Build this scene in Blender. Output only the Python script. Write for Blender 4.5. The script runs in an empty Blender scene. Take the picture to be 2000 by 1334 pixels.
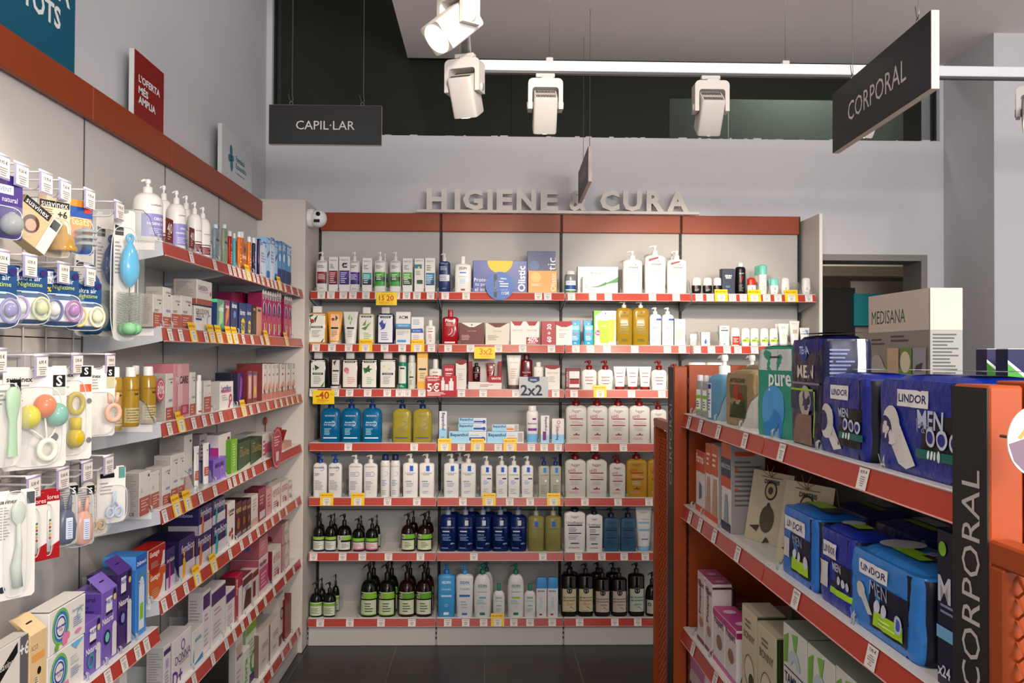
import bpy, math, random, re
from mathutils import Vector, Matrix, noise
C = bpy.context.scene.collection
sc = bpy.context.scene
random.seed(7)
# ---------------------------------------------------------------- camera
F, YAW, PIT, ROL, HC = 1787.0, .0257, .0144, .0050, 1.5172
def hexlin(h):
    h = h.lstrip('#')
    r = [int(h[i:i+2], 16)/255 for i in (0, 2, 4)]
    return [(c/12.92 if c <= .04045 else ((c+.055)/1.055)**2.4) for c in r]
cam = bpy.data.cameras.new('camera')
camo = bpy.data.objects.new('camera', cam); C.objects.link(camo)
cam.sensor_width = 36; cam.lens = F*36/2000; cam.clip_start = .05; cam.clip_end = 60
fw = Vector((math.sin(YAW)*math.cos(PIT), math.cos(YAW)*math.cos(PIT), math.sin(PIT)))
rt0 = Vector((math.cos(YAW), -math.sin(YAW), 0)); up0 = rt0.cross(fw)
# image-space roll: a world-right vector appears turned clockwise by ROL
rt = rt0*math.cos(ROL) + up0*math.sin(ROL); up = -rt0*math.sin(ROL) + up0*math.cos(ROL)
camo.matrix_world = Matrix(((rt.x, up.x, -fw.x, 0), (rt.y, up.y, -fw.y, 0), (rt.z, up.z, -fw.z, HC), (0, 0, 0, 1)))
sc.camera = camo
CAMP = Vector((0, 0, HC))
def ray(px, py):
    return fw + rt*((px-1000)/F) - up*((py-667)/F)
def hit(px, py, p0, n):
    d = ray(px, py); n = Vector(n)
    return CAMP + d*((Vector(p0)-CAMP).dot(n)/d.dot(n))
def proj(p):
    q = Vector(p)-CAMP
    return 1000+F*q.dot(rt)/q.dot(fw), 667-F*q.dot(up)/q.dot(fw)
# ---------------------------------------------------------------- light
sc.view_settings.view_transform = 'Standard'; sc.view_settings.look = 'None'
sc.view_settings.exposure = 0.38; sc.view_settings.gamma = 1; sc.view_settings.use_curve_mapping = False
w = bpy.data.worlds.new('world'); sc.world = w; w.use_nodes = True
w.node_tree.nodes['Background'].inputs[0].default_value = (1, .97, .95, 1)
w.node_tree.nodes['Background'].inputs[1].default_value = .55
sc.cycles.max_bounces = 7; sc.cycles.diffuse_bounces = 3; sc.cycles.glossy_bounces = 3
sc.cycles.transmission_bounces = 5; sc.cycles.transparent_max_bounces = 14
sc.cycles.caustics_reflective = False; sc.cycles.caustics_refractive = False
sc.cycles.use_denoising = True; sc.cycles.sample_clamp_indirect = 4
def spot(loc, tgt, power, ang=50, blend=.6, col=(1, .83, .66), size=.035):
    l = bpy.data.lights.new('spot_light', 'SPOT'); o = bpy.data.objects.new('spot_light', l); C.objects.link(o)
    l.energy = power; l.spot_size = math.radians(ang); l.spot_blend = blend; l.color = col; l.shadow_soft_size = size
    o.location = loc; o.rotation_euler = (Vector(tgt)-Vector(loc)).to_track_quat('-Z', 'Y').to_euler()
    return o
def area(loc, tgt, power, sx, sy, col=(1, .95, .88)):
    l = bpy.data.lights.new('ceiling_panel_light', 'AREA'); o = bpy.data.objects.new('ceiling_panel_light', l); C.objects.link(o)
    l.shape = 'RECTANGLE'; l.size = sx; l.size_y = sy; l.energy = power; l.color = col
    o.location = loc; o.rotation_euler = (Vector(tgt)-Vector(loc)).to_track_quat('-Z', 'Y').to_euler()
    return o
# unseen area lights added above and behind the camera to fill the room
area((.3, -1.2, 3.0), (.2, 3.2, .9), 26, 2.4, 1.2)
area((1.5, -1.3, 2.3), (1.3, 2.6, 3.6), 112, 1.8, .5, (1, .93, .9))   # unseen uplight added behind the viewer to brighten the ceiling
area((1.2, -2.15, 1.5), (.6, .2, 3.4), 60, 4.4, 2.6, (.93, .96, 1))   # unseen fill added behind the viewer, cool as daylight, tilted up at the ceiling
LIGHTS = [  # track spots: place, aim, power, cone
    ((.186, 3.118, 2.275), (.02, 5.0, 1.35), 20, 50), ((.745, 3.118, 2.275), (1.0, 4.85, 1.75), 56, 42),
    ((1.262, 3.12, 2.275), (1.5, 5.0, 1.5), 16, 55),
    ((-.142, 2.25, 2.285), (-1.12, 1.8, 1.45), 13, 75), ((-.06, 2.93, 2.29), (-.95, 4.1, 1.15), 34, 62),
    ((-.05, 1.2, 2.6), (-1.1, 2.6, .8), 24, 66), ((.0, .4, 2.6), (.75, 1.7, 1.2), 12, 66),
    ((.1, 1.6, 2.6), (.0, 4.8, 1.2), 24, 48), ((1.95, 2.3, 2.7), (.75, 2.2, 1.2), 18, 60),
    ((.1, .9, 2.6), (.9, 4.9, 2.0), 30, 42),
]
for lo, tg, pw, an in LIGHTS: spot(lo, tg, pw*1.95, an)
# ---------------------------------------------------------------- materials
_m = {}
def M(col, rough=.45, metal=0, tr=0, alpha=1, em=0, bump=0, key=''):
    k = (col, rough, metal, tr, alpha, em, bump, key)
    if k in _m: return _m[k]
    m = bpy.data.materials.new(('surface '+col.strip('#')+' '+key).strip()); m.use_nodes = True
    nt = m.node_tree; b = nt.nodes['Principled BSDF']
    c = [min(1, 1.03*v**1.22) if not em else v for v in hexlin(col)]+[1]
    b.inputs['Specular IOR Level'].default_value = .32
    b.inputs['Base Color'].default_value = c; b.inputs['Roughness'].default_value = rough
    b.inputs['Metallic'].default_value = metal; b.inputs['Transmission Weight'].default_value = tr
    b.inputs['Alpha'].default_value = alpha
    if tr: b.inputs['IOR'].default_value = 1.35
    if em:
        b.inputs['Emission Color'].default_value = c; b.inputs['Emission Strength'].default_value = em
    if bump:
        t = nt.nodes.new('ShaderNodeTexCoord'); n = nt.nodes.new('ShaderNodeTexNoise'); bu = nt.nodes.new('ShaderNodeBump')
        n.inputs['Scale'].default_value = 22 if key == 'film' else 90; n.inputs['Detail'].default_value = 4
        bu.inputs['Strength'].default_value = bump; bu.inputs['Distance'].default_value = .012 if key == 'film' else .002
        nt.links.new(t.outputs['Object'], n.inputs['Vector']); nt.links.new(n.outputs['Fac'], bu.inputs['Height'])
        nt.links.new(bu.outputs['Normal'], b.inputs['Normal'])
    _m[k] = m
    return m
CLEAR = M('#cfd6d8', .06, 0, 0, .1, key='clear plastic')
CLEARER = M('#cfd6d8', .05, 0, 0, .10, key='blister plastic')
WHITE = M('#dcdad6', .4, key='powder coat', bump=.05)
ORANGE = M('#9a4c26', .42, bump=.08, key='powder coat')
GONDOR = M('#a04f1f', .42, bump=.08, key='powder coat')
STRIP = M('#b24a3b', .3, key='paper strip')
BLACKM = M('#101012', .5)
WIREM = M('#8d8a86', .35, .9)
# ---------------------------------------------------------------- mesh builder
class MB:
    def __init__(s): s.v = []; s.f = []; s.mi = []; s.mats = []; s.sm = []
    def mat(s, m):
        if m not in s.mats: s.mats.append(m)
        return s.mats.index(m)
    def add(s, vs, fs, m, smooth=False):
        b = len(s.v); s.v += [tuple(v) for v in vs]; i = s.mat(m)
        for f in fs: s.f.append([b+k for k in f]); s.mi.append(i); s.sm.append(smooth)
    def box(s, x0, x1, y0, y1, z0, z1, m, c=0):
        if c <= 0:
            s.add([(x0,y0,z0),(x1,y0,z0),(x1,y1,z0),(x0,y1,z0),(x0,y0,z1),(x1,y0,z1),(x1,y1,z1),(x0,y1,z1)],
                  [(3,2,1,0),(4,5,6,7),(0,1,5,4),(1,2,6,5),(2,3,7,6),(3,0,4,7)], m); return
        c = min(c, (x1-x0)*.3, (y1-y0)*.3, (z1-z0)*.3)
        V = []; ix = {}
        for a, X in ((-1, x0), (1, x1)):
            for b_, Y in ((-1, y0), (1, y1)):
                for d, Z in ((-1, z0), (1, z1)):
                    ix[a,b_,d] = len(V)
                    V += [(X, Y-b_*c, Z-d*c), (X-a*c, Y, Z-d*c), (X-a*c, Y-b_*c, Z)]
        Fs = []
        def q(k, l):
            l = [ix[t]+k for t in l]; Fs.append(l)
        q(0, [(-1,-1,-1),(-1,-1,1),(-1,1,1),(-1,1,-1)]); q(0, [(1,-1,-1),(1,1,-1),(1,1,1),(1,-1,1)])
        q(1, [(-1,-1,-1),(1,-1,-1),(1,-1,1),(-1,-1,1)]); q(1, [(-1,1,-1),(-1,1,1),(1,1,1),(1,1,-1)])
        q(2, [(-1,-1,-1),(-1,1,-1),(1,1,-1),(1,-1,-1)]); q(2, [(-1,-1,1),(1,-1,1),(1,1,1),(-1,1,1)])
        for a in (-1, 1):
            for b_ in (-1, 1):
                Fs.append([ix[a,b_,-1], ix[a,b_,1], ix[a,b_,1]+1, ix[a,b_,-1]+1])
                Fs.append([ix[a,-1,b_], ix[a,1,b_], ix[a,1,b_]+2, ix[a,-1,b_]+2])
                Fs.append([ix[-1,a,b_]+1, ix[1,a,b_]+1, ix[1,a,b_]+2, ix[-1,a,b_]+2])
                for d in (-1, 1): k = ix[a,b_,d]; Fs.append([k, k+1, k+2])
        s.add(V, Fs, m)
    def loft(s, secs, m, seg=28, caps=True, smooth=True):
        """secs: (z, hw, hd, n, yc) super-ellipse rings"""
        V = []; n0 = len(secs)
        for z, hw, hd, n, yc in secs:
            for k in range(seg):
                a = 2*math.pi*(k+.5)/seg; ca, sa = math.cos(a), math.sin(a)
                V.append((hw*math.copysign(abs(ca)**(2/n), ca), yc+hd*math.copysign(abs(sa)**(2/n), sa), z))
        Fs = []
        for j in range(n0-1):
            for k in range(seg):
                k2 = (k+1) % seg; Fs.append((j*seg+k, j*seg+k2, (j+1)*seg+k2, (j+1)*seg+k))
        s.add(V, Fs, m, smooth)
        if caps:
            s.add(V[:seg], [tuple(range(seg))[::-1]], m); s.add(V[-seg:], [tuple(range(seg))], m)
    def tube(s, pts, r, m, seg=8, caps=True):
        V = []; n = len(pts); P = [Vector(p) for p in pts]
        u = None
        for i, p in enumerate(P):
            t = (P[min(i+1, n-1)]-P[max(i-1, 0)]).normalized()
            if u is None: u = t.orthogonal().normalized()
            else: u = (u-t*u.dot(t)).normalized()
            w_ = t.cross(u); rr = r[i] if isinstance(r, (list, tuple)) else r
            for k in range(seg):
                a = 2*math.pi*k/seg; V.append(p+u*(rr*math.cos(a))+w_*(rr*math.sin(a)))
        Fs = [(j*seg+k, j*seg+(k+1) % seg, (j+1)*seg+(k+1) % seg, (j+1)*seg+k) for j in range(n-1) for k in range(seg)]
        if caps: Fs += [tuple(range(seg))[::-1], tuple(range((n-1)*seg, n*seg))]
        s.add(V, Fs, m, True)
    def prism(s, pts, y0, y1, m, axis='y'):
        """polygon in (x,z) pushed along y (or in (y,z) along x)"""
        n = len(pts)
        f = (lambda a, b, t: (a, t, b)) if axis == 'y' else ((lambda a, b, t: (t, a, b)) if axis == 'x' else (lambda a, b, t: (a, b, t)))
        V = [f(a, b, y0) for a, b in pts]+[f(a, b, y1) for a, b in pts]
        s.add(V, [tuple(range(n)), tuple(range(n, 2*n))[::-1]]+[(i, (i+1) % n, n+(i+1) % n, n+i) for i in range(n)], m)
    def mesh(s, name):
        me = bpy.data.meshes.new(name); me.from_pydata(s.v, [], s.f)
        for m in s.mats: me.materials.append(m)
        me.polygons.foreach_set('material_index', s.mi); me.polygons.foreach_set('use_smooth', s.sm)
        me.update(); return me
def obj(name, mb, parent=None, label=None, mesh=None):
    o = bpy.data.objects.new(name, mesh or mb.mesh(name)); C.objects.link(o)
    if parent: o.parent = parent
    if label: o['label'] = label
    return o
def thing(name, label, cat, loc=(0,0,0), rz=0, group=None):
    o = bpy.data.objects.new(name, None); C.objects.link(o); o.location = loc; o.rotation_euler = (0, 0, rz)
    return tag(o, label, cat, group)
def tag(o, label, cat, group=None):
    o['label'] = label; o['category'] = cat
    if group: o['group'] = group
    return o
def struct(name, mb, parent=None):
    o = obj(name, mb, parent)
    if not parent: o['kind'] = 'structure'
    return o
# text outlines -----------------------------------------------------
_t = {}
def text2d(st, bold=0):
    if (st, bold) in _t: return _t[st, bold]
    cu = bpy.data.curves.new('lettering', 'FONT'); cu.body = st; cu.resolution_u = 2; cu.size = 1; cu.offset = bold
    ob = bpy.data.objects.new('lettering', cu); C.objects.link(ob)
    me = bpy.data.meshes.new_from_object(ob)
    vs = [(v.co.x, v.co.y) for v in me.vertices]; fs = [tuple(p.vertices) for p in me.polygons]
    bpy.data.objects.remove(ob); bpy.data.curves.remove(cu); bpy.data.meshes.remove(me)
    if vs:
        x0 = min(v[0] for v in vs); x1 = max(v[0] for v in vs); y0 = min(v[1] for v in vs); y1 = max(v[1] for v in vs)
        cx, cy = (x0+x1)/2, (y0+y1)/2
        vs = [(x-cx, y-cy) for x, y in vs]; r = (vs, fs, x1-x0, y1-y0)
    else: r = ([], [], 1, 1)
    _t[st, bold] = r
    return r
def flat_text(mb, st, fn, w, m, h=None, bold=.012, rot=0):
    """fn maps (a,b) metres in the face to 3d; w = wanted width of the line"""
    vs, fs, W, H = text2d(st, bold)
    sx = w/W; sy = sx if h is None else h/H
    c, s_ = math.cos(rot), math.sin(rot)
    mb.add([fn(x*sx*c-y*sy*s_, x*sx*s_+y*sy*c) for x, y in vs], fs, m)
def solid_text(mb, st, fn, w, depth, m, h=None, bold=.012):
    vs, fs, W, H = text2d(st, bold); sx = w/W; sy = sx if h is None else h/H
    n = len(vs)
    A = [fn(x*sx, y*sy, 0) for x, y in vs]; B = [fn(x*sx, y*sy, depth) for x, y in vs]
    ed = {}
    for f in fs:
        for i in range(len(f)):
            e = (f[i], f[(i+1) % len(f)]); 
            if (e[1], e[0]) in ed: del ed[e[1], e[0]]
            else: ed[e] = 1
    mb.add(A+B, list(fs)+[tuple(n+i for i in f)[::-1] for f in fs]+[(b, a, n+a, n+b) for a, b in ed], m)
# ---------------------------------------------------------------- the setting
def noisy(col, col2, scale, rough, bump, key, coords='Object'):
    m = bpy.data.materials.new('surface '+key); m.use_nodes = True; nt = m.node_tree; b = nt.nodes['Principled BSDF']
    t = nt.nodes.new('ShaderNodeTexCoord'); n = nt.nodes.new('ShaderNodeTexNoise'); r = nt.nodes.new('ShaderNodeValToRGB')
    n.inputs['Scale'].default_value = scale; n.inputs['Detail'].default_value = 6
    r.color_ramp.elements[0].color = hexlin(col)+[1]; r.color_ramp.elements[1].color = hexlin(col2)+[1]
    r.color_ramp.elements[0].position = .35; r.color_ramp.elements[1].position = .7
    nt.links.new(t.outputs[coords], n.inputs['Vector']); nt.links.new(n.outputs['Fac'], r.inputs['Fac'])
    nt.links.new(r.outputs['Color'], b.inputs['Base Color']); b.inputs['Roughness'].default_value = rough
    n2 = nt.nodes.new('ShaderNodeTexNoise'); n2.inputs['Scale'].default_value = 120; bu = nt.nodes.new('ShaderNodeBump')
    bu.inputs['Strength'].default_value = bump; bu.inputs['Distance'].default_value = .002
    nt.links.new(t.outputs[coords], n2.inputs['Vector']); nt.links.new(n2.outputs['Fac'], bu.inputs['Height']); nt.links.new(bu.outputs['Normal'], b.inputs['Normal'])
    return m
PLASTER = noisy('#c3c2c6', '#bdbcc1', 1.5, .75, .15, 'painted plaster')
CEILM = noisy('#e0d9d5', '#dad3cf', 1.2, .8, .15, 'ceiling plaster')
def floor_mat():
    m = bpy.data.materials.new('surface floor tile'); m.use_nodes = True; nt = m.node_tree; b = nt.nodes['Principled BSDF']
    t = nt.nodes.new('ShaderNodeTexCoord'); mp = nt.nodes.new('ShaderNodeMapping'); br = nt.nodes.new('ShaderNodeTexBrick')
    mp.inputs['Location'].default_value = (.01, .31, 0)
    br.offset = 0; br.inputs['Scale'].default_value = 1; br.inputs['Brick Width'].default_value = .458; br.inputs['Row Height'].default_value = .916
    br.inputs['Mortar Size'].default_value = .0018; br.inputs['Mortar Smooth'].default_value = .1
    br.inputs['Color1'].default_value = hexlin('#35322f')+[1]; br.inputs['Color2'].default_value = hexlin('#302e2c')+[1]; br.inputs['Mortar'].default_value = hexlin('#6d6863')+[1]
    n = nt.nodes.new('ShaderNodeTexNoise'); n.inputs['Scale'].default_value = 6; n.inputs['Detail'].default_value = 8
    mx = nt.nodes.new('ShaderNodeMix'); mx.data_type = 'RGBA'; mx.blend_type = 'MULTIPLY'; mx.inputs[0].default_value = .35
    nt.links.new(t.outputs['Object'], mp.inputs[0]); nt.links.new(mp.outputs[0], br.inputs['Vector']); nt.links.new(t.outputs['Object'], n.inputs['Vector'])
    nt.links.new(br.outputs['Color'], mx.inputs[6]); nt.links.new(n.outputs['Fac'], mx.inputs[7]); nt.links.new(mx.outputs[2], b.inputs['Base Color'])
    b.inputs['Roughness'].default_value = .38
    return m
XL, YB, ZC = -1.2436, 5.107, 3.1743
mb = MB(); mb.box(XL-.1, 4.0, -2.2, 9, -.1, 0, floor_mat()); struct('floor', mb)
mb = MB(); mb.box(XL-.15, XL, -2.2, YB, 0, 4.2, PLASTER); struct('wall_left', mb)
WX0, WX1, WZ = XL+.03, 2.552, 2.7387
DX0, DX1, DZ = 1.2, 2.478, 2.093
mb = MB()
mb.box(XL, DX0, YB, YB+.22, 0, WZ, PLASTER); mb.box(DX0, DX1, YB, YB+.22, DZ, WZ, PLASTER)
mb.box(DX1, 2.70, YB, YB+.22, 0, WZ, PLASTER); mb.box(WX1, 2.70, YB, YB+.22, WZ, 4.2, PLASTER)
mb.box(XL, WX0, YB, YB+.22, WZ, 4.2, PLASTER)
# ragged plaster edge along the window sill
for k in range(60):
    x = WX0+.02+k*.0625+random.uniform(-.02, .02)
    if random.random() < .5: mb.box(x, x+random.uniform(.01, .05), YB-.0015, YB+.03, WZ-.002, WZ+random.uniform(.001, .006), PLASTER)
struct('wall_back', mb)
mb = MB(); mb.box(2.5735, 4.0, 4.589, 5.35, 0, 4.2, PLASTER); struct('wall_right', mb)
mb = MB(); mb.box(-.46, 4.0, -2.2, YB, ZC, ZC+.25, CEILM); struct('ceiling', mb)
mb = MB(); mb.box(XL-.15, -.46, -2.2, YB+.3, 4.2, 4.3, CEILM); struct('ceiling_left', mb)
# internal window: dark glass over a dim mezzanine
win = thing('window_1', 'dark glazed band above the back wall', 'window'); del win['category']; del win['label']; win['kind'] = 'structure'
GLASS = M('#3a3d36', .03, 0, .0, .62, key='dark tinted glass')
for a, b_ in ((WX0+.004, .12), (.124, 1.36), (1.364, WX1-.004)):
    mb = MB(); mb.box(a, b_, YB+.06, YB+.066, WZ+.01, 4.2, GLASS); struct('pane', mb, win)
mb = MB(); DK = M('#161613', .6)
mb.box(WX0, WX1, YB+.04, YB+.09, WZ, WZ+.012, DK); mb.box(WX0, WX0+.012, YB+.04, YB+.09, WZ, 4.2, DK); mb.box(WX1-.012, WX1, YB+.04, YB+.09, WZ, 4.2, DK)
struct('window_frame', mb, win)
mb = MB(); DG = M('#4a4b3e', .8, key='mezzanine wall')
mb.box(XL, 4, 7.2, 7.3, 2.6, 4.2, DG); mb.box(XL, 4, YB+.22, 7.2, 2.5, 2.6, DG); mb.box(XL, 4, YB+.1, 7.2, 4.2, 4.25, DG)
mb.box(XL-.1, XL, YB+.1, 7.2, 2.5, 4.2, DG); mb.box(4, 4.1, YB+.1, 7.2, 2.5, 4.2, DG)
struct('wall_mezzanine', mb)
mb = MB(); mb.box(1.15, 2.66, 5.8, 5.86, 2.6, 3.16, M('#8d978c', .7, key='partition')); struct('wall_partition', mb)  # panel added behind the glass to stand in for its pale reflection
area((2.0, 5.5, 3.6), (1.9, 5.8, 2.9), 26.0, .5, .1, (.95, 1, .95))  # unseen lamp added to brighten the panel behind the glass
# doorway and the store room behind
dr = thing('door_1', 'x', 'x'); del dr['category']; del dr['label']; dr['kind'] = 'structure'
mb = MB(); FR = M('#8f8c88', .45, key='door lining')
mb.box(DX1-.035, DX1, YB-.004, YB+.226, 0, DZ, FR); mb.box(DX0, DX1-.036, YB-.004, YB+.226, DZ-.035, DZ, FR)
struct('door_frame', mb, dr)
SR = M('#8d867c', .7, key='store room paint'); SR2 = M('#6f6a62', .7, key='store room ceiling')
mb = MB(); mb.box(.9, 4, 9, 9.1, 0, 2.5, SR); mb.box(.8, .9, YB+.22, 9, 0, 2.5, SR); mb.box(4, 4.1, YB+.22, 9, 0, 2.5, SR)
struct('wall_store_room', mb)
mb = MB(); mb.box(.9, 4, YB+.22, 9, 2.42, 2.5, SR2)
for y in (5.9, 6.9, 7.9): mb.box(.9, 4, y, y+.16, 2.22, 2.42, SR)
struct('ceiling_store_room', mb)
area((2.9, 6.6, 2.2), (2.9, 6.7, 0), 22, .6, .2, (1, .9, .75))
area((2.6, 6.4, 1.7), (2.5, 6.4, 2.5), 22, .6, .3, (1, .93, .82))  # unseen upward light added to lift the store-room ceiling
# cable ducts under the store-room ceiling
for i, (y, xe) in enumerate(((5.45, 1.98), (6.1, 1.86))):
    mb = MB(); mb.box(1.2, xe, y, y+.06, 2.10 if i == 0 else 2.12, 2.16 if i == 0 else 2.17, M('#b9b5ae', .5), .004)
    tag(obj('cable_duct', mb), ['pale metal duct nearer the doorway, under the store-room ceiling', 'shorter pale metal duct deeper in the store room'][i], 'duct')
# store cabinet with open niche
cb = thing('store_cabinet', 'beige open cabinet standing inside the doorway', 'cabinet', (1.72, 6.6, 0))
mb = MB(); BE = M('#b5ab9b', .6)
mb.box(-.6, .42, 0, .02+.5, 0, .9, BE); mb.box(-.6, .42, .5, .52, .9, 1.9, BE); mb.box(.38, .42, 0, .5, .9, 1.78, BE); mb.box(-.6, .42, 0, .5, 1.74, 1.78, BE)
obj('carcass', mb, cb)
mb = MB(); mb.box(-.6, .38, .02, .5, 1.30, 1.32, BE); obj('shelf_board', mb, cb)
for k in range(3):
    t = thing('carton', ['dark red carton at the bottom of the pile in the store cabinet', 'dark red carton in the middle of the pile in the store cabinet', 'dark red carton on top of the pile in the store cabinet'][k], 'carton', (1.62+.02*k, 6.66, 1.32+.063*k), .06*k, 'cartons in the store cabinet')
    mb = MB(); mb.box(-.2, .2, 0, .2, 0, .062, M('#5e2a2c', .5), .002); obj('carton_body', mb, t)
    mb = MB(); mb.box(-.12, .1, -.001, .0, .012, .05, M('#b9b3ab', .5)); obj('address_label', mb, t)
# wall frame with teal header in the store room
hd = thing('store_header', 'teal header board with white letters in the store room', 'header board', (2.62, 5.95, 0))
mb = MB(); mb.box(-.22, .9, 0, .04, 1.72, 1.93, M('#1f8f98', .45)); obj('header_board', mb, hd)
mb = MB(); flat_text(mb, 'HORARI', lambda a, b: (.33+a, -.002, 1.80+b), .5, M('#e6e6e4', .5)); obj('lettering', mb, hd)
mb = MB(); mb.box(-.42, -.2, .03, .09, 1.0, 1.97, M('#26241f', .6)); obj('upright', mb, hd)
mb = MB(); mb.box(-.20, .9, .10, .12, .6, 2.02, M('#a79f95', .6)); obj('backboard', mb, hd)
# ---------------------------------------------------------------- shelving units
PI = math.pi
UNIT = {'back': Matrix.Translation((-.9302, 4.7906, 0)),
        'left': Matrix.Translation((-.953, 0, 0)) @ Matrix.Rotation(PI/2, 4, 'Z'),
        'right': Matrix.Translation((.632, 2.0, 0)) @ Matrix.Rotation(-PI/2+.0095, 4, 'Z')}
ROTZ = {'back': 0, 'left': PI/2, 'right': -PI/2+.0095}
ZS = {'back': [1.843, 1.569, 1.335, 1.054, .770, .485, .144], 'left': [1.842, 1.592, 1.313, 1.061, .80, .482, .14],
      'right': [1.3332, 1.0462, .6604, .30], 'lefta': [.728]}
DEP = {'back': .262, 'left': .222, 'right': .33}
RN = ['top', 'second', 'third', 'fourth', 'fifth', 'sixth', 'lowest']
def place(o, u, x, y, z, rz=0):
    p = UNIT[u] @ Vector((x, y, z)); o.location = p; o.rotation_euler = (0, 0, ROTZ[u]+rz)
SHELFM = M('#d6d5d3', .35, key='shelf steel'); BRK = M('#b9bbc0', .35, key='bracket steel')
def shelf(u, x0, x1, z, label, group, ends=(1, 1)):
    t = thing('shelf', label, 'shelf', group=group); place(t, u, (x0+x1)/2, 0, z); w = (x1-x0)/2-.004; d = DEP[u]
    mb = MB(); mb.box(-w, w, .003, d, -.003, 0, SHELFM); mb.box(-w, w, .003, .008, -.034, -.003, SHELFM); mb.box(-w+.01, w-.01, .01, d, -.03, -.027, SHELFM)
    obj('tray', mb, t)
    for s_ in (-1, 1):
        mb = MB(); a, b = (-w-.0015, -w+.002) if s_ < 0 else (w-.002, w+.0015)
        mb.prism([(-.002, -.002), (d, -.002), (d, -.082), (d-.02, -.082), (.02, -.046), (-.006, -.040)], a, b, BRK, 'x')
        c = -w-.003 if s_ < 0 else w+.0015
        mb.box(c, c+.0015, .02, d-.01, -.026, -.004, WHITE, .001)
        obj('bracket', mb, t)
    mb = MB()
    # slanted red paper strip in its clear rail
    P = [(-.003, -.001), (-.012, -.039), (-.009, -.040), (0, -.002)]
    mb.prism(P, -w, w, STRIP, 'x')
    mb.prism([(-.004, .001), (-.006, .0), (-.003, -.003), (-.001, -.002)], -w, w, M('#d9d3cf', .2), 'x')
    mb.prism([(-.0128, -.0385), (-.0135, -.041), (-.009, -.0425), (-.009, -.040)], -w, w, M('#d8a49c', .25), 'x')
    mb.box(-w, w, -.002, .016, -.001, .0015, M('#e8e6e4', .2))
    obj('price_rail', mb, t)
    return t
BW = .665
# back unit
U = 'back'
for b in range(4):
    t = thing('shelving_bay', ['first bay from the left of the back wall shelving', 'second bay from the left of the back wall shelving', 'third bay of the back wall shelving, behind the pump bottles', 'rightmost bay of the back wall shelving, beside the white end panel'][b], 'shelving', group='bays of the back wall shelving')
    place(t, U, BW*b, 0, 0)
    mb = MB(); PN = M('#b7b5b2', .5, key='panel', bump=.05)
    for z0, z1 in ((.12, .66), (.664, 1.24), (1.244, 1.80), (1.804, 2.20)): mb.box(.008, BW-.008, .268, .288, z0, z1, PN)
    obj('back_panel', mb, t)
    mb = MB(); mb.box(-.006, .006, .262, .30, .10, 2.295, BLACKM)
    for k in range(60): mb.box(-.0035, .0035, .2612, .2625, .16+k*.034, .16+k*.034+.018, M('#3a3a3c', .5))
    obj('upright', mb, t)
    mb = MB(); mb.box(.005, BW-.005, .245, .262, 2.193, 2.293, ORANGE, .003); mb.box(.01, BW-.01, .262, .285, 2.2, 2.286, ORANGE); obj('header_panel', mb, t)
    mb = MB(); mb.box(.004, BW-.004, .004, .27, 0, .096, M('#c4c2bf', .4), .003); mb.box(-.004, .004, .02, .27, 0, .1, BRK)
    for zz in (.03, .055, .08): mb.box(-.003, .003, .0185, .02, zz, zz+.012, BLACKM)
    obj('plinth', mb, t)
t = thing('shelving_upright', 'black slotted upright beside the white end panel', 'upright'); place(t, U, BW*4, 0, 0)
mb = MB(); mb.box(-.006, .006, .262, .30, 0, 2.295, BLACKM)
for k in range(60): mb.box(-.0035, .0035, .2612, .2625, .16+k*.034, .16+k*.034+.018, M('#3a3a3c', .5))
obj('post', mb, t)
for r, z in enumerate(ZS['back']):
    for b in range(4):
        shelf(U, BW*b, BW*(b+1), z, f'white steel shelf, {RN[r]} one in the {["first", "second", "third", "rightmost"][b]} bay of the back wall', 'shelves of the back wall unit')
t = thing('end_panel', 'white full-height end panel right of the back shelving', 'end panel'); place(t, U, BW*4+.014, 0, 0)
mb = MB(); mb.box(0, .018, -.01, .30, 0, 2.272, WHITE, .002); obj('board', mb, t)
# pilaster
mb = MB(); mb.box(XL+.002, -.9302-.006, 4.677, YB-.002, 0, 2.305, M('#cbc5bf', .6, bump=.05, key='casing'), .004)
tag(obj('corner_casing', mb), 'cream boxed corner casing between the left and back shelving', 'casing')
# left unit
U = 'left'
LY = [4.677-BW*k for k in range(7)]
LB = ['nearest', 'hook display', 'first shelved', 'middle', 'farthest']
for k in range(5):
    y1, y0 = LY[k], LY[k+1]; nm = ['farthest bay of the left shelving, beside the corner casing', 'middle shelved bay of the left wall shelving', 'nearest shelved bay of the left wall, beyond the hooks', 'left wall bay carrying the blister pack hooks', 'left wall bay closest to the viewer, at the frame edge'][k]
    t = thing('shelving_bay', nm, 'shelving', group='bays of the left wall shelving'); place(t, U, y0, 0, 0)
    mb = MB(); PN = M('#c9c6c2', .5, key='panel light', bump=.05)
    for z0, z1 in ((.1, .66), (.663, 1.24), (1.243, 1.555), (1.558, 2.2)): mb.box(.003, BW-.003, .226, .24, z0, z1, PN)
    obj('back_panel', mb, t)
    mb = MB(); mb.box(-.003, .003, .224, .25, .05, 2.25, M('#77767a', .4, .5)); obj('upright', mb, t)
    mb = MB(); mb.box(.001, BW-.001, .200, .218, 2.1935, 2.2928, ORANGE, .003); mb.box(.004, BW-.004, .218, .285, 2.20, 2.286, ORANGE)
    obj('header_panel', mb, t)
    mb = MB(); mb.box(.002, BW-.002, .004, .23, 0, .096, M('#c4c2bf', .4), .003); obj('plinth', mb, t)
    rows = range(7) if k < 3 else ()
    for r in rows:
        shelf(U, y0, y1, ZS['left'][r], f'white steel shelf, {RN[r]} one in the {["farthest", "middle", "nearest"][k]} shelved bay of the left wall', 'shelves of the left wall unit')
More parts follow.
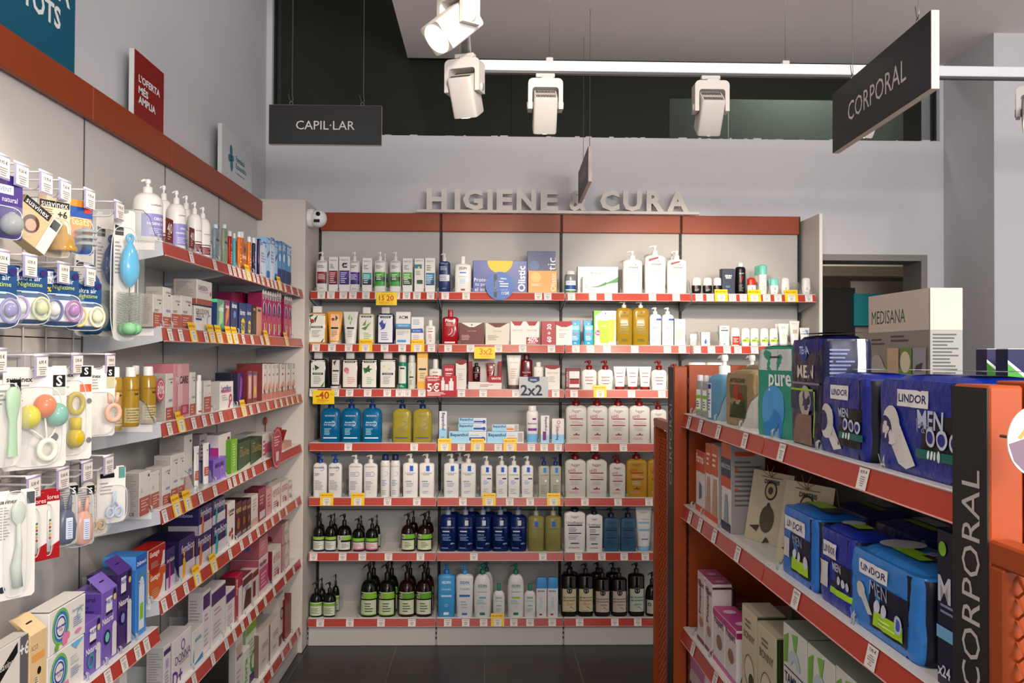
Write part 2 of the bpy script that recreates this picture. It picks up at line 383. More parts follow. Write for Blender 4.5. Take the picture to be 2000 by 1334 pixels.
shelf(U, LY[4], LY[3]-.002, ZS['lefta'][0], 'white steel shelf with baby bottle cartons under the hooks', 'shelves of the left wall unit')
shelf(U, LY[5], LY[4]-.002, ZS['lefta'][0], 'white steel shelf at the bottom left frame edge', 'shelves of the left wall unit')
# gondola
U = 'right'
SF, SG, SN = -.889, -.06, .824
t = thing('gondola_end_frame', 'orange end frame at the far end of the right gondola', 'gondola frame', group='gondola end frames'); place(t, U, SF, 0, 0)
t2 = thing('gondola_end_frame', 'orange end frame at the near right edge, with large vertical letters', 'gondola frame', group='gondola end frames'); place(t2, U, SN, 0, 0)
for tt, x0, x1, inner in ((t, -.083, 0, 0), (t2, 0, .083, .083)):
    mb = MB()
    for ya, yb in ((-.035, .008), (.66, .703)): mb.box(x0, x1, ya, yb, 0, 1.4825, GONDOR, .003)
    obj('post', mb, tt)
    mb = MB(); mb.box(x0+.012, x1-.006, .014, .655, .05, 1.487, GONDOR, .002); mb.box(x0+.02, x1-.02, .006, .66, .1, 1.47, BLACKM); obj('end_panel', mb, tt)
    mb = MB()
    for k in range(40): mb.box(x1+.0002 if tt is t2 else x1, x1+.0012, .0095, .0125, .1+k*.034, .1+k*.034+.02, M('#0c0c0c', .5))
    obj('slot_strip', mb, tt)
    mb = MB(); mb.box(x0+.001, x1-.001, -.037, -.035, .02, 1.4795, M('#2b2a29', .5, key='sign strip')); obj('sign_strip', mb, tt)
    mb = MB(); LT = M('#b4aea8', .5, key='sign letters')
    flat_text(mb, 'CORPORAL', lambda a, b: ((x0+x1)/2+.004-b, -.0375, 1.095+a+.145), .274*1.0, LT, h=.042, bold=.0)
    obj('lettering', mb, tt, 'pale grey vertical lettering')
    # expanded metal wing
    g = x0-.255 if tt is t else x1+.255; gx0, gx1 = (g, x0) if tt is t else (x1, g)
    mb = MB(); zt = 1.297
    mb.box(gx0, gx1, -.035, -.005, zt-.03, zt, GONDOR, .003); mb.box(gx0, gx1, -.035, -.005, .05, .08, GONDOR, .003)
    mb.box(gx0, gx0+.03, -.035, -.005, .08, zt-.03, GONDOR, .003); mb.box(gx1-.03, gx1, -.035, -.005, .08, zt-.03, GONDOR, .003)
    wf = obj('wing_frame', mb, tt)
    mb = MB(); px_, ph = .016, .0125; z = .09; odd = 0
    while z < zt-.04:
        x = gx0+.03; i = 0; pts = []
        while x < gx1-.03+1e-6:
            pts.append((x, z+((i+odd) % 2-.5)*ph)); x += px_; i += 1
        V = []; Fs = []
        for a, b in pts: V += [(a, -.021, b), (a, -.018, b+.0022), (a, -.015, b+.0005), (a, -.018, b-.002)]
        for q in range(len(pts)-1):
            for c in range(4): Fs.append((4*q+c, 4*q+(c+1) % 4, 4*q+4+(c+1) % 4, 4*q+4+c))
        mb.add(V, Fs, GONDOR); z += ph; odd ^= 1
    obj('mesh_infill', mb, wf)
mb = MB(); SP = M('#8c8580', .5, key='spine panel')
mb.box(SF+.002, SG-.002, .331, .35, .05, 1.30, SP); mb.box(SG+.002, SN-.002, .331, .35, .05, 1.30, SP)
t = thing('gondola_spine', 'grey back panel down the middle of the right gondola', 'gondola panel'); place(t, U, 0, 0, 0); obj('panel', mb, t)
for r, z in enumerate(ZS['right']):
    for i, (a, b) in enumerate(((SF, SG), (SG, SN))):
        shelf(U, a, b, z, f'white steel shelf of the right gondola, {["top", "second", "third", "lowest"][r]} one of its {["far", "near"][i]} bay', 'shelves of the right gondola')
        if r == 0:
            mb = MB(); mb.box(a+.002, b-.002, .352, .665, z-.03, z, SHELFM); t = tag(obj('back_shelf', mb), f'rear top shelf of the right gondola, {["far", "near"][i]} bay', 'shelf', 'rear shelves of the right gondola'); place(t, U, 0, 0, 0)
# ---------------------------------------------------------------- signs
LET = M('#cfcac4', .5, key='letters')
def hang_sign(text, p0, p1, z0, z1, label, wires, tcol='#cfc9c4', tw=.6, ztops=None, hooks_low=True, shift=0, ths=None):
    p0, p1 = Vector(p0), Vector(p1); L = (p1-p0).length; d = (p1-p0)/L; rz = math.atan2(d.y, d.x)
    t = thing('hanging_sign', label, 'sign', (p0.x, p0.y, z0), rz, 'dark hanging category signs'); H = z1-z0
    mb = MB(); mb.box(0, L, 0, .018, 0, H, M('#c9bdb3', .5, key='sign core'), .001); obj('board', mb, t)
    mb = MB(); mb.box(0, L, -.001, -.0001, .001, H-.001, M('#2b2a2d', .45, key='sign face')); obj('face', mb, t)
    mb = MB(); flat_text(mb, text, lambda a, b: (L/2+shift+a, -.0016, H*.49+b), L*tw, M(tcol, .5, key='sign letters'), bold=.0, h=ths); obj('lettering', mb, t)
    for x, zt in wires:
        mb = MB(); r = .0011
        mb.tube([(x, .009, H+.004+.006*math.sin(a*.6)) if 0 else (x+.007*math.cos(a), .009, H+.008+.007*math.sin(a)) for a in [k*PI/5 for k in range(11)]], .0014, WIREM, 6)
        mb.tube([(x-.012, .009, H+.045), (x-.006, .009, H+.022), (x, .009, H+.013), (x+.008, .009, H+.022), (x+.004, .009, H+.04), (x+.003, .009, zt-z0-.03), (x+.003, .009, zt-z0-.012)], r, WIREM, 6)
        mb.tube([(x+.003, .009, zt-z0-.03), (x-.004, .009, zt-z0-.018), (x, .009, zt-z0-.006), (x+.008, .009, zt-z0-.012), (x+.013, .009, zt-z0-.026)], r, WIREM, 6)
        obj('wire', mb, t)
hang_sign('CAPIL·LAR', (-.904, 3.76, 0), (-.444, 3.76, 0), 2.374, 2.538, 'dark hanging sign reading CAPIL·LAR over the left corner', ((.088, 4.198), (.38, 4.198)), tw=.52)
hang_sign('CORPORAL', (.482, 4.93, 0), (.467, 4.30, 0), 2.337, 2.505, 'small distant dark sign reading CORPORAL hanging edge-on before the white letters', ((.215, ZC), (.6, ZC)), tw=.6)
hang_sign('CORPORAL', (.984, 2.59, 0), (.956, 1.95, 0), 2.098, 2.270, 'large dark sign reading CORPORAL hanging above the right gondola', ((.13, ZC), (.55, ZC)), tw=.6)
# standing letters above the back unit
t = thing('wall_sign', 'white cut-out letters reading HIGIENE & CURA above the back shelving', 'sign', (-.398, 4.995, 2.293))
mb = MB(); mb.box(0, 1.555, 0, .022, 0, .016, LET, .001); obj('base_board', mb, t)
cur = [(833, 880, 'H'), (888, 899, 'I'), (904, 943, 'G'), (952, 962, 'I'), (970, 1001, 'E'), (1009, 1047, 'N'), (1056, 1090, 'E'), (1112, 1146, '&'), (1172, 1210, 'C'), (1217, 1254, 'U'), (1263, 1297, 'R'), (1303, 1345, 'A')]
cur[0] = (833, 873, 'H')
for a, b, ch in cur:
    x0 = hit(a, 390, (0, 4.995, 0), (0, 1, 0)).x+.398; x1 = hit(b, 390, (0, 4.995, 0), (0, 1, 0)).x+.398
    mb = MB(); solid_text(mb, ch, lambda p, q, d: ((x0+x1)/2+p, .001+d, .016+.056+q), x1-x0, .02, LET, h=.114, bold=.03 if ch == '&' else .042); obj('letter', mb, t)
# boards standing on the left header
def board(y0, y1, z1, col, lab, side='#c8c8c6'):
    t = thing('header_board', lab, 'board', (-1.19, y0, 2.291), PI/2)
    mb = MB(); mb.box(0, y1-y0, 0, .018, 0, z1-2.291, M(side, .5), .001); obj('board_core', mb, t)
    mb = MB(); mb.box(.0005, y1-y0-.0005, -.001, -.0001, 0, z1-2.292, M(col, .45, key='board face')); obj('face', mb, t)
    return t
t = board(2.215, 2.64, 2.86, '#12657d', 'teal board reading TOTS standing on the left orange header')
mb = MB(); W_ = M('#dfe1e2', .5)
flat_text(mb, 'PER A', lambda a, b: (.26+a, -.002, .226+b), .26, W_, bold=.03, h=.062); flat_text(mb, 'TOTS', lambda a, b: (.23+a, -.002, .146+b), .21, W_, bold=.03, h=.062); obj('lettering', mb, t)
t = board(3.08, 3.357, 2.537, '#932b22', 'red board reading L\'OFERTA MÉS AMPLIA on the left header')
mb = MB()
for i, (s_, w_) in enumerate((("L'OFERTA", .2), ('MÉS', .088), ('AMPLIA', .158))): flat_text(mb, s_, lambda a, b: (.035+w_/2+a, -.002, .158-.036*i+b), w_, W_, bold=.03, h=.026 if i != 1 else .031)
obj('lettering', mb, t)
t = board(4.085, 4.60, 2.54, '#c9cccf', 'white logo board with a teal clover on the left header')
mb = MB(); TL = M('#22808f', .5)
for a, rr in ((90, .05), (180, .042), (0, .034), (-90, .05)):
    ca, sa = math.cos(math.radians(a+8)), math.sin(math.radians(a+8)); pts = []
    for k in range(20):
        q = 2*PI*k/20; u_, v_ = rr*.62+rr*.6*math.cos(q), rr*.42*math.sin(q); pts.append((.15+u_*ca-v_*sa, -.002, .125+u_*sa+v_*ca))
    mb.add(pts, [tuple(range(20))], TL)
obj('clover_emblem', mb, t, 'teal four-petal clover emblem')
mb = MB()
for i, (s_, w_, h_) in enumerate((('Farmàcia', .15, .026), ('Ecoceutics', .18, .026), ('La salut per a tots', .15, .012))): flat_text(mb, s_, lambda a, b: (.225+w_/2+a, -.002, .14-.034*i+b), w_, TL, h=h_)
obj('lettering', mb, t)
# ---------------------------------------------------------------- track lights
LW = M('#bdb9b5', .4, key='lamp body'); TRK = M('#c9ccd0', .35, key='track')
mb = MB(); mb.box(-.096, 3.6, 3.045, 3.08, 2.468, 2.503, TRK, .002); mb.box(-.09, 3.6, 3.052, 3.073, 2.462, 2.468, M('#55555a', .4))
t = thing('lighting_track', 'white lighting track hanging across the room below the ceiling', 'lighting track'); obj('rail', mb, t)
for x in (.20, 1.0, 1.93):
    mb = MB(); mb.box(x-.012, x+.012, 3.05, 3.076, 2.50, 2.516, LW, .002); mb.tube([(x, 3.063, 2.515), (x, 3.063, ZC)], .0009, WIREM, 6)
    if x == 1.0: mb.loft([(2.72, .003, .003, 2, 0), (2.725, .007, .007, 2, 0), (2.75, .008, .008, 2, 0), (2.76, .003, .003, 2, 0)], LW, 12)
    if x == 1.0:
        for i in range(len(mb.v)-48, len(mb.v)): v = mb.v[i]; mb.v[i] = (v[0]+x, v[1]+3.063, v[2])
    obj('suspension', mb, t)
t = thing('lighting_track', 'short white track running toward the viewer at the left', 'lighting track')
mb = MB(); mb.box(-.096, -.061, 1.0, 3.045, 2.468, 2.503, TRK, .002); mb.box(-.088, -.069, 1.0, 3.04, 2.462, 2.468, M('#55555a', .4)); obj('rail', mb, t)
EMIT = M('#ffe9c8', .5, em=14, key='lamp glow')
def spot_head(loc, yaw, tilt, label):
    """track spotlight: adapter, arch bracket, square vented body; the beam leaves along local -Z after the tilt"""
    t = thing('track_spotlight', label, 'spotlight', loc, yaw, 'white track spotlights')
    mb = MB(); mb.box(-.032, .032, -.012, .012, -.014, 0, LW, .002); mb.box(-.014, .028, -.016, .016, -.022, -.010, LW, .002); obj('adapter', mb, t)
    w_, R_ = .058, .016; out_ = [(-w_, -.125)]+[(-w_+R_-R_*math.cos(a), -.022-R_+R_*math.sin(a)) for a in (0, .4, .8, 1.2, 1.57)]; out_ += [(-x, z) for x, z in out_[::-1]]
    i_, r_ = .044, .010; inn = [(-i_, -.125)]+[(-i_+r_-r_*math.cos(a), -.052-r_+r_*math.sin(a)) for a in (0, .4, .8, 1.2, 1.57)]; inn += [(-x, z) for x, z in inn[::-1]]
    mb = MB(); n = len(out_)
    for y in (-.030, .022): mb.add([(x, y, z) for x, z in out_]+[(x, y, z) for x, z in inn], [(k, k+1, n+k+1, n+k) for k in range(n-1)], LW)
    for P in (out_, inn): mb.add([(x, y, z) for x, z in P for y in (-.030, .022)], [(2*k, 2*k+1, 2*k+3, 2*k+2) for k in range(n-1)], LW)
    for s_ in (-1, 1): mb.add([(s_*w_, -.030, -.125), (s_*i_, -.030, -.125), (s_*i_, .022, -.125), (s_*w_, .022, -.125)], [(0, 1, 2, 3)], LW)
    obj('arch_bracket', mb, t)
    mb = MB(); h = .040; R = Matrix.Rotation(tilt, 4, 'X'); piv = Vector((0, -.004, -.108))
    mb.loft([(-.085, h*.97, h*.97, 9, 0), (-.081, h, h, 9, 0), (.036, h, h, 9, 0), (.041, h*.94, h*.94, 9, 0)], LW, 32)
    VN = M('#2a2725', .7, key='vent')
    for ix in range(-6, 7):
        for iy in (-1, 1): mb.box(ix*.0050-.0014, ix*.0050+.0014, iy*.020-.010, iy*.020+.010, .0405, .0418, VN)
    mb.loft([(-.0865, .036, .036, 2, 0), (-.0855, .036, .036, 2, 0)], EMIT, 24)
    mb.v = [tuple(R @ Vector(v)+piv) for v in mb.v]
    obj('lamp_body', mb, t)
    for s_ in (-1, 1): mb = MB(); mb.tube([(s_*.040, -.004, -.108), (s_*.061, -.004, -.108)], .013, LW, 20); obj('pivot', mb, t)
    return t
spot_head((.186, 3.063, 2.462), 0, .62, 'white track spotlight on the track, left of the hanging wires')
spot_head((.745, 3.063, 2.462), 0, .66, 'white track spotlight on the track over the white pump bottles')
spot_head((1.275, 3.063, 2.462), .25, .6, 'white track spotlight half hidden behind the large hanging sign')
spot_head((1.86, 3.063, 2.462), -.5, -.9, 'white track spotlight with lit lens at the right frame edge')
spot_head((-.078, 2.87, 2.462), -.35, .5, 'white tilted track spotlight at the corner of the two tracks')
spot_head((-.078, 2.30, 2.462), -.93, -.85, 'glowing white spotlight at the top edge, lens facing the left wall')
# dome security camera on the casing
t = thing('security_camera', 'white dome security camera fixed to the corner casing', 'camera')
c0 = hit(621, 427, (0, 4.75, 0), (0, 1, 0)); t.location = c0; t.rotation_euler = (0, 0, 0)
mb = MB(); mb.tube([(-.048, .01, .004), (-.03, .0, .003), (-.018, -.004, .002)], [.05, .049, .038], WHITE, 28); obj('mount', mb, t)
mb = MB()
for k in range(12):
    a0, a1 = PI*k/12, PI*(k+1)/12
mb.loft([(.046*math.sin(a), .046*math.cos(a)+1e-4, .046*math.cos(a)+1e-4, 2, 0) for a in [(-.5+q/12)*PI for q in range(13)]], M('#dcdcda', .3), 28, smooth=True)
Rm = Matrix.Rotation(.2, 4, 'Z') @ Matrix.Rotation(-1.45, 4, 'X')
obj('dome_housing', mb, t)
for nm, (dx, dz), r_, c_ in (('lens', (.008, .017), .011, '#101012'), ('sensor_window', (.002, -.016), .012, '#1a1a1c')):
    mb = MB(); y = -math.sqrt(.046**2-dx*dx-dz*dz)
    if nm == 'lens': mb.tube([(dx, y+.006, dz), (dx, y-.004, dz*1.1)], r_, M(c_, .15), 20)
    else: mb.box(dx-.016, dx+.014, y-.003, y+.01, dz-.009, dz+.008, M(c_, .15), .003)
    obj(nm, mb, t)
# ---------------------------------------------------------------- product builder
def H(c): return '#'+(c if len(c) == 6 else ''.join(x*2 for x in c))
INK = {}
def ink(c):
    return M(H(c), .42, key='print')
def sec_at(secs, z):
    if z <= secs[0][0]: return secs[0]
    for a, b in zip(secs, secs[1:]):
        if z <= b[0]:
            t = (z-a[0])/max(b[0]-a[0], 1e-9); return tuple(a[i]+(b[i]-a[i])*t for i in range(5))
    return secs[-1]
class Face:
    def __init__(s, side, hw, hd, hb, secs=None, disp=None):
        s.side, s.hw, s.hd, s.hb, s.secs, s.disp = side, hw, hd, hb, secs, disp
        s.W = 2*(hd if side in 'LR' else hw); s.Hh = 2*hd if side == 'T' else hb
    def pt(s, a, b, e):
        """a: metres from the face centre line, b: metres up"""
        if s.side == 'T':
            z = s.hb
            if s.disp: z += s.disp(a, b-s.hd, 'T')
            return (a, -s.hd+b, z+e)
        if s.secs:
            z, hw, hd, n, yc = sec_at(s.secs, b)
        else: hw, hd, n, yc = s.hw, s.hd, 99, 0
        if s.side == 'F':
            t = min(abs(a)/hw, .999) if hw else 0
            y = yc-hd*(1-t**n)**(1/n)-e if n < 50 else -hd-e
            if s.disp: y -= s.disp(a, b, 'F')
            return (max(-hw, min(hw, a)), y, b)
        sg = 1 if s.side == 'R' else -1
        t = min(abs(a)/hd, .999)
        x = hw*(1-t**n)**(1/n) if n < 50 else hw
        if s.disp: x += s.disp(a, b, s.side)
        return (sg*(x+e), sg*a+yc, b)
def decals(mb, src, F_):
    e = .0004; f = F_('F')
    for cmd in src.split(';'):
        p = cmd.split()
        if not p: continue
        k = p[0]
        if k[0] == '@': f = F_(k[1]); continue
        e += .00022; W, Hh = f.W/2, f.Hh
        nu = 1 if (f.secs is None and not f.disp) else 12
        def P(u, v, e=e): return f.pt(u*W, v*Hh, e)
        if k == 'r':
            u0, u1, v0, v1 = map(float, p[1:5]); nv = 1 if nu == 1 else max(1, int(abs(v1-v0)*(30 if f.disp else 8))+1)
            if f.side == 'T': v0, v1 = v0, v1
            V = [P(u0+(u1-u0)*i/nu, v0+(v1-v0)*j/nv) for j in range(nv+1) for i in range(nu+1)]
            mb.add(V, [(j*(nu+1)+i, j*(nu+1)+i+1, (j+1)*(nu+1)+i+1, (j+1)*(nu+1)+i) for j in range(nv) for i in range(nu)], ink(p[5]), nu > 1)
        elif k == 'c':
            u, v, r = map(float, p[1:4]); ry = float(p[5]) if len(p) > 5 else r
            V = [P(u, v)]+[P(u+r*math.cos(a), v+ry*math.sin(a)*W/Hh) for a in [2*PI*i/18 for i in range(18)]]
            mb.add(V, [(0, 1+i, 1+(i+1) % 18) for i in range(18)], ink(p[4]))
        elif k in 'oa':
            u, v, r0, r1 = map(float, p[1:5])
            a0, a1 = (0, 360) if k == 'o' else (float(p[5]), float(p[6]))
            c = p[5] if k == 'o' else p[7]; n = 18; V = []
            for i in range(n+1):
                a = math.radians(a0+(a1-a0)*i/n)
                for r in (r0, r1): V.append(P(u+r*math.cos(a), v+r*math.sin(a)*W/Hh))
            mb.add(V, [(2*i, 2*i+1, 2*i+3, 2*i+2) for i in range(n)], ink(c))
        elif k in 'tVD':
            u, v, w_ = map(float, p[2:5]); B = .0
            B = .022 if 'B' in p[5:] else 0; p = p[:5]+[q for q in p[5:] if q != 'B']
            h_ = float(p[6])*Hh if len(p) > 6 else None
            rot = {'t': 0, 'V': PI/2, 'D': -PI/2}[k]; wid = w_*(f.W if k == 't' else Hh)
            flat_text(mb, p[1].replace('_', ' '), lambda a, b: f.pt(u*W+a, v*Hh+b, e), wid, ink(p[5]), h=h_, bold=B, rot=rot)
        elif k == 'l':
            u0, u1, v0, v1 = map(float, p[1:5]); n = int(p[5]); hh = (v1-v0)/max(n, 1)
            rn = random.Random(n+int(v0*97)+len(src))
            for i in range(n):
                vb = v1-hh*(i+.75); x1 = u0+(u1-u0)*rn.uniform(.55, 1); m_ = 1 if nu == 1 else 6
                V = [P(u0+(x1-u0)*q/m_, vv) for vv in (vb, vb+hh*.42) for q in range(m_+1)]
                mb.add(V, [(q, q+1, m_+2+q, m_+1+q) for q in range(m_)], ink(p[6]))
        elif k == 'p':
            q = list(map(float, p[2:])); mb.add([P(q[i], q[i+1]) for i in range(0, len(q), 2)], [tuple(range(len(q)//2))], ink(p[1]))
def bodymat(c, o):
    if 'clear' in o: return M(H(c), .1, 0, .58, key='liquid in clear plastic')
    if 'milk' in o: return M(H(c), .25, 0, .3, key='frosted plastic')
    if 'glossy' in o: return M(H(c), .12, key='glossy plastic')
    return M(H(c), .33, key='plastic')
def rings(prof, dr, n): return [(z, w_, w_*dr, n, 0) for z, w_ in prof]
def pump(mb, hw, z0, z1, m, nd=-1, cw=.32, wide=0):
    """collar, stem and spout between z0 and z1"""
    H_ = z1-z0; c = hw*cw
    mb.loft([(z0-.002, c, c, 2, 0), (z0+H_*.42, c*.96, c*.96, 2, 0), (z0+H_*.46, c*.7, c*.7, 2, 0)], m, 20)
    mb.loft([(z0+H_*.45, c*.36, c*.36, 2, 0), (z0+H_*.7, c*.36, c*.36, 2, 0)], m, 12)
    mb.loft([(z0+H_*.68, c*.55, c*.55, 2, 0), (z0+H_*.82, c*.62, c*.62, 2, 0), (z1-H_*.06, c*.60, c*.60, 2, 0), (z1, c*.45, c*.45, 2, 0)], m, 16)
    L = max(hw*.62, c*1.5)
    pts = [(0, 0, z1-H_*.13), (nd*L*.6, -L*.12, z1-H_*.12), (nd*L, -L*.2, z1-H_*.24)]
    mb.tube(pts, [c*.36, c*.30, c*.2], m, 8)
def make(kind, w_, h, sp):
    """returns [(part name, MB)] ; a single entry means a one-mesh thing"""
    o = sp['o']; hw = w_/2; dr = sp['dr']; base = bodymat(sp['c'], o); cap = bodymat(sp['cc'] or 'd9d8d4', '') if sp['cc'] else base
    D_ = sp['d']; out = []
    if kind == 'B':
        d = min(sp.get('dm') or w_*dr, .19); hd = d/2
        mb = MB(); mb.box(-hw, hw, -hd, hd, 0, h, base, .0012)
        decals(mb, D_, lambda s: Face(s, hw, hd, h))
        if sp['tab']:
            tb = MB(); t_ = M(H(sp['cc']), .4); q = min(.035, hw*.9)
            tb.prism([(-hw*.96, h-.001), (hw*.96, h-.001), (hw*.9, h+q), (.012, h+q), (.010, h+q*.55), (-.010, h+q*.55), (-.012, h+q), (-hw*.9, h+q)][:4]+[(-hw*.9, h+q)], 0, .0006, t_)
            tb.v = [(x, y-hd*.98+(z-h)*1.1, z) for x, y, z in tb.v]
            tb.box(-.012, .012, -hd*.98+q*.6-.001, -hd*.98+q*.6+.0015, h+q*.45, h+q*.6, BLACKM)
            return [('carton_body', mb), ('hang_tab', tb)]
        return [('carton', mb)]
    if kind == 'W':
        d = w_*dr; kr = MB()
        V = [(-hw, -d/2, 0), (hw, -d/2, 0), (hw, d/2, 0), (-hw, d/2, 0), (-hw, -.002, h), (hw, -.002, h), (hw, .002, h), (-hw, .002, h)]
        kr.add(V, [(0, 1, 5, 4), (2, 3, 7, 6), (3, 2, 1, 0), (4, 5, 6, 7)], base)
        sd = MB(); sd.add([(hw*.985*q[0]/hw if 0 else (q[0]*.985), q[1], q[2]) for q in V], [(1, 2, 6, 5), (3, 0, 4, 7)], cap)
        pr = MB(); f_ = Face('F', hw, d/2, h); f_.pt = lambda a, b, e: (a, -d/2*(1-b/h)-.001*(b/h)-e-.001, b)
        decals(pr, D_, lambda s: f_)
        tw = MB(); TWM = M('#8f6f42', .8)
        for a in (.5, 1.1, 2.0, 2.7): tw.tube([(0, -.008, h*.93), (.018*math.cos(a), -.014, h*.93+.02*math.sin(a)), (.034*math.cos(a), -.012, h*.93+.034*math.sin(a))], .0009, TWM, 5)
        tw.tube([(-hw*.5, -.008, h*.93), (0, -.010, h*.925), (hw*.5, -.008, h*.93)], .0009, TWM, 5)
        return [('paper_bag', kr), ('gusset', sd), ('print', pr), ('twine_bow', tw)]
    if kind == 'G':
        base = M(H(sp['c']), .3, bump=.5, key='film'); hd = hw*dr; sd = len(sp['k'])*1.7+ord(sp['k'][0])
        def disp(a, b, s):
            q = Vector((a*26+sd, b*24, {'F': 0, 'T': 9, 'L': 5, 'R': 7}[s]))
            k = .0032*noise.noise(q)+.0022*abs(noise.noise(q*Vector((1.8, .6, 1)).x if 0 else Vector((q.x*2.2, q.y*.9, q.z))))
            return k
        secs = []
        N = 22
        for i in range(N+1):
            v = i/N; k = 1-.05*(1-min(1, v*9))**2-.04*max(0, (v-.9)/.1)**2; secs.append((h*v, hw*k, hd*(k-.03*v), 11, 0))
        mb = MB(); mb.loft(secs, base, 64, True)
        # crumple the film
        V = []
        for x, y, z in mb.v:
            if abs(y) >= abs(x)*hd/hw*.98: y += math.copysign(disp(x, z, 'F'), y)
            else: x += math.copysign(disp(y, z, 'R'), x)
            V.append((x, y, z))
        mb.v = V
        mb.loft([(h-.004, hw*.93, hd*.88, 5, 0), (h+.006, hw*.80, hd*.74, 4, 0), (h+.009, hw*.5, hd*.4, 3, 0)], base, 32)
        pr = MB(); decals(pr, D_, lambda s: Face(s, hw*.93, hd*.8, h+.0095) if s == 'T' else Face(s, hw, hd, h, secs, lambda a, b, q: disp(a, b, q)+.001))
        fl = MB(); fl.add([(-hw*.96, -hd*.62, h-.004), (hw*.96, -hd*.62, h-.004), (hw*.9, -hd*.2, h+.011), (-hw*.9, -hd*.2, h+.011)], [(0, 1, 2, 3)], base)
        return [('pack_film', mb), ('printed_front', pr)]
    if kind == 'K0': pass
    if kind in 'PCAS':
        s = sp['s'] or {'P': .76, 'C': .82, 'A': .70, 'S': .80}[kind]; n = sp['n'] or {'P': 2.6, 'C': 3, 'A': 2, 'S': 2}[kind]
        hb = h*s; cw = sp['cw'] or {'P': .36, 'C': .42, 'A': .30, 'S': .96}[kind]; sh = sp['sh'] or {'P': .10, 'C': .08, 'A': .34, 'S': .06}[kind]
        zs = hb*(1-sh); tp = sp['tp']
        prof = [(0, hw*.94*tp), (hb*.012, hw*tp), (zs*.5, hw*(1+tp)/2), (zs, hw)]
        for a in (.3, .6, .85, 1.0):
            # rounded shoulder from body width to neck width
            q = math.sin(a*PI/2); prof.append((zs+(hb-zs)*q, hw*(cw+(1-cw)*math.cos(a*PI/2))))
        secs = rings(prof, dr, n)
        # neck becomes round
        secs[-1] = (hb, hw*cw, max(min(hw*cw, hw*dr), hw*dr*.2), 2, 0)
        mb = MB(); mb.loft(secs, base, 32); out.append(('bottle_body', mb))
        cp = MB()
        if kind in 'PA': pump(cp, hw, hb, h, cap, sp['nd'], cw if kind == 'A' else min(cw, .4)); out.append(('pump', cp))
        elif kind == 'C':
            cd = min(hw*cw, hw*dr*1.0); cp.loft([(hb-.001, hw*cw, cd, sp['n'] or 2.5, 0), (h*.985, hw*cw*.97, cd*.97, sp['n'] or 2.5, 0), (h, hw*cw*.88, cd*.88, sp['n'] or 2.5, 0)], cap, 24); out.append(('cap', cp))
        else:
            r = hw*cw; cp.loft([(hb-.002, r, r, 2, 0), (h-r*.5, r, r, 2, 0), (h-r*.2, r*.88, r*.88, 2, 0), (h, r*.5, r*.5, 2, 0)], cap, 24); out.append(('cap', cp))
        lb = MB(); decals(lb, D_, lambda s_: Face(s_, hw, hw*dr, hb, secs))
        if lb.v: out.append(('label_print', lb))
        return out
    if kind == 'T':
        ch = h*(sp['s'] or .11); secs = []
        for i in range(9):
            v = i/8; secs.append((ch+(h-ch)*v, hw*(.74+.26*v), max(hw*.42*(1-v**1.6), .0012), 2+2*v, 0))
        mb = MB(); mb.loft(secs, base, 32)
        mb.box(-hw, hw, -.0014, .0014, h-.008, h, base)
        out.append(('tube_body', mb)); cp = MB(); r = hw*.72; cp.loft([(0, r*.96, r*.58, 2.3, 0), (.002, r, r*.6, 2.3, 0), (ch, r, r*.6, 2.3, 0)], cap, 24); out.append(('cap', cp))
        lb = MB()
        class TF(Face):
            def pt(s, a, b, e): return Face.pt(s, a, b+0, e)
        decals(lb, D_, lambda s_: Face(s_, hw*.82, hw*.4, h, [(0, hw*.74, hw*.42, 2, 0)]+secs))
        if lb.v: out.append(('label_print', lb))
        return out
    if kind == 'R':
        s = sp['s'] or .58; hb = h*s; dd = dr
        prof = [(0, hw*.72), (h*.03, hw*.84), (hb*.5, hw*.97), (hb*.8, hw), (hb, hw*.96)]
        secs = rings(prof, dd, 2.3); mb = MB(); mb.loft(secs, base, 28); out.append(('bottle_body', mb)); cp = MB()
        cp.loft([(hb, hw*.95, hw*dd*.95, 2.2, 0), (h*.86, hw*.93, hw*dd*.93, 2.2, 0), (h*.95, hw*.84, hw*dd*.84, 2.2, 0), (h, hw*.55, hw*dd*.55, 2.2, 0)], cap, 28); out.append(('cap', cp))
        lb = MB(); decals(lb, D_, lambda s_: Face(s_, hw, hw*dd, hb, secs))
        if lb.v: out.append(('label_print', lb))
        return out
    raise ValueError(kind)
SPEC = {}
def specs(src):
    for ln in src.strip().split('\n'):
        if not ln.strip() or ln[0] == '#': continue
        k, kind, desc, cat, cols, opts, dec = [x.strip() for x in ln.split('|')]
        cc = cols.split(); fl = set(re.findall(r'\b(clear|milk|glossy)\b', opts))
        def num(nm, d): 
            m_ = re.search(r'(?:^|\s)'+nm+r'(-?[\d.]+)', opts); return float(m_.group(1)) if m_ else d
        if dec.startswith('='): a, *b = dec[1:].split('+', 1); dec = SPEC[a]['d']+(';'+b[0] if b else '')
        SPEC[k] = dict(k=k, kind=kind, desc=desc, cat=cat, c=cc[0], cc=cc[1] if len(cc) > 1 else None, o=fl, d=dec,
                       dr=num('dr', {'P': .6, 'C': .5, 'A': 1, 'S': 1, 'T': 1, 'R': .7, 'B': .8, 'G': .6, 'W': .5}[kind]), s=num('s', 0), n=num('n', 0), cw=num('cw', 0), sh=num('sh', 0),
                       tp=num('tp', 1), nd=num('nd', -1), dm=num('dm', 0), rz=num('rz', 0), tab='tab' in opts)
NAME = {'P': 'pump_bottle', 'A': 'pump_bottle', 'C': 'bottle', 'S': 'spray_can', 'T': 'tube', 'R': 'roll_on', 'B': 'box', 'G': 'soft_pack', 'W': 'paper_bag'}
_mesh = {}; ITEMS = []
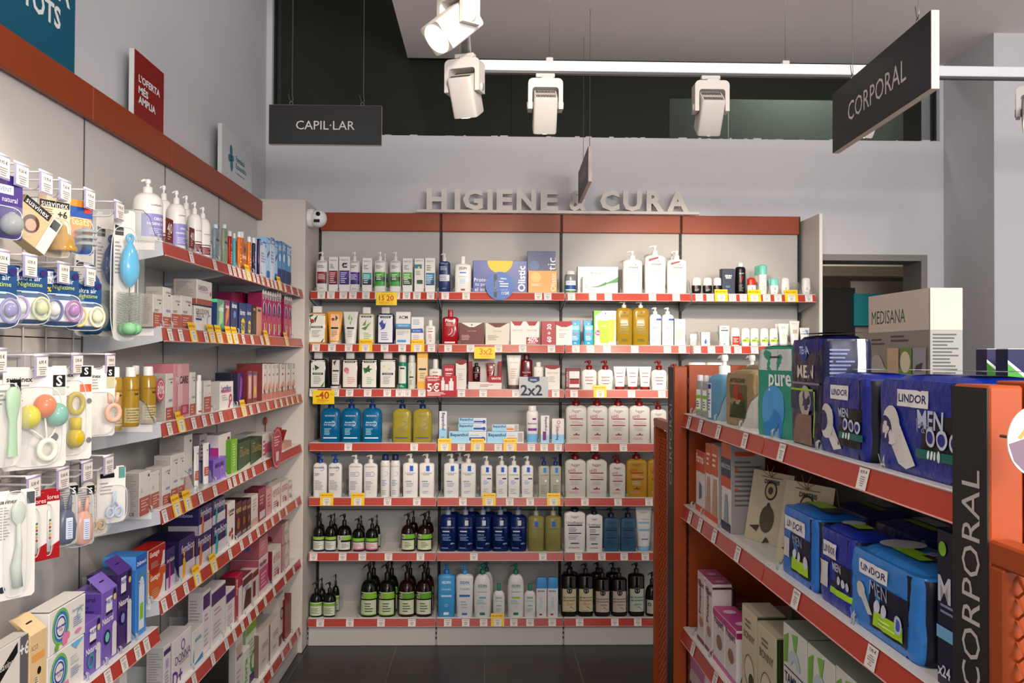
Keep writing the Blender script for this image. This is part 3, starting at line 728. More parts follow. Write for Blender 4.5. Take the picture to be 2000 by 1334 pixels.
def product(u, rowz, x, y, z, w_, h, sp, px, rank=0, rz=0, rname=None):
    kk = None
    for (k, ww, hh), v in _mesh.items():
        if k == sp['k'] and abs(ww-w_) < .07*w_ and abs(hh-h) < .05*h: kk = (k, ww, hh); break
    if kk is None:
        kk = (sp['k'], w_, h); _mesh[kk] = [(n_, m_.mesh(n_)) for n_, m_ in make(sp['kind'], w_, h, sp)]
    parts = _mesh[kk]; nm = NAME[sp['kind']] if sp['kind'] != 'B' else 'product_box'
    if len(parts) == 1: r = bpy.data.objects.new(nm, parts[0][1]); C.objects.link(r)
    else:
        r = bpy.data.objects.new(nm, None); C.objects.link(r)
        for n_, me in parts: o = bpy.data.objects.new(n_, me); C.objects.link(o); o.parent = r
    place(r, u, x, y, z, rz+math.radians(sp['rz']))
    ITEMS.append(dict(o=r, sp=sp, u=u, row=rname if rname is not None else rowz, px=px, rank=rank))
    return r
def row(u, r, reg, src, zkey=None):
    ox, oy, sc_ = reg; Z = ZS[zkey or u][r]; Mi = UNIT[u].inverted(); n = UNIT[u].to_3x3() @ Vector((0, -1, 0))
    for it in src.split(';'):
        p = it.split()
        if not p: continue
        x0, x1, yt = (float(v) for v in p[:3]); sp = SPEC[p[3]]; op = ' '.join(p[4:])
        def num(nm, d):
            m_ = re.search(r'(?:^|\s)'+nm+r'(-?[\d.]+)', op); return float(m_.group(1)) if m_ else d
        k = num('k', 0); inset = num('i', .014); rank = 1 if k > 0 else 0
        X0, X1, Y_ = ox+x0/sc_, ox+x1/sc_, oy+yt/sc_
        yf = inset+k
        z = Z
        if 'b' in op and re.search(r'(?:^|\s)b', op):
            z = hit(X0, oy+num('b', 0)/sc_, UNIT[u] @ Vector((0, yf, 0)), n).z
        if u == 'back' or sp['kind'] in 'BGW':
            a = Mi @ hit(X0, Y_, UNIT[u] @ Vector((0, yf, 0)), n); b = Mi @ hit(X1, Y_, UNIT[u] @ Vector((0, yf, 0)), n)
            w_ = b.x-a.x; xc = (a.x+b.x)/2; h = a.z-z
            d = (sp['dm'] or w_*sp['dr']) if sp['kind'] == 'B' else w_*sp['dr']
            yc = yf+d/2
            if u == 'back' and sp['kind'] != 'B':   # silhouettes are measured at the bottle's middle plane
                s_ = (4.79+yc)/(4.79+yf); w_ *= s_; h = (a.z-HC)*s_+HC-z; xc = (Mi @ hit((X0+X1)/2, Y_, UNIT[u] @ Vector((0, yc, 0)), n)).x
        else:
            w_ = .05
            for _ in range(6):
                yc = yf+w_*sp['dr']/2; c = hit((X0+X1)/2, Y_, UNIT[u] @ Vector((0, yc, 0)), n); w_ = (X1-X0)/F*(c-CAMP).dot(fw)
                w_ = w_/(.62+.38*sp['dr']) if sp['dr'] < 1 else w_
            xc = (Mi @ c).x; h = c.z-z
        w_ = num('w', w_)
        if u != 'lefta' and r > 0: h = min(h, ZS[u][r-1]-z-(.036 if sp['kind'] in 'BGW' and u != 'back' else .037))
        if u == 'right': xc = min(max(xc, SF+.003+w_/2), SN-.003-w_/2)
        if num('s', 0): h = num('s', 0)
        product(u, r, xc, yc, z+.0005, w_, max(h, .01), sp, X0, rank, math.radians(num('q', 0)), 'A' if u == 'lefta' else None)
A_ = (590, 360, 3.846); B_ = (1090, 360, 3.7736); C_ = (590, 680, 3.846); D_R = (1090, 680, 4.17)
E_ = (1270, 660, 3.924); F_R = (590, 960, 3.567); H_R = (1090, 960, 3.567)
G_ = (220, 330, 3.605); I_ = (200, 660, 3.924); J_ = (240, 960, 3.568); K_ = (0, 1000, 3.994)
L_ = (1560, 660, 3.923); M_R = (1270, 960, 3.568); N_ = (1600, 960, 3.568); PX = (0, 0, 1)
specs('''
# back row 1
drP|P|white pump bottle, dark red lower label|pump bottle|d9d7d3|s.79 cw.34 dr.62|t DERCOS 0 .93 .62 333333;l -.7 .5 .74 .84 2 777777;r -.75 .85 .33 .62 8e1f2c;l -.6 .6 .38 .56 4 e6d6d4;r -.75 .85 .25 .33 5a1520;t VICHY 0 .1 .35 333333
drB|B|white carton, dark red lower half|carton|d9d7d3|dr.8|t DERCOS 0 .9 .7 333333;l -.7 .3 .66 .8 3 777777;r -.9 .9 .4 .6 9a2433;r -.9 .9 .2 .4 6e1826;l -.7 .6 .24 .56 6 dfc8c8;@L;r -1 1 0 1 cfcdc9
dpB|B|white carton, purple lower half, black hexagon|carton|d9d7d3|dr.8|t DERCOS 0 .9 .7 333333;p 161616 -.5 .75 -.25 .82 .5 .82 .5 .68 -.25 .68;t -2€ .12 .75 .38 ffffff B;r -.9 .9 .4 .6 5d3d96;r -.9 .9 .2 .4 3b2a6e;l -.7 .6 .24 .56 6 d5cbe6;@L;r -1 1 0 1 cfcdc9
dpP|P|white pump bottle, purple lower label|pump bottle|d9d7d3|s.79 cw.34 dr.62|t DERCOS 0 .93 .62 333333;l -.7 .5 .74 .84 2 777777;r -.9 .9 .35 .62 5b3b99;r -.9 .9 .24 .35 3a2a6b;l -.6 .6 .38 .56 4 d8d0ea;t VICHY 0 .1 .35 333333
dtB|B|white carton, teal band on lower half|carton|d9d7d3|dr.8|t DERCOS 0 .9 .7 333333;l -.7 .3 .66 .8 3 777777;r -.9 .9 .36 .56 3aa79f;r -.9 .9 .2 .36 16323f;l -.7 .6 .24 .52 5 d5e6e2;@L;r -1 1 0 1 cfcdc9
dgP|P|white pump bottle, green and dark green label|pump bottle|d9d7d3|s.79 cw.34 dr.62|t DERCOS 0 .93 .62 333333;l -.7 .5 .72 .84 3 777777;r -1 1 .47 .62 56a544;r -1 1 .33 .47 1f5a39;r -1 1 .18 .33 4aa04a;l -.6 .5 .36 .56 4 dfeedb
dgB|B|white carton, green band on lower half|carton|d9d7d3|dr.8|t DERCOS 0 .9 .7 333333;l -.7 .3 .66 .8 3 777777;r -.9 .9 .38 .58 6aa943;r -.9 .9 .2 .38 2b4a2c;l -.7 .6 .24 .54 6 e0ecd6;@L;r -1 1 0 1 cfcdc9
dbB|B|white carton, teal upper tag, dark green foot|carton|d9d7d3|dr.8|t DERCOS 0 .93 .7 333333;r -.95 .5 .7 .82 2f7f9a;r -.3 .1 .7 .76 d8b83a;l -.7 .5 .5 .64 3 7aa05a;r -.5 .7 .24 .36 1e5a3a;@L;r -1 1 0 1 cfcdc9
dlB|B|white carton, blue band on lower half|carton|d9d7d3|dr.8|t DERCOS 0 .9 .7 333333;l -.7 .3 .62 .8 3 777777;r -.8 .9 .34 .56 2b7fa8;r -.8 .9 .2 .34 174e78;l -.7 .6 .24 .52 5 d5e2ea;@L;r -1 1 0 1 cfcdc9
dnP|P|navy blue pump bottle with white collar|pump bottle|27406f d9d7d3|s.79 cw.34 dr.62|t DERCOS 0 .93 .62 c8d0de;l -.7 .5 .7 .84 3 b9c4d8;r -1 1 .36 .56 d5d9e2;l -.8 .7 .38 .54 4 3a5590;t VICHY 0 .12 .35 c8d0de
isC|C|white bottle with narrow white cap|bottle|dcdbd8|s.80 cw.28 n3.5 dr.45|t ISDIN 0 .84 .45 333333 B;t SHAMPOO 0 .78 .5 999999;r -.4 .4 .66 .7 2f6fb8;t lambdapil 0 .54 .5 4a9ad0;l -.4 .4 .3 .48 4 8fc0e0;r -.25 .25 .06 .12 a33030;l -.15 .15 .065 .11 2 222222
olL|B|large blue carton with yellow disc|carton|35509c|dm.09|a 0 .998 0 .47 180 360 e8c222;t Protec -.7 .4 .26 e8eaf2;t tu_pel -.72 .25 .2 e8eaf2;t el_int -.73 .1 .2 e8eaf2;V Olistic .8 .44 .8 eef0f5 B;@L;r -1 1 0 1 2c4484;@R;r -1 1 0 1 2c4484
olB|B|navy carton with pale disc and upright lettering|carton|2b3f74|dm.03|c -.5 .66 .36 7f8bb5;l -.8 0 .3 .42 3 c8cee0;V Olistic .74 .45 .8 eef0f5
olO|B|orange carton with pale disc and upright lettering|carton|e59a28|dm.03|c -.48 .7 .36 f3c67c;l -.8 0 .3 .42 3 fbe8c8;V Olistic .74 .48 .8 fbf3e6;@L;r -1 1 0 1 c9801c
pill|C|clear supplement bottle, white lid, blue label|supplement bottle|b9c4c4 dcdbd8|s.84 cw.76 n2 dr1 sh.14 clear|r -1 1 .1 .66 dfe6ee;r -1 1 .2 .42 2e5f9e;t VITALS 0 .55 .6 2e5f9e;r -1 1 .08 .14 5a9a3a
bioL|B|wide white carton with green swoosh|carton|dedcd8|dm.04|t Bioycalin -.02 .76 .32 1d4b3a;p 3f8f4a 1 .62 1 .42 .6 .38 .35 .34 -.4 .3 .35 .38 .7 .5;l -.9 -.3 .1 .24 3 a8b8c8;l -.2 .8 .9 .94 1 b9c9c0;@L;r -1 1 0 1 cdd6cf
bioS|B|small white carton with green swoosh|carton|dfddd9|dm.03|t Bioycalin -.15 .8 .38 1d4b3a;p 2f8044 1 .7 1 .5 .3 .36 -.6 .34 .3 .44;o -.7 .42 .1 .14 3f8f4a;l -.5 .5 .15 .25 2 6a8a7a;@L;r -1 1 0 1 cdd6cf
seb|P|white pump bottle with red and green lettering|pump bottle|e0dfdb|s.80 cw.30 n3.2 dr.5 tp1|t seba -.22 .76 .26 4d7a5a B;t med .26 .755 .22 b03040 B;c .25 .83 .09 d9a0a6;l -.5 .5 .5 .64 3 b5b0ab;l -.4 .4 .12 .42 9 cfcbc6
sebR|P|white pump bottle with slanted red corner flash|pump bottle|e0dfdb|s.80 cw.30 n3.2 dr.5|=seb+p a32333 -.65 .89 .3 .94 .2 .9 -.65 .82
roK|R|black roll-on with white cap|roll-on|1b1b1e d5d4d2|s.52|l -.5 .5 .3 .6 3 b9b9bc;p b03030 -.12 .8 .12 .8 0 .6
nvB|B|navy carton with white block letters|carton|1f2c4c|dr.7|t ISDIN 0 .72 .5 e8ebf0 B;t MAN 0 .64 .4 e8ebf0 B;l -.4 .4 .25 .34 2 6a9fd0;@L;r -1 1 0 1 19233d
vhS|S|black spray can with white top|spray can|161619 d0cfcd|s.86 cw.6 sh.1|t VICHY 0 .75 .5 e0e0e0;p b82030 -.3 .66 -.16 .66 0 .5 .16 .66 .3 .66 0 .42;l -.5 .5 .1 .36 5 8a8a8e
roR|R|white roll-on with red cap|roll-on|dedcd9 c0352b|s.55|p 444444 -.2 .8 .0 .4 .2 .8 .12 .8 0 .55 -.12 .8;l -.4 .4 .1 .3 2 c05a50
vtS|S|white spray can with turquoise cap|spray can|dad9d6 7fc4b9|s.66 cw1|t VICHY 0 .8 .5 8a8f92;l -.4 .4 .2 .6 6 b5bbbd
roT|R|white roll-on with turquoise cap|roll-on|dedcd9 86c9bf|s.55|p 444444 -.2 .8 .0 .4 .2 .8 .12 .8 0 .55 -.12 .8;l -.4 .4 .1 .3 2 8ab0b0
roW|R|plain white roll-on with white cap|roll-on|dedcd9 dcdad6|s.55|p 777777 -.2 .8 .0 .4 .2 .8 .12 .8 0 .55 -.12 .8;l -.4 .4 .1 .3 2 8ab0b0
# back row 2
klY|C|golden bottle, white fruit label, white cap|bottle|c8901e dedcd8|s.835 cw.5 n6 dr.45 glossy|r -.82 .82 .05 .95 dfe0d8;c -.5 .72 .22 a8452e;p 3b5a30 -.8 .9 -.4 .95 -.6 .6;p 3b5a30 -.3 .8 .1 .92 -.2 .65;p 557a3c -.75 .5 -.6 .75 -.7 .35;r -.6 .6 .5 .56 1d3a2c;t KLORANE 0 .53 .45 dfe6dd;l -.55 .5 .2 .44 5 9a9c96;p 3b5a30 .4 .05 .8 .2 .6 .05
tuY|T|yellow tube with pink printed panel|tube|e3a62c dedcd8|s.05|r -.7 .7 .1 .92 ecc9a6;c -.3 .76 .26 a8452e;p 3b5a30 .1 .9 .5 .8 .1 .7;r -.6 .6 .46 .52 1d3a2c;l -.5 .5 .22 .42 4 a08872
tuW|T|white tube with green sprig|tube|deddd7 dedcd8|s.05|p 8fb35a -.5 .8 -.1 .92 -.2 .72;p 9dbb6a .0 .86 .4 .78 .05 .7;p 8fb35a -.2 .66 .2 .72 0 .58;r -.6 .6 .46 .52 1d3a2c;l -.5 .5 .2 .42 4 a5a8a0
klB|C|beige clear bottle, white leafy label|bottle|b9b48c dedcd8|s.835 cw.5 n6 dr.45 milk|r -.82 .82 .05 .95 deded6;r -.6 .6 .86 .92 1d3a2c;t KLORANE 0 .89 .45 dfe6dd;p 7d9a55 -.5 .6 0 .8 -.1 .6;p 6d8c48 -.6 .5 .3 .62 -.1 .44;p 8aa860 0 .62 .6 .72 .2 .56;l -.3 .7 .1 .38 5 9cba70
klN|C|dark navy bottle, white cornflower label|bottle|20264f c2c0bb|s.835 cw.5 n6 dr.45 glossy|r -.82 .82 .05 .95 dcdde0;r -.6 .6 .84 .91 1d3a2c;t KLORANE 0 .875 .45 dfe6dd;c -.3 .6 .3 5560a8;p 4a57a5 -.75 .66 -.3 .8 -.2 .5;p 3f4b98 -.6 .45 .1 .72 -.1 .5;l -.5 .5 .12 .4 4 8a90b0
acm|B|white carton with grey and blue bands|carton|dad9d6|dr.6|t ACM 0 .83 .62 3a3f45 B;r -1 1 .52 .63 4a9cc9;t SEBIACALM 0 .575 .7 dfeaf2;r -1 1 .46 .52 75797d;l -.8 .5 .28 .42 4 9fb0ba;o .6 .38 .12 .16 6cb050;r -.8 .4 .06 .13 4a9cc9
duc|B|white carton with slanted blue band|carton|dcdbd8|dr.6|l -.7 .6 .7 .92 4 8fa5c0;p 2f66a8 -1 .42 -1 .56 .8 .58 .95 .42;t DUCRAY -.1 .49 .6 e5ecf3;l -.7 .5 .08 .34 4 a9b5c0
isS|C|small white bottle with red label line|bottle|dcdbd8|s.78 cw.42 n3.5 dr.5|t ISDIN 0 .83 .5 333333;r -.5 .5 .66 .7 b03030;l -.4 .4 .3 .55 4 c08080;p b03030 -.12 .22 .12 .22 0 .12
pil|C|dark red bottle with narrow red cap|bottle|a31a26 a31a26|s.80 cw.32 n4 dr.45 glossy|t Pilexil 0 .86 .62 f0e6e6 B;l -.55 .5 .66 .78 3 d9a5a8;a -.3 .5 .5 .58 -80 30 e0c8cc;a -.1 .45 .6 .64 -70 20 e0c8cc;r -.7 .6 .04 .1 d8c8c8
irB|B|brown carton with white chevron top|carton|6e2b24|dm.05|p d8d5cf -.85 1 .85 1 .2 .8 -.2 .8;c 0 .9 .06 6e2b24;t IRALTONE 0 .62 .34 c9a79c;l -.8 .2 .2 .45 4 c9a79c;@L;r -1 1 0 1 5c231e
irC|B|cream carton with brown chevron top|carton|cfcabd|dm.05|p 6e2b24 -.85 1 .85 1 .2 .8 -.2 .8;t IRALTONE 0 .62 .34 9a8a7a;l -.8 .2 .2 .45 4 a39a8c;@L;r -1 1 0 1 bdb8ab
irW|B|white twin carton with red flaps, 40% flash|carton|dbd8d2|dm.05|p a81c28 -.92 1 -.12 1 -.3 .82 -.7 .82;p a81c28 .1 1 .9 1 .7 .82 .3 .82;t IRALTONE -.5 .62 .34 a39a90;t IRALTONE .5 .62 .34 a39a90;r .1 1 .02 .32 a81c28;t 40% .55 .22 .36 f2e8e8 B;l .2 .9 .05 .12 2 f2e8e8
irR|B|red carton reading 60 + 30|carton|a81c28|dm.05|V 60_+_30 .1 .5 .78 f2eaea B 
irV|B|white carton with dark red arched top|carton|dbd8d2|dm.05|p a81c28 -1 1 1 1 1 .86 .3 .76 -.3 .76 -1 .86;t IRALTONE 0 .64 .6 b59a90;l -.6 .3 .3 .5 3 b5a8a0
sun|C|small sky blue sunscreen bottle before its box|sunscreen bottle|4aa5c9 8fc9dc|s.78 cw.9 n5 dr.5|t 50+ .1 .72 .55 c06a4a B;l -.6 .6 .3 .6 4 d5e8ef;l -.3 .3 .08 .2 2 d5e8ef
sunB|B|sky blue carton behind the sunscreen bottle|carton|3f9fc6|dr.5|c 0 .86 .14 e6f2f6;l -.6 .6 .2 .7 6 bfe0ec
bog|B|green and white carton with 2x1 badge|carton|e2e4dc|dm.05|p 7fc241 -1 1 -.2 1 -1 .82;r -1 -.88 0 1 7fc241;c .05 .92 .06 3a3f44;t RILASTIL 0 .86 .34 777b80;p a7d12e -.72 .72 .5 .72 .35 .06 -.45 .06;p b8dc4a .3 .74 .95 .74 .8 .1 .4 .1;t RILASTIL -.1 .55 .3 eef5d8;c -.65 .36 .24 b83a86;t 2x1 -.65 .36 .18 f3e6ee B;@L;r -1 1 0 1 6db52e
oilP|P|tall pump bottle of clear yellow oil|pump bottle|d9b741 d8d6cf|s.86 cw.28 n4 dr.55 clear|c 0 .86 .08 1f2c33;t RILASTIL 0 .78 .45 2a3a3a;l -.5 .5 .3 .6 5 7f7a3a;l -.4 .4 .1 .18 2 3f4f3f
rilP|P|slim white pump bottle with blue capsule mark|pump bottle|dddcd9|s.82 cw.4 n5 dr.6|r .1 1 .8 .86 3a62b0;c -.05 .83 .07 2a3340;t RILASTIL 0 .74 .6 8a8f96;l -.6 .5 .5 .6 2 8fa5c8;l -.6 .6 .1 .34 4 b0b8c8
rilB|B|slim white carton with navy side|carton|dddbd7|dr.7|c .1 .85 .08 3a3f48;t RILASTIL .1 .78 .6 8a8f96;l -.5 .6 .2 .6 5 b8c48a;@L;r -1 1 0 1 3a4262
stk|C|translucent deodorant stick|deodorant stick|d5dcdf dfe3e5|s.6 cw.96 n3 dr.6 milk|l -.5 .5 .3 .6 2 9fb6c0
prs|B|small white carton with blue drop|carton|dfdedb|dr.6|t Perspirex 0 .82 .7 4a5a78;p 2e74c0 -.3 .3 .3 .3 .18 .14 -.18 .14;p 2e74c0 -.3 .3 .3 .3 0 .56;l -.5 .5 .04 .1 1 a5b5c5
scB|B|slim white carton with dark band|carton|dddcd9|dr.7|l -.5 .5 .86 .92 1 555a60;r -.7 .8 .74 .79 30424c;l -.5 .6 .2 .62 5 a0c4bc;p b03030 -.2 .12 .2 .12 0 .04
spR|R|white rounded roll-on with red label|roll-on|dfdedb dfdedb|s.62|r -.7 .8 .1 .85 c2453b;l -.5 .6 .3 .7 3 f0dcd8
spG|R|white rounded roll-on with lime label|roll-on|dfdedb dfdedb|s.62|r -.75 .8 .35 .6 b4d63a;t 24h -.3 .5 .35 2a3a1a B;l -.2 .7 .62 .8 2 5a6a4a
tgG|T|white tube with lime lettering|tube|dfdedb dfdedb|s.1|l -.6 .5 .78 .88 2 86bf3a;l -.5 .5 .3 .6 4 b8cfa0
tgC|T|cream tube with beige panel|tube|deddd8 dcd8d0|s.1|t Eucerin 0 .9 .6 8a8a88;r -.5 .6 .5 .66 c2b29c;c .1 .42 .1 e0a060
tgB|T|white tube with pale blue wave|tube|dfdedb dfdedb|s.1|t CeraVe 0 .8 .7 5a9ac0;p 6aa8d0 .1 .9 .9 .85 .7 .4
# back row 3
k3a|C|near-black bottle with fig label|bottle|15151a b9b7b3|s.82 cw.5 n6 dr.45 glossy|r -.8 .8 .05 .95 d5d6cf;p 5a3a30 -.8 .9 -.2 .95 -.5 .6;p 3f4a2f -.4 .8 .2 .7 -.3 .6;r -.6 .6 .46 .53 1d3a2c;t KLORANE 0 .495 .45 dfe6dd;l -.5 .5 .15 .42 5 9a9c96;p 557a3c .3 .06 .8 .25 .6 .06
k3t|T|dark brown tube with white label|tube|2e1c18 d5d4d0|s.07|r -.6 .6 .12 .88 cfcfc9;p 5a3a30 -.5 .82 .1 .88 -.2 .7;r -.5 .5 .52 .57 1d3a2c;l -.5 .5 .2 .46 4 9a9c96
k3b|C|dark maroon bottle with pink flower label|bottle|3c1218 b9b7b3|s.82 cw.5 n6 dr.45 glossy|r -.8 .8 .05 .95 dad7d0;r -.6 .6 .86 .93 1d3a2c;t KLORANE 0 .895 .45 dfe6dd;c -.4 .62 .3 c8788c;c -.3 .55 .2 d596a4;l -.3 .6 .15 .4 4 d8a090
k3c|C|dark green bottle with nettle label|bottle|14231b b9b7b3|s.82 cw.5 n6 dr.45 glossy|r -.8 .8 .05 .95 dad9d0;r -.6 .6 .86 .93 1d3a2c;t KLORANE 0 .895 .45 dfe6dd;p 3f7a45 -.7 .7 .4 .66 -.5 .5;p 2f6a3a -.6 .6 0 .8 .1 .55;l -.3 .6 .15 .4 4 8ac090
k3d|C|olive brown bottle with daisy label|bottle|4a3716 b9b7b3|s.82 cw.5 n6 dr.45 glossy|r -.8 .8 .05 .95 d5d6d2;c -.4 .75 .1 d9b94a;c .2 .66 .09 d9b94a;c -.1 .56 .08 e3c860;r -.6 .6 .46 .53 1d3a2c;t KLORANE 0 .495 .45 dfe6dd;l -.5 .5 .15 .42 5 9a9c96
k3s|S|teal green dry shampoo can|spray can|2a8a72 c6c6c2|s.78 cw.8 sh.08|r -.8 .8 .2 .85 d2d8cf;r -.5 .5 .74 .8 1d3a2c;p 3f8f5a -.6 .6 .5 .66 -.2 .3;l -.5 .5 .06 .15 2 d0e0d8
k3w|S|pale dry shampoo can with green leaves|spray can|d0d3c8 c6c6c2|s.78 cw.8 sh.08|r -.5 .5 .42 .47 1d3a2c;p 9ab58a -.6 .75 .3 .85 -.2 .55;l -.5 .5 .15 .36 4 9a9c96
k3y|B|pale yellow carton with cream panel|carton|e2b04a|dr.6|r -.85 .9 .2 .86 dcc9a0;r -.7 .7 .52 .57 1d3a2c;l -.5 .5 .28 .46 3 a8926a
is3|C|white squat bottle with ridged cap|bottle|dcdad7 d5d3d0|s.68 cw.4 n3 dr.5|t ISDIN 0 .82 .4 333333 B;r -.4 .4 .62 .68 b03030
isR|B|red carton with white lettering|carton|b3202f|dr.6|t ISDIN 0 .8 .66 f2e8e8 B;l -.6 .6 .5 .68 2 f2e8e8;l -.5 .5 .2 .4 3 e0b0b4
irT|B|tall white carton with dark red arched top|carton|d8d5cf|dr.7|p 8a1722 -1 1 1 1 1 .9 .3 .83 -.3 .83 -1 .9;t IRALTONE 0 .68 .75 b59a90;l -.5 .4 .3 .55 4 b5a8a0
irK|T|white tube with dark cap and pink text|tube|d6d2cb 6b5a52|s.12|c 0 .9 .06 a81c28;t IRALTONE 0 .78 .7 b58a84;l -.5 .5 .3 .62 5 b9a59c
irD|C|dark red bottle with dark cap|bottle|6e1118 4a0c10|s.86 cw.5 n3 dr.6 glossy|t IRALTONE 0 .56 .7 d8b0b0 B;l -.5 .5 .25 .48 4 c89090
irM|C|short white bottle, white cap, red text|bottle|d6d2cb d2cec7|s.84 cw.55 n3 dr.6|t IRALTONE 0 .52 .7 a83040;c 0 .78 .08 a81c28
eucR|B|dark red gift carton picturing a jar|carton|7c1a24|dm.05|r -.55 .9 .1 .86 dcd8d4;r -.5 .85 .26 .46 a81c28;r -.5 .85 .46 .52 1e1414;V REGENERA -.8 .5 .7 e0c0c0;@R;r -1 1 0 1 6a1620
eucS|P|squat white bottle with dark red pump|pump bottle|dedcd8 7c1119|s.69 cw.45 n2.6 dr.5 sh.18 tp.98 glossy|t Eucerin 0 .82 .3 444444;a 0 .84 .2 .24 200 340 a02030;r -.55 .5 .6 .63 8e1f2c;r -.55 .5 .44 .47 8e1f2c;l -.5 .3 .5 .58 2 c5a5a5;r -.4 .4 .28 .31 8e1f2c
eucT|T|white tube with dark red cap|tube|dedcd8 8a1520|s.13|t Eucerin 0 .88 .45 444444;r -.7 .6 .7 .73 8e1f2c;r -.7 .6 .55 .58 8e1f2c;r -.4 .5 .3 .33 8e1f2c
jar|C|white cream jar with white lid|jar|dedcd8 dfdedb|s.6 cw1 n2 dr1 sh.04|r -.6 .6 .3 .7 8a9fb8
# back row 4
bioB|P|translucent blue shower gel pump bottle|pump bottle|1692c8 123f73|s.80 cw.34 n4 dr.62 sh.16 clear tp1.02|t BIODERMA 0 .78 .52 cfe6f0;a .25 .55 .24 .28 -110 110 cfe6f0;t Atoderm -.1 .59 .5 e0eef5;t Gel_douche -.1 .52 .55 e0eef5;l -.6 .3 .22 .42 5 a5d0e2;r -.7 .7 .12 .15 e6f0f4
bioY|P|translucent yellow shower oil pump bottle|pump bottle|d6c85a 17345f|s.80 cw.34 n4 dr.62 sh.16 clear tp1.02|t BIODERMA 0 .78 .52 8f8f4a;a .25 .55 .24 .28 -110 110 4a6a7a;l -.5 .5 .28 .48 5 8a8a50;r -.7 .7 .13 .155 27508f
bpV|B|upright white and blue carton with vertical name|carton|dcdfe2|dr.7|r -1 1 0 .45 a3cde2;D Bepanthol .0 .68 .55 2b3f74 B;l -.5 .5 .06 .2 3 2e66b0
bpL|B|long pale blue ointment carton, blue flash|carton|d9dfe4|dm.04|r -1 .05 0 1 a9d3e6;t Bepanthol -.45 .66 .48 26407c B;l .1 .95 .6 .75 1 9ab0d0;r .08 .72 .2 .48 2a5fb5;c .82 .34 .12 2a5fb5;@R;r -1 1 0 1 bcd8e6
bpT|B|long ointment carton with orange flash|carton|d9dfe4|dm.04|r -1 .05 0 1 a9d3e6;t Bepanthol -.45 .66 .48 26407c B;t Tattoo .3 .66 .2 e0a060;r .08 .62 .2 .45 e08a2e;p b9b4ac .68 .9 .95 .9 .95 .1 .68 .1;@R;r -1 1 0 1 c9c4bc
bpP|C|white pump bottle with flat head, blue base|pump bottle|dcdbd9 d8d6d2|s.86 cw.7 n2.4 dr.7 sh.12 tp.92|t Bepanthol 0 .6 .7 2b3f74 B;r 0 .6 .72 .78 8a3a86;r -.7 .7 .38 .46 7a4a96;r -1 1 .02 .28 7fb9dc
bpW|B|upright white carton with purple flash|carton|dddcda|dr.7|r -1 1 0 .3 a3cde2;D Bepanthol .2 .7 .5 2b3f74 B;r -.5 .3 .1 .42 8a3a86
bpR|B|upright white carton with pink ribbon mark|carton|dddcda|dr.7|r -1 1 0 .35 9cc9e4;V Bepanthol -.1 .4 .55 2b3f74 B;a .1 .85 .2 .3 0 360 c05070;l -.3 .4 .5 .76 4 d08a98
euP|P|large white bottle with dark red bands|pump bottle|dedcd8 6e0f16|s.81 cw.38 n6 dr.45 sh.10 milk|t Eucerin 0 .86 .4 333333;a 0 .88 .24 .28 215 325 a02030;t pH5 -.35 .70 .34 a83040;r -.6 .62 .63 .655 8e1f2c;l -.45 .6 .52 .6 2 c89a9a;r -.6 .62 .46 .485 8e1f2c;l -.45 .4 .32 .43 4 b5aaa8;c 0 .25 .07 333333;r -.3 .3 .21 .235 8e1f2c;l -.6 .6 .1 .16 2 d09090
euY|P|large amber yellow bottle with dark red bands|pump bottle|c09a3c 6e0f16|s.81 cw.38 n6 dr.45 sh.10 milk|=euP
# back row 5
bdB|P|white bottle with bright blue pump|pump bottle|dad9d6 1f4f9a|s.80 cw.36 n4 dr.5|t BIODERMA -.1 .86 .7 3a4a70 B;a .3 .84 .3 .35 -120 120 2f66b5;l -.75 .2 .62 .7 2 3a4aa0;l -.75 .5 .2 .5 7 9a9ca5
bdW|P|white bottle, white pump, blue half ring|pump bottle|dad9d6 d5d4d1|s.80 cw.36 n4 dr.5 tp.96|t BIODERMA 0 .9 .72 6a6a72;a .25 .68 .3 .35 -120 120 3f7fc0;l -.7 .4 .6 .75 3 9aa5c0;l -.7 .4 .2 .48 6 9a9ca5;c -.05 .12 .05 3f7fc0
bdS|S|tall white spray with navy cap|spray can|dad9d6 26345f|s.86 cw.68 sh.1|t BIODERMA 0 .84 .8 8a8a92;a .2 .64 .4 .46 -120 120 3f7fc0;l -.6 .6 .3 .48 4 7f9ac5;l -.6 .4 .06 .2 3 a5a8b0
lrL|P|large white pump bottle with blue square|pump bottle|dcdbd8 d5d4d1|s.79 cw.36 n5 dr.5 sh.05|r -.08 .38 .76 .92 2a6fc9;t LA_ROCHE-POSAY 0 .7 .7 333333 .035;l -.5 .5 .64 .68 1 8a8a8a;t LIPIKAR -.25 .46 .4 333333 B;l -.55 .5 .3 .42 3 8fa8c8;l -.55 .4 .1 .2 2 a5b5cc
lrS|P|slim white pump bottle with blue square|pump bottle|dcdbd8 d5d4d1|s.78 cw.4 n5 dr.6 sh.06|r -.1 .42 .78 .94 2a6fc9;t LA_ROCHE-POSAY 0 .7 .75 333333 .035;r .1 .8 .56 .6 2b3f74;l -.5 .5 .4 .54 3 8aa8d8;l -.55 .4 .1 .28 3 a5b5cc
lrC|P|frosted pump bottle with navy pump|pump bottle|c9c9bb 22386e|s.78 cw.4 n5 dr.6 sh.06 milk|r -.1 .42 .78 .94 3f8fd6;t LA_ROCHE-POSAY 0 .7 .75 333333 .035;c .3 .52 .2 e3e3de;l -.5 .5 .1 .4 5 8a8f92
# back row 6
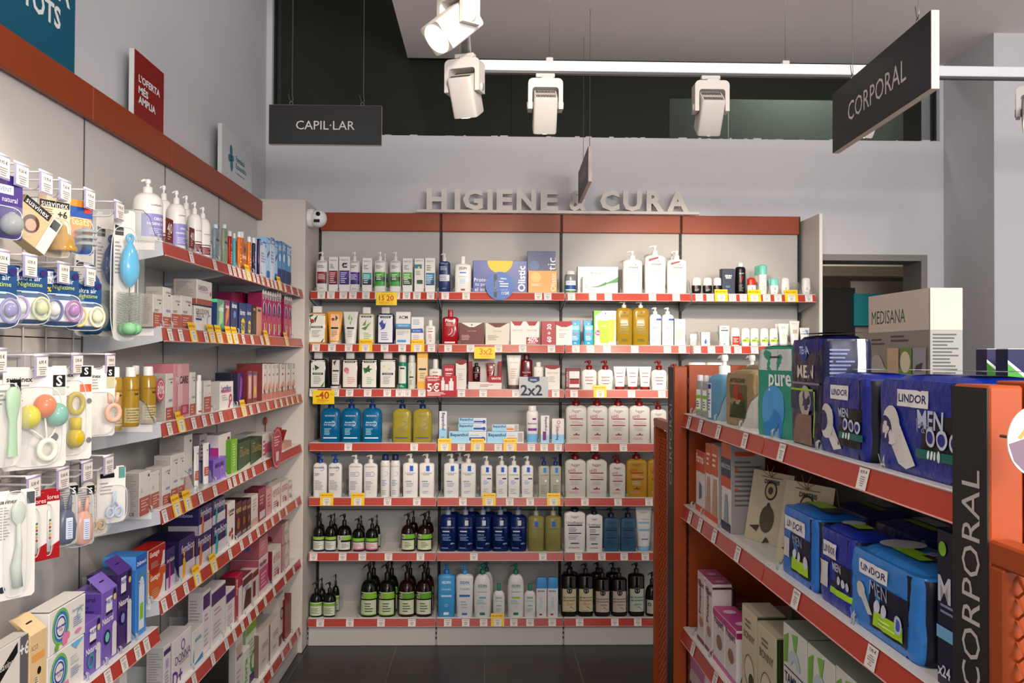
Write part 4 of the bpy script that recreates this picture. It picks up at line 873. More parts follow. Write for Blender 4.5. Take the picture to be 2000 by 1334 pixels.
amA|A|small black apothecary pump bottle, white label|pump bottle|170f0c 0e0d0d|s.68 glossy|r -.95 .95 .06 .60 d5d6cf;r -.95 .95 .48 .60 9fbf5a;r -.95 .95 .43 .48 1c1c1c;l -.7 .6 .14 .38 5 8a8a88;r -.95 .95 .06 .08 3f6fb5
amB|A|black apothecary pump bottle labelled 51|pump bottle|170f0c 0e0d0d|s.68 glossy|r -.98 .98 .08 .64 d5d3cf;t 51 -.35 .54 .24 1a1a1a B;r -.05 .98 .46 .62 8fbf4a;r -.3 .98 .38 .46 1c1c1c;l -.2 .8 .14 .34 4 8a8a88
amC|A|dark green apothecary pump bottle, pink label|pump bottle|0e1d12 0e0d0d|s.68 glossy|r -.95 .95 .08 .60 dbcfcb;r -.95 .95 .46 .60 8fc04a;r -.95 .95 .42 .46 1c1c1c;l -.7 .6 .16 .38 4 c08a9c;r -.95 .95 .08 .14 c06a90
amD|A|brown apothecary pump bottle labelled 81|pump bottle|2a120b 0e0d0d|s.68 glossy|r -.98 .98 .08 .68 c9d0b5;t 81 -.62 .58 .18 1a1a1a B;r -.35 .98 .5 .68 7fb546;r -.98 .98 .45 .5 1c1c1c;l -.4 .6 .16 .4 4 7a8070
amX|A|unlabelled dark pump bottle of the rear row|pump bottle|140d0a 0e0d0d|s.68 glossy|r -.95 .95 .08 .60 b9bdb0
nvP|P|translucent navy blue pump bottle, silver square|pump bottle|1a3f84 8f9aab|s.78 cw.32 n2.4 dr.8 sh.1 clear|r -.05 .35 .72 .86 c2c8d0;t LA_ROCHE-POSAY 0 .66 .75 b9c6dc .03;r -.6 .2 .54 .575 c2cbd8;t LIPIKAR -.25 .46 .4 b9c6dc;l -.6 .5 .3 .42 3 8a9fc5;t AP+ .55 .22 .25 c8d0dc;l -.7 .6 .08 .13 1 8a9fc5
ylP|P|translucent yellow pump bottle with blue square|pump bottle|c4be7a a5a596|s.78 cw.32 n2.4 dr.8 sh.1 clear|r -.2 .2 .7 .85 2a6fc9;t LA_ROCHE-POSAY 0 .64 .75 5a6a5a .03;r -.6 .2 .52 .55 5f9a80;l -.6 .5 .14 .42 6 7f7f52
urP|P|white bottle with navy pump and bands|pump bottle|d8d7d4 14193c|s.84 cw.38 n6 dr.45 sh.08|t Eucerin 0 .88 .36 333333;a 0 .9 .2 .24 215 325 a02030;t UreaRepair 0 .72 .8 2a2f58;r -.7 .7 .65 .68 1f2550;l -.6 .6 .5 .62 3 8a8a98;r -.6 .6 .45 .475 1f2550;l -.6 .4 .3 .42 3 9a9aa5;r -.4 .4 .2 .225 1f2550;l -.6 .6 .08 .13 1 c08080
urB|P|slate blue translucent bottle with navy pump|pump bottle|4f7590 14193c|s.77 cw.4 n6 dr.5 sh.06 milk|t Eucerin 0 .86 .4 2a2f40;t UreaRepair 0 .7 .8 22294a;r -.7 .7 .62 .65 1f2550;l -.6 .5 .45 .58 3 35496a;r -.6 .6 .4 .425 1f2550;l -.6 .4 .2 .36 4 35496a
urT|T|pale tube with blue cap and bands|tube|d5d4d0 8fb9d8|s.1|t Eucerin 0 .88 .5 444444;t Control .2 .72 .5 3a4a80;r -.8 .8 .62 .66 8ab5d0;r -.8 .8 .45 .5 8ab5d0;r -.4 .6 .25 .28 5f8ab0;c 0 .36 .1 9ab9cc
# back row 7
amE|A|small green apothecary pump bottle, lime label|pump bottle|0e1d12 0e0d0d|s.68 glossy|r -.95 .95 .08 .64 cfd6c0;r -.95 .95 .48 .60 7fb546;l -.7 .6 .14 .42 5 6f7a60
amG|A|large green apothecary pump bottle labelled 75|pump bottle|0d1a10 0c0b0b|s.68 glossy|r -.99 .99 .08 .70 c5ceb4;t 75 -.68 .58 .2 1a1a1a B;r -.45 .99 .52 .68 86b93f;r -.99 .99 .48 .52 1c1c1c;l -.4 .6 .14 .42 4 5f6a50;r -.99 .99 .06 .08 7fc03a
amH|A|large brown apothecary pump bottle labelled 70|pump bottle|2a120b 0c0b0b|s.68 glossy|r -.99 .99 .08 .70 c9cdb9;t 70 -.68 .58 .2 1a1a1a B;r -.45 .99 .52 .68 6a9f3f;r -.99 .99 .48 .52 1c1c1c;l -.4 .6 .14 .42 4 5f6a50
idB|P|light blue lotion bottle with blue pump|pump bottle|4f9ccb 2b74b5|s.83 cw.34 n3 dr.6 sh.08|t ISDIN 0 .82 .5 d5e6f0 B;t Ureadin 0 .66 .55 d5e6f0;r -.6 .6 .48 .52 bcd8e8;o 0 .28 .12 .15 d5e6f0;r -.3 .3 .06 .12 d5e6f0
idW|P|white lotion bottle with blue pump|pump bottle|d5d5d5 4a8fc5|s.83 cw.34 n3 dr.6 sh.08 tp.94|t ISDIN 0 .82 .5 3f86c0 B;t HYDRATION 0 .77 .6 9ab5c8;t Ureadin 0 .67 .55 5a8fc0;r -.6 .6 .48 .53 3f76b5;l -.4 .4 .2 .4 3 a5b5c5;r -.3 .3 .05 .1 3f76b5
idG|P|white body wash bottle with green pump|pump bottle|d5d5d2 1c6f5f|s.81 cw.34 n2.6 dr.6 sh.3|t ISDIN 0 .74 .5 1f7f6f B;t HYGIENE 0 .69 .5 9ac0b8;t Germisdin 0 .6 .55 2f8f7f;r -.4 .4 .44 .48 6aaed0;l -.6 .6 .3 .42 3 8fb5ae;o 0 .25 .1 .13 8fb5ae;r -.3 .3 .05 .11 1f7f6f
idL|P|white body wash bottle, green pump, lime band|pump bottle|d5d5d2 1c6f5f|s.81 cw.34 n2.6 dr.6 sh.3|t ISDIN 0 .74 .5 1f7f6f B;t HYGIENE 0 .69 .5 9ac0b8;t Germisdin 0 .6 .55 2f8f7f;r -.5 .5 .44 .48 a0c040;l -.6 .6 .3 .42 3 8fb5ae;o 0 .25 .1 .13 8fb5ae;r -.3 .3 .05 .11 1f7f6f
idS|C|small white bottle with green cap|bottle|d5d5d2 2a8a76|s.80 cw.34 n2.6 dr.6 sh.25|t ISDIN 0 .74 .5 1f7f6f B;t Germisdin 0 .62 .6 2f8f7f;r -.4 .4 .42 .46 6aaed0;l -.5 .5 .2 .36 3 8fb5ae
idC|C|slim white bottle with wide blue cap|bottle|d5d4d2 4b97c9|s.73 cw.97 n5 dr.5 sh.03|t ISDIN -.2 .9 .5 3a3a40 B;r .2 .6 .88 .92 4a9ad0;l -.3 .3 .3 .7 7 a5c0d5;r -.4 .1 .06 .12 a33030
lcA|P|black shower gel bottle, cream sailor label, orange script|pump bottle|1c130e 0e0d0d|s.80 cw.30 n2.3 dr.85 sh.06 glossy|r -.97 .97 .12 .66 c9bfa2;c 0 .62 .36 c9bfa2;o 0 .62 .2 .34 232a3a;r -.1 .1 .56 .68 232a3a;t GEL_DE_DUCHA 0 .46 .8 232a3a B;t DE_AUTENTIC 0 .39 .75 232a3a B;t flor .1 .31 .4 c08a2e;p 3a4258 -.6 .17 .6 .17 .2 .25 -.1 .22;l -.5 .5 .13 .15 1 232a3a
lcB|P|black shower gel bottle, beige sailor label, brown script|pump bottle|1c130e 0e0d0d|s.80 cw.30 n2.3 dr.85 sh.06 glossy|r -.97 .97 .12 .66 c0b5aa;c 0 .62 .36 c0b5aa;o 0 .62 .2 .34 232a3a;r -.1 .1 .56 .68 232a3a;t GEL_DE_DUCHA 0 .46 .8 232a3a B;t DE_AUTENTIC 0 .39 .75 232a3a B;t coco .1 .31 .4 7a4a3a;p 3a4258 -.6 .17 .6 .17 .2 .25 -.1 .22
lcC|P|black shower gel bottle, pale green sailor label|pump bottle|1c130e 0e0d0d|s.80 cw.30 n2.3 dr.85 sh.06 glossy|r -.97 .97 .12 .66 b9c2b5;c 0 .62 .36 b9c2b5;o 0 .62 .2 .34 232a3a;r -.1 .1 .56 .68 232a3a;t GEL_DE_DUCHA 0 .46 .8 232a3a B;t DE_AUTENTIC 0 .39 .75 232a3a B;t aloe .1 .31 .4 3a8a5a;p 3a4258 -.6 .17 .6 .17 .2 .25 -.1 .22
lcX|P|plain black rear-row shower gel bottle|pump bottle|1c130e 0e0d0d|s.80 cw.30 n2.3 dr.85 sh.06 glossy|
lcS|A|small round black bottle with sailor label|pump bottle|1c130e 0e0d0d|s.7 glossy|r -.97 .97 .1 .55 c0bdb2;o -.5 .4 .15 .26 232a3a;t DE .5 .42 .3 232a3a B
''')
row('back', 0, A_, '108 197 507 drP;200 272 545 drB;278 360 543 dpB;352 440 507 dpP i.05;452 526 553 dtB;545 632 507 dgP;600 648 520 dgP k.09;662 745 508 dgP;755 830 555 dgB;845 918 557 dbB;923 1000 553 dlB;1028 1115 517 dnP;1148 1272 543 isC;1285 1690 573 olL i.03;1692 1903 503 olB k.06;1700 1915 648 olO')
row('back', 0, B_, '48 135 640 pill;145 442 607 bioL k.05;180 355 682 bioS;475 620 490 seb;636 792 450 sebR;800 945 490 sebR;800 880 497 seb k.09;985 1055 688 roK;1065 1135 688 roK;1143 1205 688 roK;1208 1303 623 nvB;1305 1380 577 vhS;1393 1458 690 roR;1475 1538 593 vtS;1448 1505 600 vtS k.08;1560 1625 693 roT;1538 1590 698 roT k.08;1640 1705 690 roW;1795 1858 693 roW')
row('back', 1, A_, '48 190 917 klY;192 305 957 tuY;312 422 957 tuW;425 550 925 klB;565 695 925 klN;705 815 958 acm;820 915 997 duc;928 1003 1022 isS;1055 1175 943 pil;1180 1370 1040 irB;1378 1560 1042 irC;1565 1782 1030 irW;1797 1905 1030 irR;1907 2030 1030 irV')
row('back', 1, B_, '90 163 1040 sun;88 163 1003 sunB k.05;187 262 1040 sun;187 262 1005 sunB k.05;265 428 932 bog;425 546 865 oilP;548 668 865 oilP;672 758 908 rilP;763 850 908 rilP;858 938 993 rilB;967 1022 1105 stk;1055 1120 1090 prs;1190 1262 1043 scB;1270 1340 1057 spR;1348 1412 1060 spG;1415 1478 1060 spG;1487 1550 1060 spG;1555 1620 1058 spG;1622 1700 1028 tgG;1705 1778 1008 tgC;1780 1852 1058 tgB;1600 1670 1030 tgG k.05')
row('back', 2, C_, '60 190 30 k3a;200 312 60 k3t;300 430 30 k3b;443 575 30 k3c;580 715 30 k3d;722 790 50 k3s;795 855 52 k3w;865 945 35 k3y;955 1050 83 is3;1062 1145 125 isR i.03;1155 1235 88 irT;1537 1645 53 irK;1642 1730 47 irD i.03;1738 1812 105 irM;1827 1937 128 irT')
row('back', 2, D_R, '65 180 165 eucR;190 315 100 eucS;322 447 100 eucS;452 552 150 eucT;557 655 150 eucT;660 757 150 eucT;757 885 103 eucS;890 1010 130 eucS')
row('back', 2, E_, '290 425 188 jar;430 560 188 jar')
row('back', 3, C_, '148 292 385 bioB;302 443 387 bioB;457 602 387 bioB;683 825 390 bioY;833 980 390 bioY;1030 1088 475 bpV;1105 1385 625 bpL;1175 1385 568 bpL b623;1178 1385 525 bpL b566;1390 1665 627 bpT;1428 1628 573 bpT b625;1683 1775 432 bpP;1793 1857 507 bpW;1877 1968 530 bpR')
row('back', 3, D_R, '62 232 372 euP;235 400 372 euP;405 573 372 euP;577 743 372 euP;750 880 433 euP;890 1010 440 euP')
row('back', 4, C_, '88 190 797 bdB;200 303 797 bdB;352 456 800 bdW;465 570 800 bdW;590 662 798 bdS;665 738 798 bdS;760 873 792 lrL;883 995 792 lrL;1068 1178 795 lrL;1195 1305 795 lrL;1130 1240 780 lrL k.09;1342 1430 810 lrS;1458 1542 820 lrS;1548 1635 820 lrS;1650 1735 822 lrS;1775 1858 815 lrC;1862 1946 815 lrC')
row('back', 4, D_R, '55 225 808 euP;228 395 808 euP;415 548 865 euP;552 722 815 euY;724 890 815 euY')
row('back', 5, F_R, '78 160 160 amA;162 242 160 amA;200 252 150 amX k.1;100 160 148 amX k.1;243 348 155 amB;350 440 185 amC;445 532 182 amC;385 440 165 amX k.1;498 546 162 amX k.1;690 792 150 amD;800 912 150 amD;742 812 132 amX k.1;850 918 135 amX k.1;958 1078 88 nvP;1080 1198 88 nvP;1200 1320 88 nvP;1322 1442 88 nvP;1445 1565 88 nvP;1572 1688 95 ylP;1690 1808 95 ylP;1000 1100 70 nvP k.1;1120 1240 70 nvP k.1;1240 1350 70 nvP k.1;1350 1470 70 nvP k.1')
row('back', 5, H_R, '42 188 62 urP;195 308 108 urP;315 422 112 urB;432 542 112 urB;540 652 108 urT;660 760 60 urP')
row('back', 6, F_R, '55 147 630 amE;148 238 630 amE;108 168 602 amE k.1;208 262 575 amE k.1;408 532 500 amG;532 655 500 amG;672 792 500 amH;790 912 500 amH;450 550 470 amG k.1;575 675 470 amG k.1;710 800 470 amH k.1;830 925 470 amH k.1;948 1067 512 idB;1073 1195 513 idW;1198 1318 505 idG;1240 1332 492 idG k.1;1330 1412 643 idS;1432 1547 505 idL;1547 1627 640 idS;1630 1705 597 idC;1707 1785 597 idC')
row('back', 6, H_R, '20 133 498 lcA;135 248 498 lcA;252 362 530 lcB;368 480 530 lcB;487 602 497 lcC;607 700 560 lcS;30 140 490 lcX k.1;225 325 493 lcX k.1;335 430 490 lcX k.1')
specs('''
# left row 1
lvP|A|large white pump bottle with lavender label|pump bottle|e0deda e0deda|s.78 sh.22 cw.34 rz-35|r -1 1 .1 .56 9a94c4;t ORIGIN .3 .46 .5 e8e6f2 B;t HIGIENE_INTIM .2 .36 .8 e8e6f2 B;l -.5 .6 .14 .28 4 d0cce4;t cumlaude 0 .74 .4 6a6a6a
lvR|A|white pump bottle, dark red lower band|pump bottle|e0deda e0deda|s.78 sh.22 cw.34 rz-35|r -1 1 .1 .28 7a2422;l -.6 .6 .12 .26 4 c8a09c;r -.8 .8 .32 .34 7a2422;t cumlaude 0 .6 .5 6a6a6a
luG|C|clear flat bottle with green wave|lubricant bottle|b9c8b4 c5cfc4|s.9 cw.3 dr.35 n3 clear|p 6fae3a -.8 .1 .8 .1 .8 .5 -.8 .3;t durex 0 .62 .8 24407c B
luB|C|clear flat bottle with blue wave|lubricant bottle|b5c4cf c0cdd6|s.9 cw.3 dr.35 n3 clear|p 5f9fd0 -.8 .1 .8 .1 .8 .3 -.8 .55;t durex 0 .66 .8 24407c B
luR|C|red lubricant bottle with clear cap|lubricant bottle|a3211a c8cccc|s.86 cw.6 dr.5 n3|l -.6 .6 .1 .5 5 d9a88a;t play 0 .7 .6 e8c8a0
luT|C|turquoise lubricant bottle with clear cap|lubricant bottle|4aa0ac c8cccc|s.86 cw.6 dr.5 n3|t play 0 .7 .6 d8e8ea
luO|C|orange lubricant bottle with clear cap|lubricant bottle|c9741a c8cccc|s.86 cw.7 dr.5 n3 glossy|t play 0 .7 .6 f0d8a8;l -.6 .6 .2 .5 3 f0c890
luN|B|amber carton with blue round mark|carton|b5681a|dm.03|t durex 0 .5 .8 f0e0d0 B;c .2 .75 .3 2e4a9a
luP|C|dark purple bottle with clear cap|lubricant bottle|241f44 c8cccc|s.86 cw.7 dr.5 n3 glossy|V durex 0 .5 .5 c8c8e0 B
luQ|C|plum purple bottle with pink streak|lubricant bottle|3a1a4a 2a1a3a|s.9 cw.9 dr.5 n3 glossy|p 9a3a6a -.3 .1 .5 .1 .8 .9 .3 .9;V durex -.3 .4 .5 d8c8e0 B
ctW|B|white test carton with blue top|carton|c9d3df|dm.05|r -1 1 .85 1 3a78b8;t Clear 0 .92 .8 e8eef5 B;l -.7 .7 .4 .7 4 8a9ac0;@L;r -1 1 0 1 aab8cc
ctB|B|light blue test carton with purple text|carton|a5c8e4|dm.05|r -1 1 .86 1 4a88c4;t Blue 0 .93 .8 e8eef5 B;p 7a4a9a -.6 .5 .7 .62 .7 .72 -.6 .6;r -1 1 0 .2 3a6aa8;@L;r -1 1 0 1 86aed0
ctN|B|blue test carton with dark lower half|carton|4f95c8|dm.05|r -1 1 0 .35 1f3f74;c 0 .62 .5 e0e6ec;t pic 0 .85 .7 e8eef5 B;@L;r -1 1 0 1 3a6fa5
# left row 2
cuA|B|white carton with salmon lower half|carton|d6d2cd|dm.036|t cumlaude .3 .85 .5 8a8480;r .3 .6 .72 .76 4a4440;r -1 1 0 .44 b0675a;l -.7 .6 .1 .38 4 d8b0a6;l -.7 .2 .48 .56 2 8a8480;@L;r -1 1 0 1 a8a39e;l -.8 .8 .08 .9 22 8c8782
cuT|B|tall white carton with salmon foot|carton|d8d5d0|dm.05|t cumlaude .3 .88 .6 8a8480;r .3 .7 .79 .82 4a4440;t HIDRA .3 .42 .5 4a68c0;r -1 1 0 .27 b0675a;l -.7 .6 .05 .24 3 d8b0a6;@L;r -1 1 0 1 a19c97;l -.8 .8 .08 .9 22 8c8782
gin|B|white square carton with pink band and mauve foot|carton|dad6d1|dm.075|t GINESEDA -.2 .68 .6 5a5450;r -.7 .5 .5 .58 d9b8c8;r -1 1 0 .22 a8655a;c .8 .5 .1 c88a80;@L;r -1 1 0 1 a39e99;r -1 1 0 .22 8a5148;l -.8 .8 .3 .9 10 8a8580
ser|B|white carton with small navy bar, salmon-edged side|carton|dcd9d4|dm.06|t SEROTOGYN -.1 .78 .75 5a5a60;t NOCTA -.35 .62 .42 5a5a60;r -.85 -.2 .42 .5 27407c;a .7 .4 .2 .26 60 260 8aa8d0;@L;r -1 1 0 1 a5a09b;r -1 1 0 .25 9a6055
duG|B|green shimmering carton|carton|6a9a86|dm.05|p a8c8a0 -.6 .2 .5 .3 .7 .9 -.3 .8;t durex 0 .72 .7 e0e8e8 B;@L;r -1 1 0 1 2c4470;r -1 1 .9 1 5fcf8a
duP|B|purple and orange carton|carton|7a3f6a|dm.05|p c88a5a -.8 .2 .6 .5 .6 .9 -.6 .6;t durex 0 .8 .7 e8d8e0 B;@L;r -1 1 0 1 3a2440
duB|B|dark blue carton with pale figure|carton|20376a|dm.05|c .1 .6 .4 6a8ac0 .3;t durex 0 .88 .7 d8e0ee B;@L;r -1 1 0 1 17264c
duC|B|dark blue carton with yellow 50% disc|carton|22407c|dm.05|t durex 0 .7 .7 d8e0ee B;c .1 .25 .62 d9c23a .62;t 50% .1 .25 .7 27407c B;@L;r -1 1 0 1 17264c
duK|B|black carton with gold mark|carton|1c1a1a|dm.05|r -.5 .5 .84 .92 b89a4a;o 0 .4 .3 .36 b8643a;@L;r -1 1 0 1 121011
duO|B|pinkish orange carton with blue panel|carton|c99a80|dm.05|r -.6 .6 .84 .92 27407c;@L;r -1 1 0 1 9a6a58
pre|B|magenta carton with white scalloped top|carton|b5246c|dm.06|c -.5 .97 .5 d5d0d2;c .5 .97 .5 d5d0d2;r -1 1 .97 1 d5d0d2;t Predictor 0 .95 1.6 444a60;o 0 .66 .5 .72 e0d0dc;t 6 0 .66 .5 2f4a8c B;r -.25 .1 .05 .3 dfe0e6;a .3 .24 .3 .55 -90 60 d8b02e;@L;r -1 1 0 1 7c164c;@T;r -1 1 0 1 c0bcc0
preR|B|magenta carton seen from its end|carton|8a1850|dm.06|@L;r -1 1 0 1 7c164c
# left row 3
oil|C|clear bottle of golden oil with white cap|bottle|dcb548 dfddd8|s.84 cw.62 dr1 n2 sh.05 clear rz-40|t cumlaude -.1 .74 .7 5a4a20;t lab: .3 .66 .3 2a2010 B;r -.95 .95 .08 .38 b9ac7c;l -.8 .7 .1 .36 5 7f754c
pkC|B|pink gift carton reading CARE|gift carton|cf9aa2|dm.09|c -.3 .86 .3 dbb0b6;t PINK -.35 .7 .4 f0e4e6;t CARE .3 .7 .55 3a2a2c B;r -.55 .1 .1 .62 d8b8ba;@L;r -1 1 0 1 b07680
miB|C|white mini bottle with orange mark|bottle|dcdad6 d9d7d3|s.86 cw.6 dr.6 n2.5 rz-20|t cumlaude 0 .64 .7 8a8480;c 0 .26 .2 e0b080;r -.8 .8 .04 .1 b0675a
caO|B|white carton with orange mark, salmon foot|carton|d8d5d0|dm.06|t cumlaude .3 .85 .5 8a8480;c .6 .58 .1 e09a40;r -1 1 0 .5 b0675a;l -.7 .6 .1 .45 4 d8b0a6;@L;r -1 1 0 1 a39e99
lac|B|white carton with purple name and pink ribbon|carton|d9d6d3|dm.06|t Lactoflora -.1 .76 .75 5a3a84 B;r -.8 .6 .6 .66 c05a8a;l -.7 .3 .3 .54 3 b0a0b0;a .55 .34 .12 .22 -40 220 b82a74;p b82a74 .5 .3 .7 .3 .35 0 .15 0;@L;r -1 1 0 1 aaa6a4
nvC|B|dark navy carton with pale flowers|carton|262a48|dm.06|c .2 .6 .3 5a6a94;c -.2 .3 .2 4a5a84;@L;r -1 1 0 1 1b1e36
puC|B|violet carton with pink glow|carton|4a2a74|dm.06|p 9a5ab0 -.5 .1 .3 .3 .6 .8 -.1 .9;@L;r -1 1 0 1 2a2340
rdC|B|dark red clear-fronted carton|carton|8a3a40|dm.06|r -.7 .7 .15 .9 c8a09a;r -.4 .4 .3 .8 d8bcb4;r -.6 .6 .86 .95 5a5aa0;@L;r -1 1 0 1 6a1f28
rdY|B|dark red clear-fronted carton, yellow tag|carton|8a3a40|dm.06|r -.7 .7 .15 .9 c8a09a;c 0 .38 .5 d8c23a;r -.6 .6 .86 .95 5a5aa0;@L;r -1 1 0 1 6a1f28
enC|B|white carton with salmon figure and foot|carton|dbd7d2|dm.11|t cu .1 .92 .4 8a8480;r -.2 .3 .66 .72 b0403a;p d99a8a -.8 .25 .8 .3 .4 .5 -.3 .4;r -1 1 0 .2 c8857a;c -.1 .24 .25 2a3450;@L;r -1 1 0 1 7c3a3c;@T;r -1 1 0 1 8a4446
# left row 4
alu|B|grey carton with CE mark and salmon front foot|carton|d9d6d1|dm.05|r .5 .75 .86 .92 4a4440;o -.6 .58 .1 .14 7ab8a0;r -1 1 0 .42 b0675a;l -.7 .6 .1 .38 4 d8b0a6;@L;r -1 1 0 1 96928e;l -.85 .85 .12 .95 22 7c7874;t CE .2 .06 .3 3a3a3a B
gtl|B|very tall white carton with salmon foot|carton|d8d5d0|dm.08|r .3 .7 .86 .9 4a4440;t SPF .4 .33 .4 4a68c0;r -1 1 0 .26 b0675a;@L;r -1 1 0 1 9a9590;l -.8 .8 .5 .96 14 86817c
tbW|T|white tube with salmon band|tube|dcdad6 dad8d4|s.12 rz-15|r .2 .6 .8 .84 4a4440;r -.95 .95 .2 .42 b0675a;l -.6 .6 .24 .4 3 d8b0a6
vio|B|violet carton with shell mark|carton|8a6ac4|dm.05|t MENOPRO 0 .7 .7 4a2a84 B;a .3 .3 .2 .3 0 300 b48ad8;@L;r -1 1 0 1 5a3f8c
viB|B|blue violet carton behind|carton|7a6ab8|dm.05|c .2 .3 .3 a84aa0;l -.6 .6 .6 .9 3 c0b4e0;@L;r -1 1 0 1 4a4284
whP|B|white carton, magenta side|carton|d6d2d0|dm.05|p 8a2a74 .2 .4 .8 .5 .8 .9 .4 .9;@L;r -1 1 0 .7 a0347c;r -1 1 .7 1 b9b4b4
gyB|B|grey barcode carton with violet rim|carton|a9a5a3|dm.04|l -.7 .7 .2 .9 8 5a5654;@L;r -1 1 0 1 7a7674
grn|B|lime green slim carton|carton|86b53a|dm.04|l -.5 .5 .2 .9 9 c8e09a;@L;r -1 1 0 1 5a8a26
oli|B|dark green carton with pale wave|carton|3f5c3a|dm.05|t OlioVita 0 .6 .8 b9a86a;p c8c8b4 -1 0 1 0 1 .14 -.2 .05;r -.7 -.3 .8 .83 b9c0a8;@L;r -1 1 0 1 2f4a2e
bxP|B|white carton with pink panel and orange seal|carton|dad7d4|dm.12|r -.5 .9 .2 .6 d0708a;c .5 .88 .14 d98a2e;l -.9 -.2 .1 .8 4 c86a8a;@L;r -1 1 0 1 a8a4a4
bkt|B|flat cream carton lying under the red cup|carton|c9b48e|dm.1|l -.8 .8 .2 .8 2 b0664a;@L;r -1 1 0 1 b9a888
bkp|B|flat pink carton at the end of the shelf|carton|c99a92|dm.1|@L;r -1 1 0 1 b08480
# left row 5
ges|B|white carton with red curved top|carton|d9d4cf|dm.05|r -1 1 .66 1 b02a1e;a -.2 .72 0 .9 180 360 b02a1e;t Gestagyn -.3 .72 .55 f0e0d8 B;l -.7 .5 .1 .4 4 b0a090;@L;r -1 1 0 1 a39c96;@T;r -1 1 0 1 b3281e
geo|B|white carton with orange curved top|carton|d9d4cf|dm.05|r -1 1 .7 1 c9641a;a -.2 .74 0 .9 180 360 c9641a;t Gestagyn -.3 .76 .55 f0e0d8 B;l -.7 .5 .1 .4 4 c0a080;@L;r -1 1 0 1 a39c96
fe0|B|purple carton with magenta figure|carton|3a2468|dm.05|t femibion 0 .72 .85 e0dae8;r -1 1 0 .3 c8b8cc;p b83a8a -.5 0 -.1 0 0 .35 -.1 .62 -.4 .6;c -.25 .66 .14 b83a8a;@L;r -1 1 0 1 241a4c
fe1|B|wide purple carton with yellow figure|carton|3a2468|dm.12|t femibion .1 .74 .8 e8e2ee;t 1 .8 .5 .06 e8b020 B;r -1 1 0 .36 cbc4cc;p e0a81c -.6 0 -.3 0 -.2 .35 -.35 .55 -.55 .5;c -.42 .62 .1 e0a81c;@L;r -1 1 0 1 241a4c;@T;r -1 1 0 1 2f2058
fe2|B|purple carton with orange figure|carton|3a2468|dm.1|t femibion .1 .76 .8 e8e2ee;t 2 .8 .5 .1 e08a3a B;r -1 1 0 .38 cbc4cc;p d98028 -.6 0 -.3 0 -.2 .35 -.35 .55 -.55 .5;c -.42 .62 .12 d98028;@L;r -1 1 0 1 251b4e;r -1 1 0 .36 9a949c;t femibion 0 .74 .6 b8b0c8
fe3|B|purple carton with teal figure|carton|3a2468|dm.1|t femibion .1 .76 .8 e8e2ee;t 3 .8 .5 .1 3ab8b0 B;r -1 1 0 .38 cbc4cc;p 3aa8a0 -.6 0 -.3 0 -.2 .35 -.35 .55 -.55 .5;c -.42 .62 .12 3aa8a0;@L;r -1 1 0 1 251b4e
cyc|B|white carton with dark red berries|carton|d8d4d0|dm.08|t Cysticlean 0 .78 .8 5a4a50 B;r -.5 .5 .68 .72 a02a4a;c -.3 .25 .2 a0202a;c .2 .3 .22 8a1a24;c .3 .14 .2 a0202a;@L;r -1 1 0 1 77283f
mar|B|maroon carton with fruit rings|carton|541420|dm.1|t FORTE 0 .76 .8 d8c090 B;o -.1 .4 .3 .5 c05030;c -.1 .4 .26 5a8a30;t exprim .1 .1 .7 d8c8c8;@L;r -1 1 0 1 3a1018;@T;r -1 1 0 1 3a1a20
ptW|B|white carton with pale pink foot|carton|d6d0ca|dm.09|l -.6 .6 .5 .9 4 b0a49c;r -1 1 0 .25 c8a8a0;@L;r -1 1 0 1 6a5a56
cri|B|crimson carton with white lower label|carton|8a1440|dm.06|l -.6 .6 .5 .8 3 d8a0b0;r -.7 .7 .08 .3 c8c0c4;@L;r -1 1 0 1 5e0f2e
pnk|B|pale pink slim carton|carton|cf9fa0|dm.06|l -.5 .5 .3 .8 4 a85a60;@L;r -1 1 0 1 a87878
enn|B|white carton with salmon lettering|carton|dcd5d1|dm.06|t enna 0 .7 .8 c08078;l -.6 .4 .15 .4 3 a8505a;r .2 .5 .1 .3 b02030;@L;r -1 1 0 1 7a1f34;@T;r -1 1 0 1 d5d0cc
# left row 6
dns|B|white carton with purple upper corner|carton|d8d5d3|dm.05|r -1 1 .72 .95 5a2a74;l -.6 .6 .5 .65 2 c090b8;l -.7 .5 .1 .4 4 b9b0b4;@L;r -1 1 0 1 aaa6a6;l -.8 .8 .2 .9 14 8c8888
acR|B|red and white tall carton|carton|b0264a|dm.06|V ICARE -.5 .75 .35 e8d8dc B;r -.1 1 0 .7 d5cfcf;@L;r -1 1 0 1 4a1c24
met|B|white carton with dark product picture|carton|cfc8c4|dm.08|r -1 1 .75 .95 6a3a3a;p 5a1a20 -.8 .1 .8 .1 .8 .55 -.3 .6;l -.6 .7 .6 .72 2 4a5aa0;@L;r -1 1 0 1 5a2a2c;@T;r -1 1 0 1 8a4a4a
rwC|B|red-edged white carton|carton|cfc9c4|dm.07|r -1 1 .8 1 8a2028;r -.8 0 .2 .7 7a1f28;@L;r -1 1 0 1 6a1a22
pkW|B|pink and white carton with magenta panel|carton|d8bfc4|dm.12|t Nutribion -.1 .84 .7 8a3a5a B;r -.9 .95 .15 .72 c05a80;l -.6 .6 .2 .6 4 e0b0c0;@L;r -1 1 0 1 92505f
pkD|B|dusky pink carton with printed drops|carton|bf7d88|dm.14|l -.6 .6 .3 .8 3 d8a8b0;@L;r -1 1 0 1 8f505c;c -.3 .5 .16 3a5a8a;c .3 .5 .16 3a5a8a;@T;r -1 1 0 1 a86a74
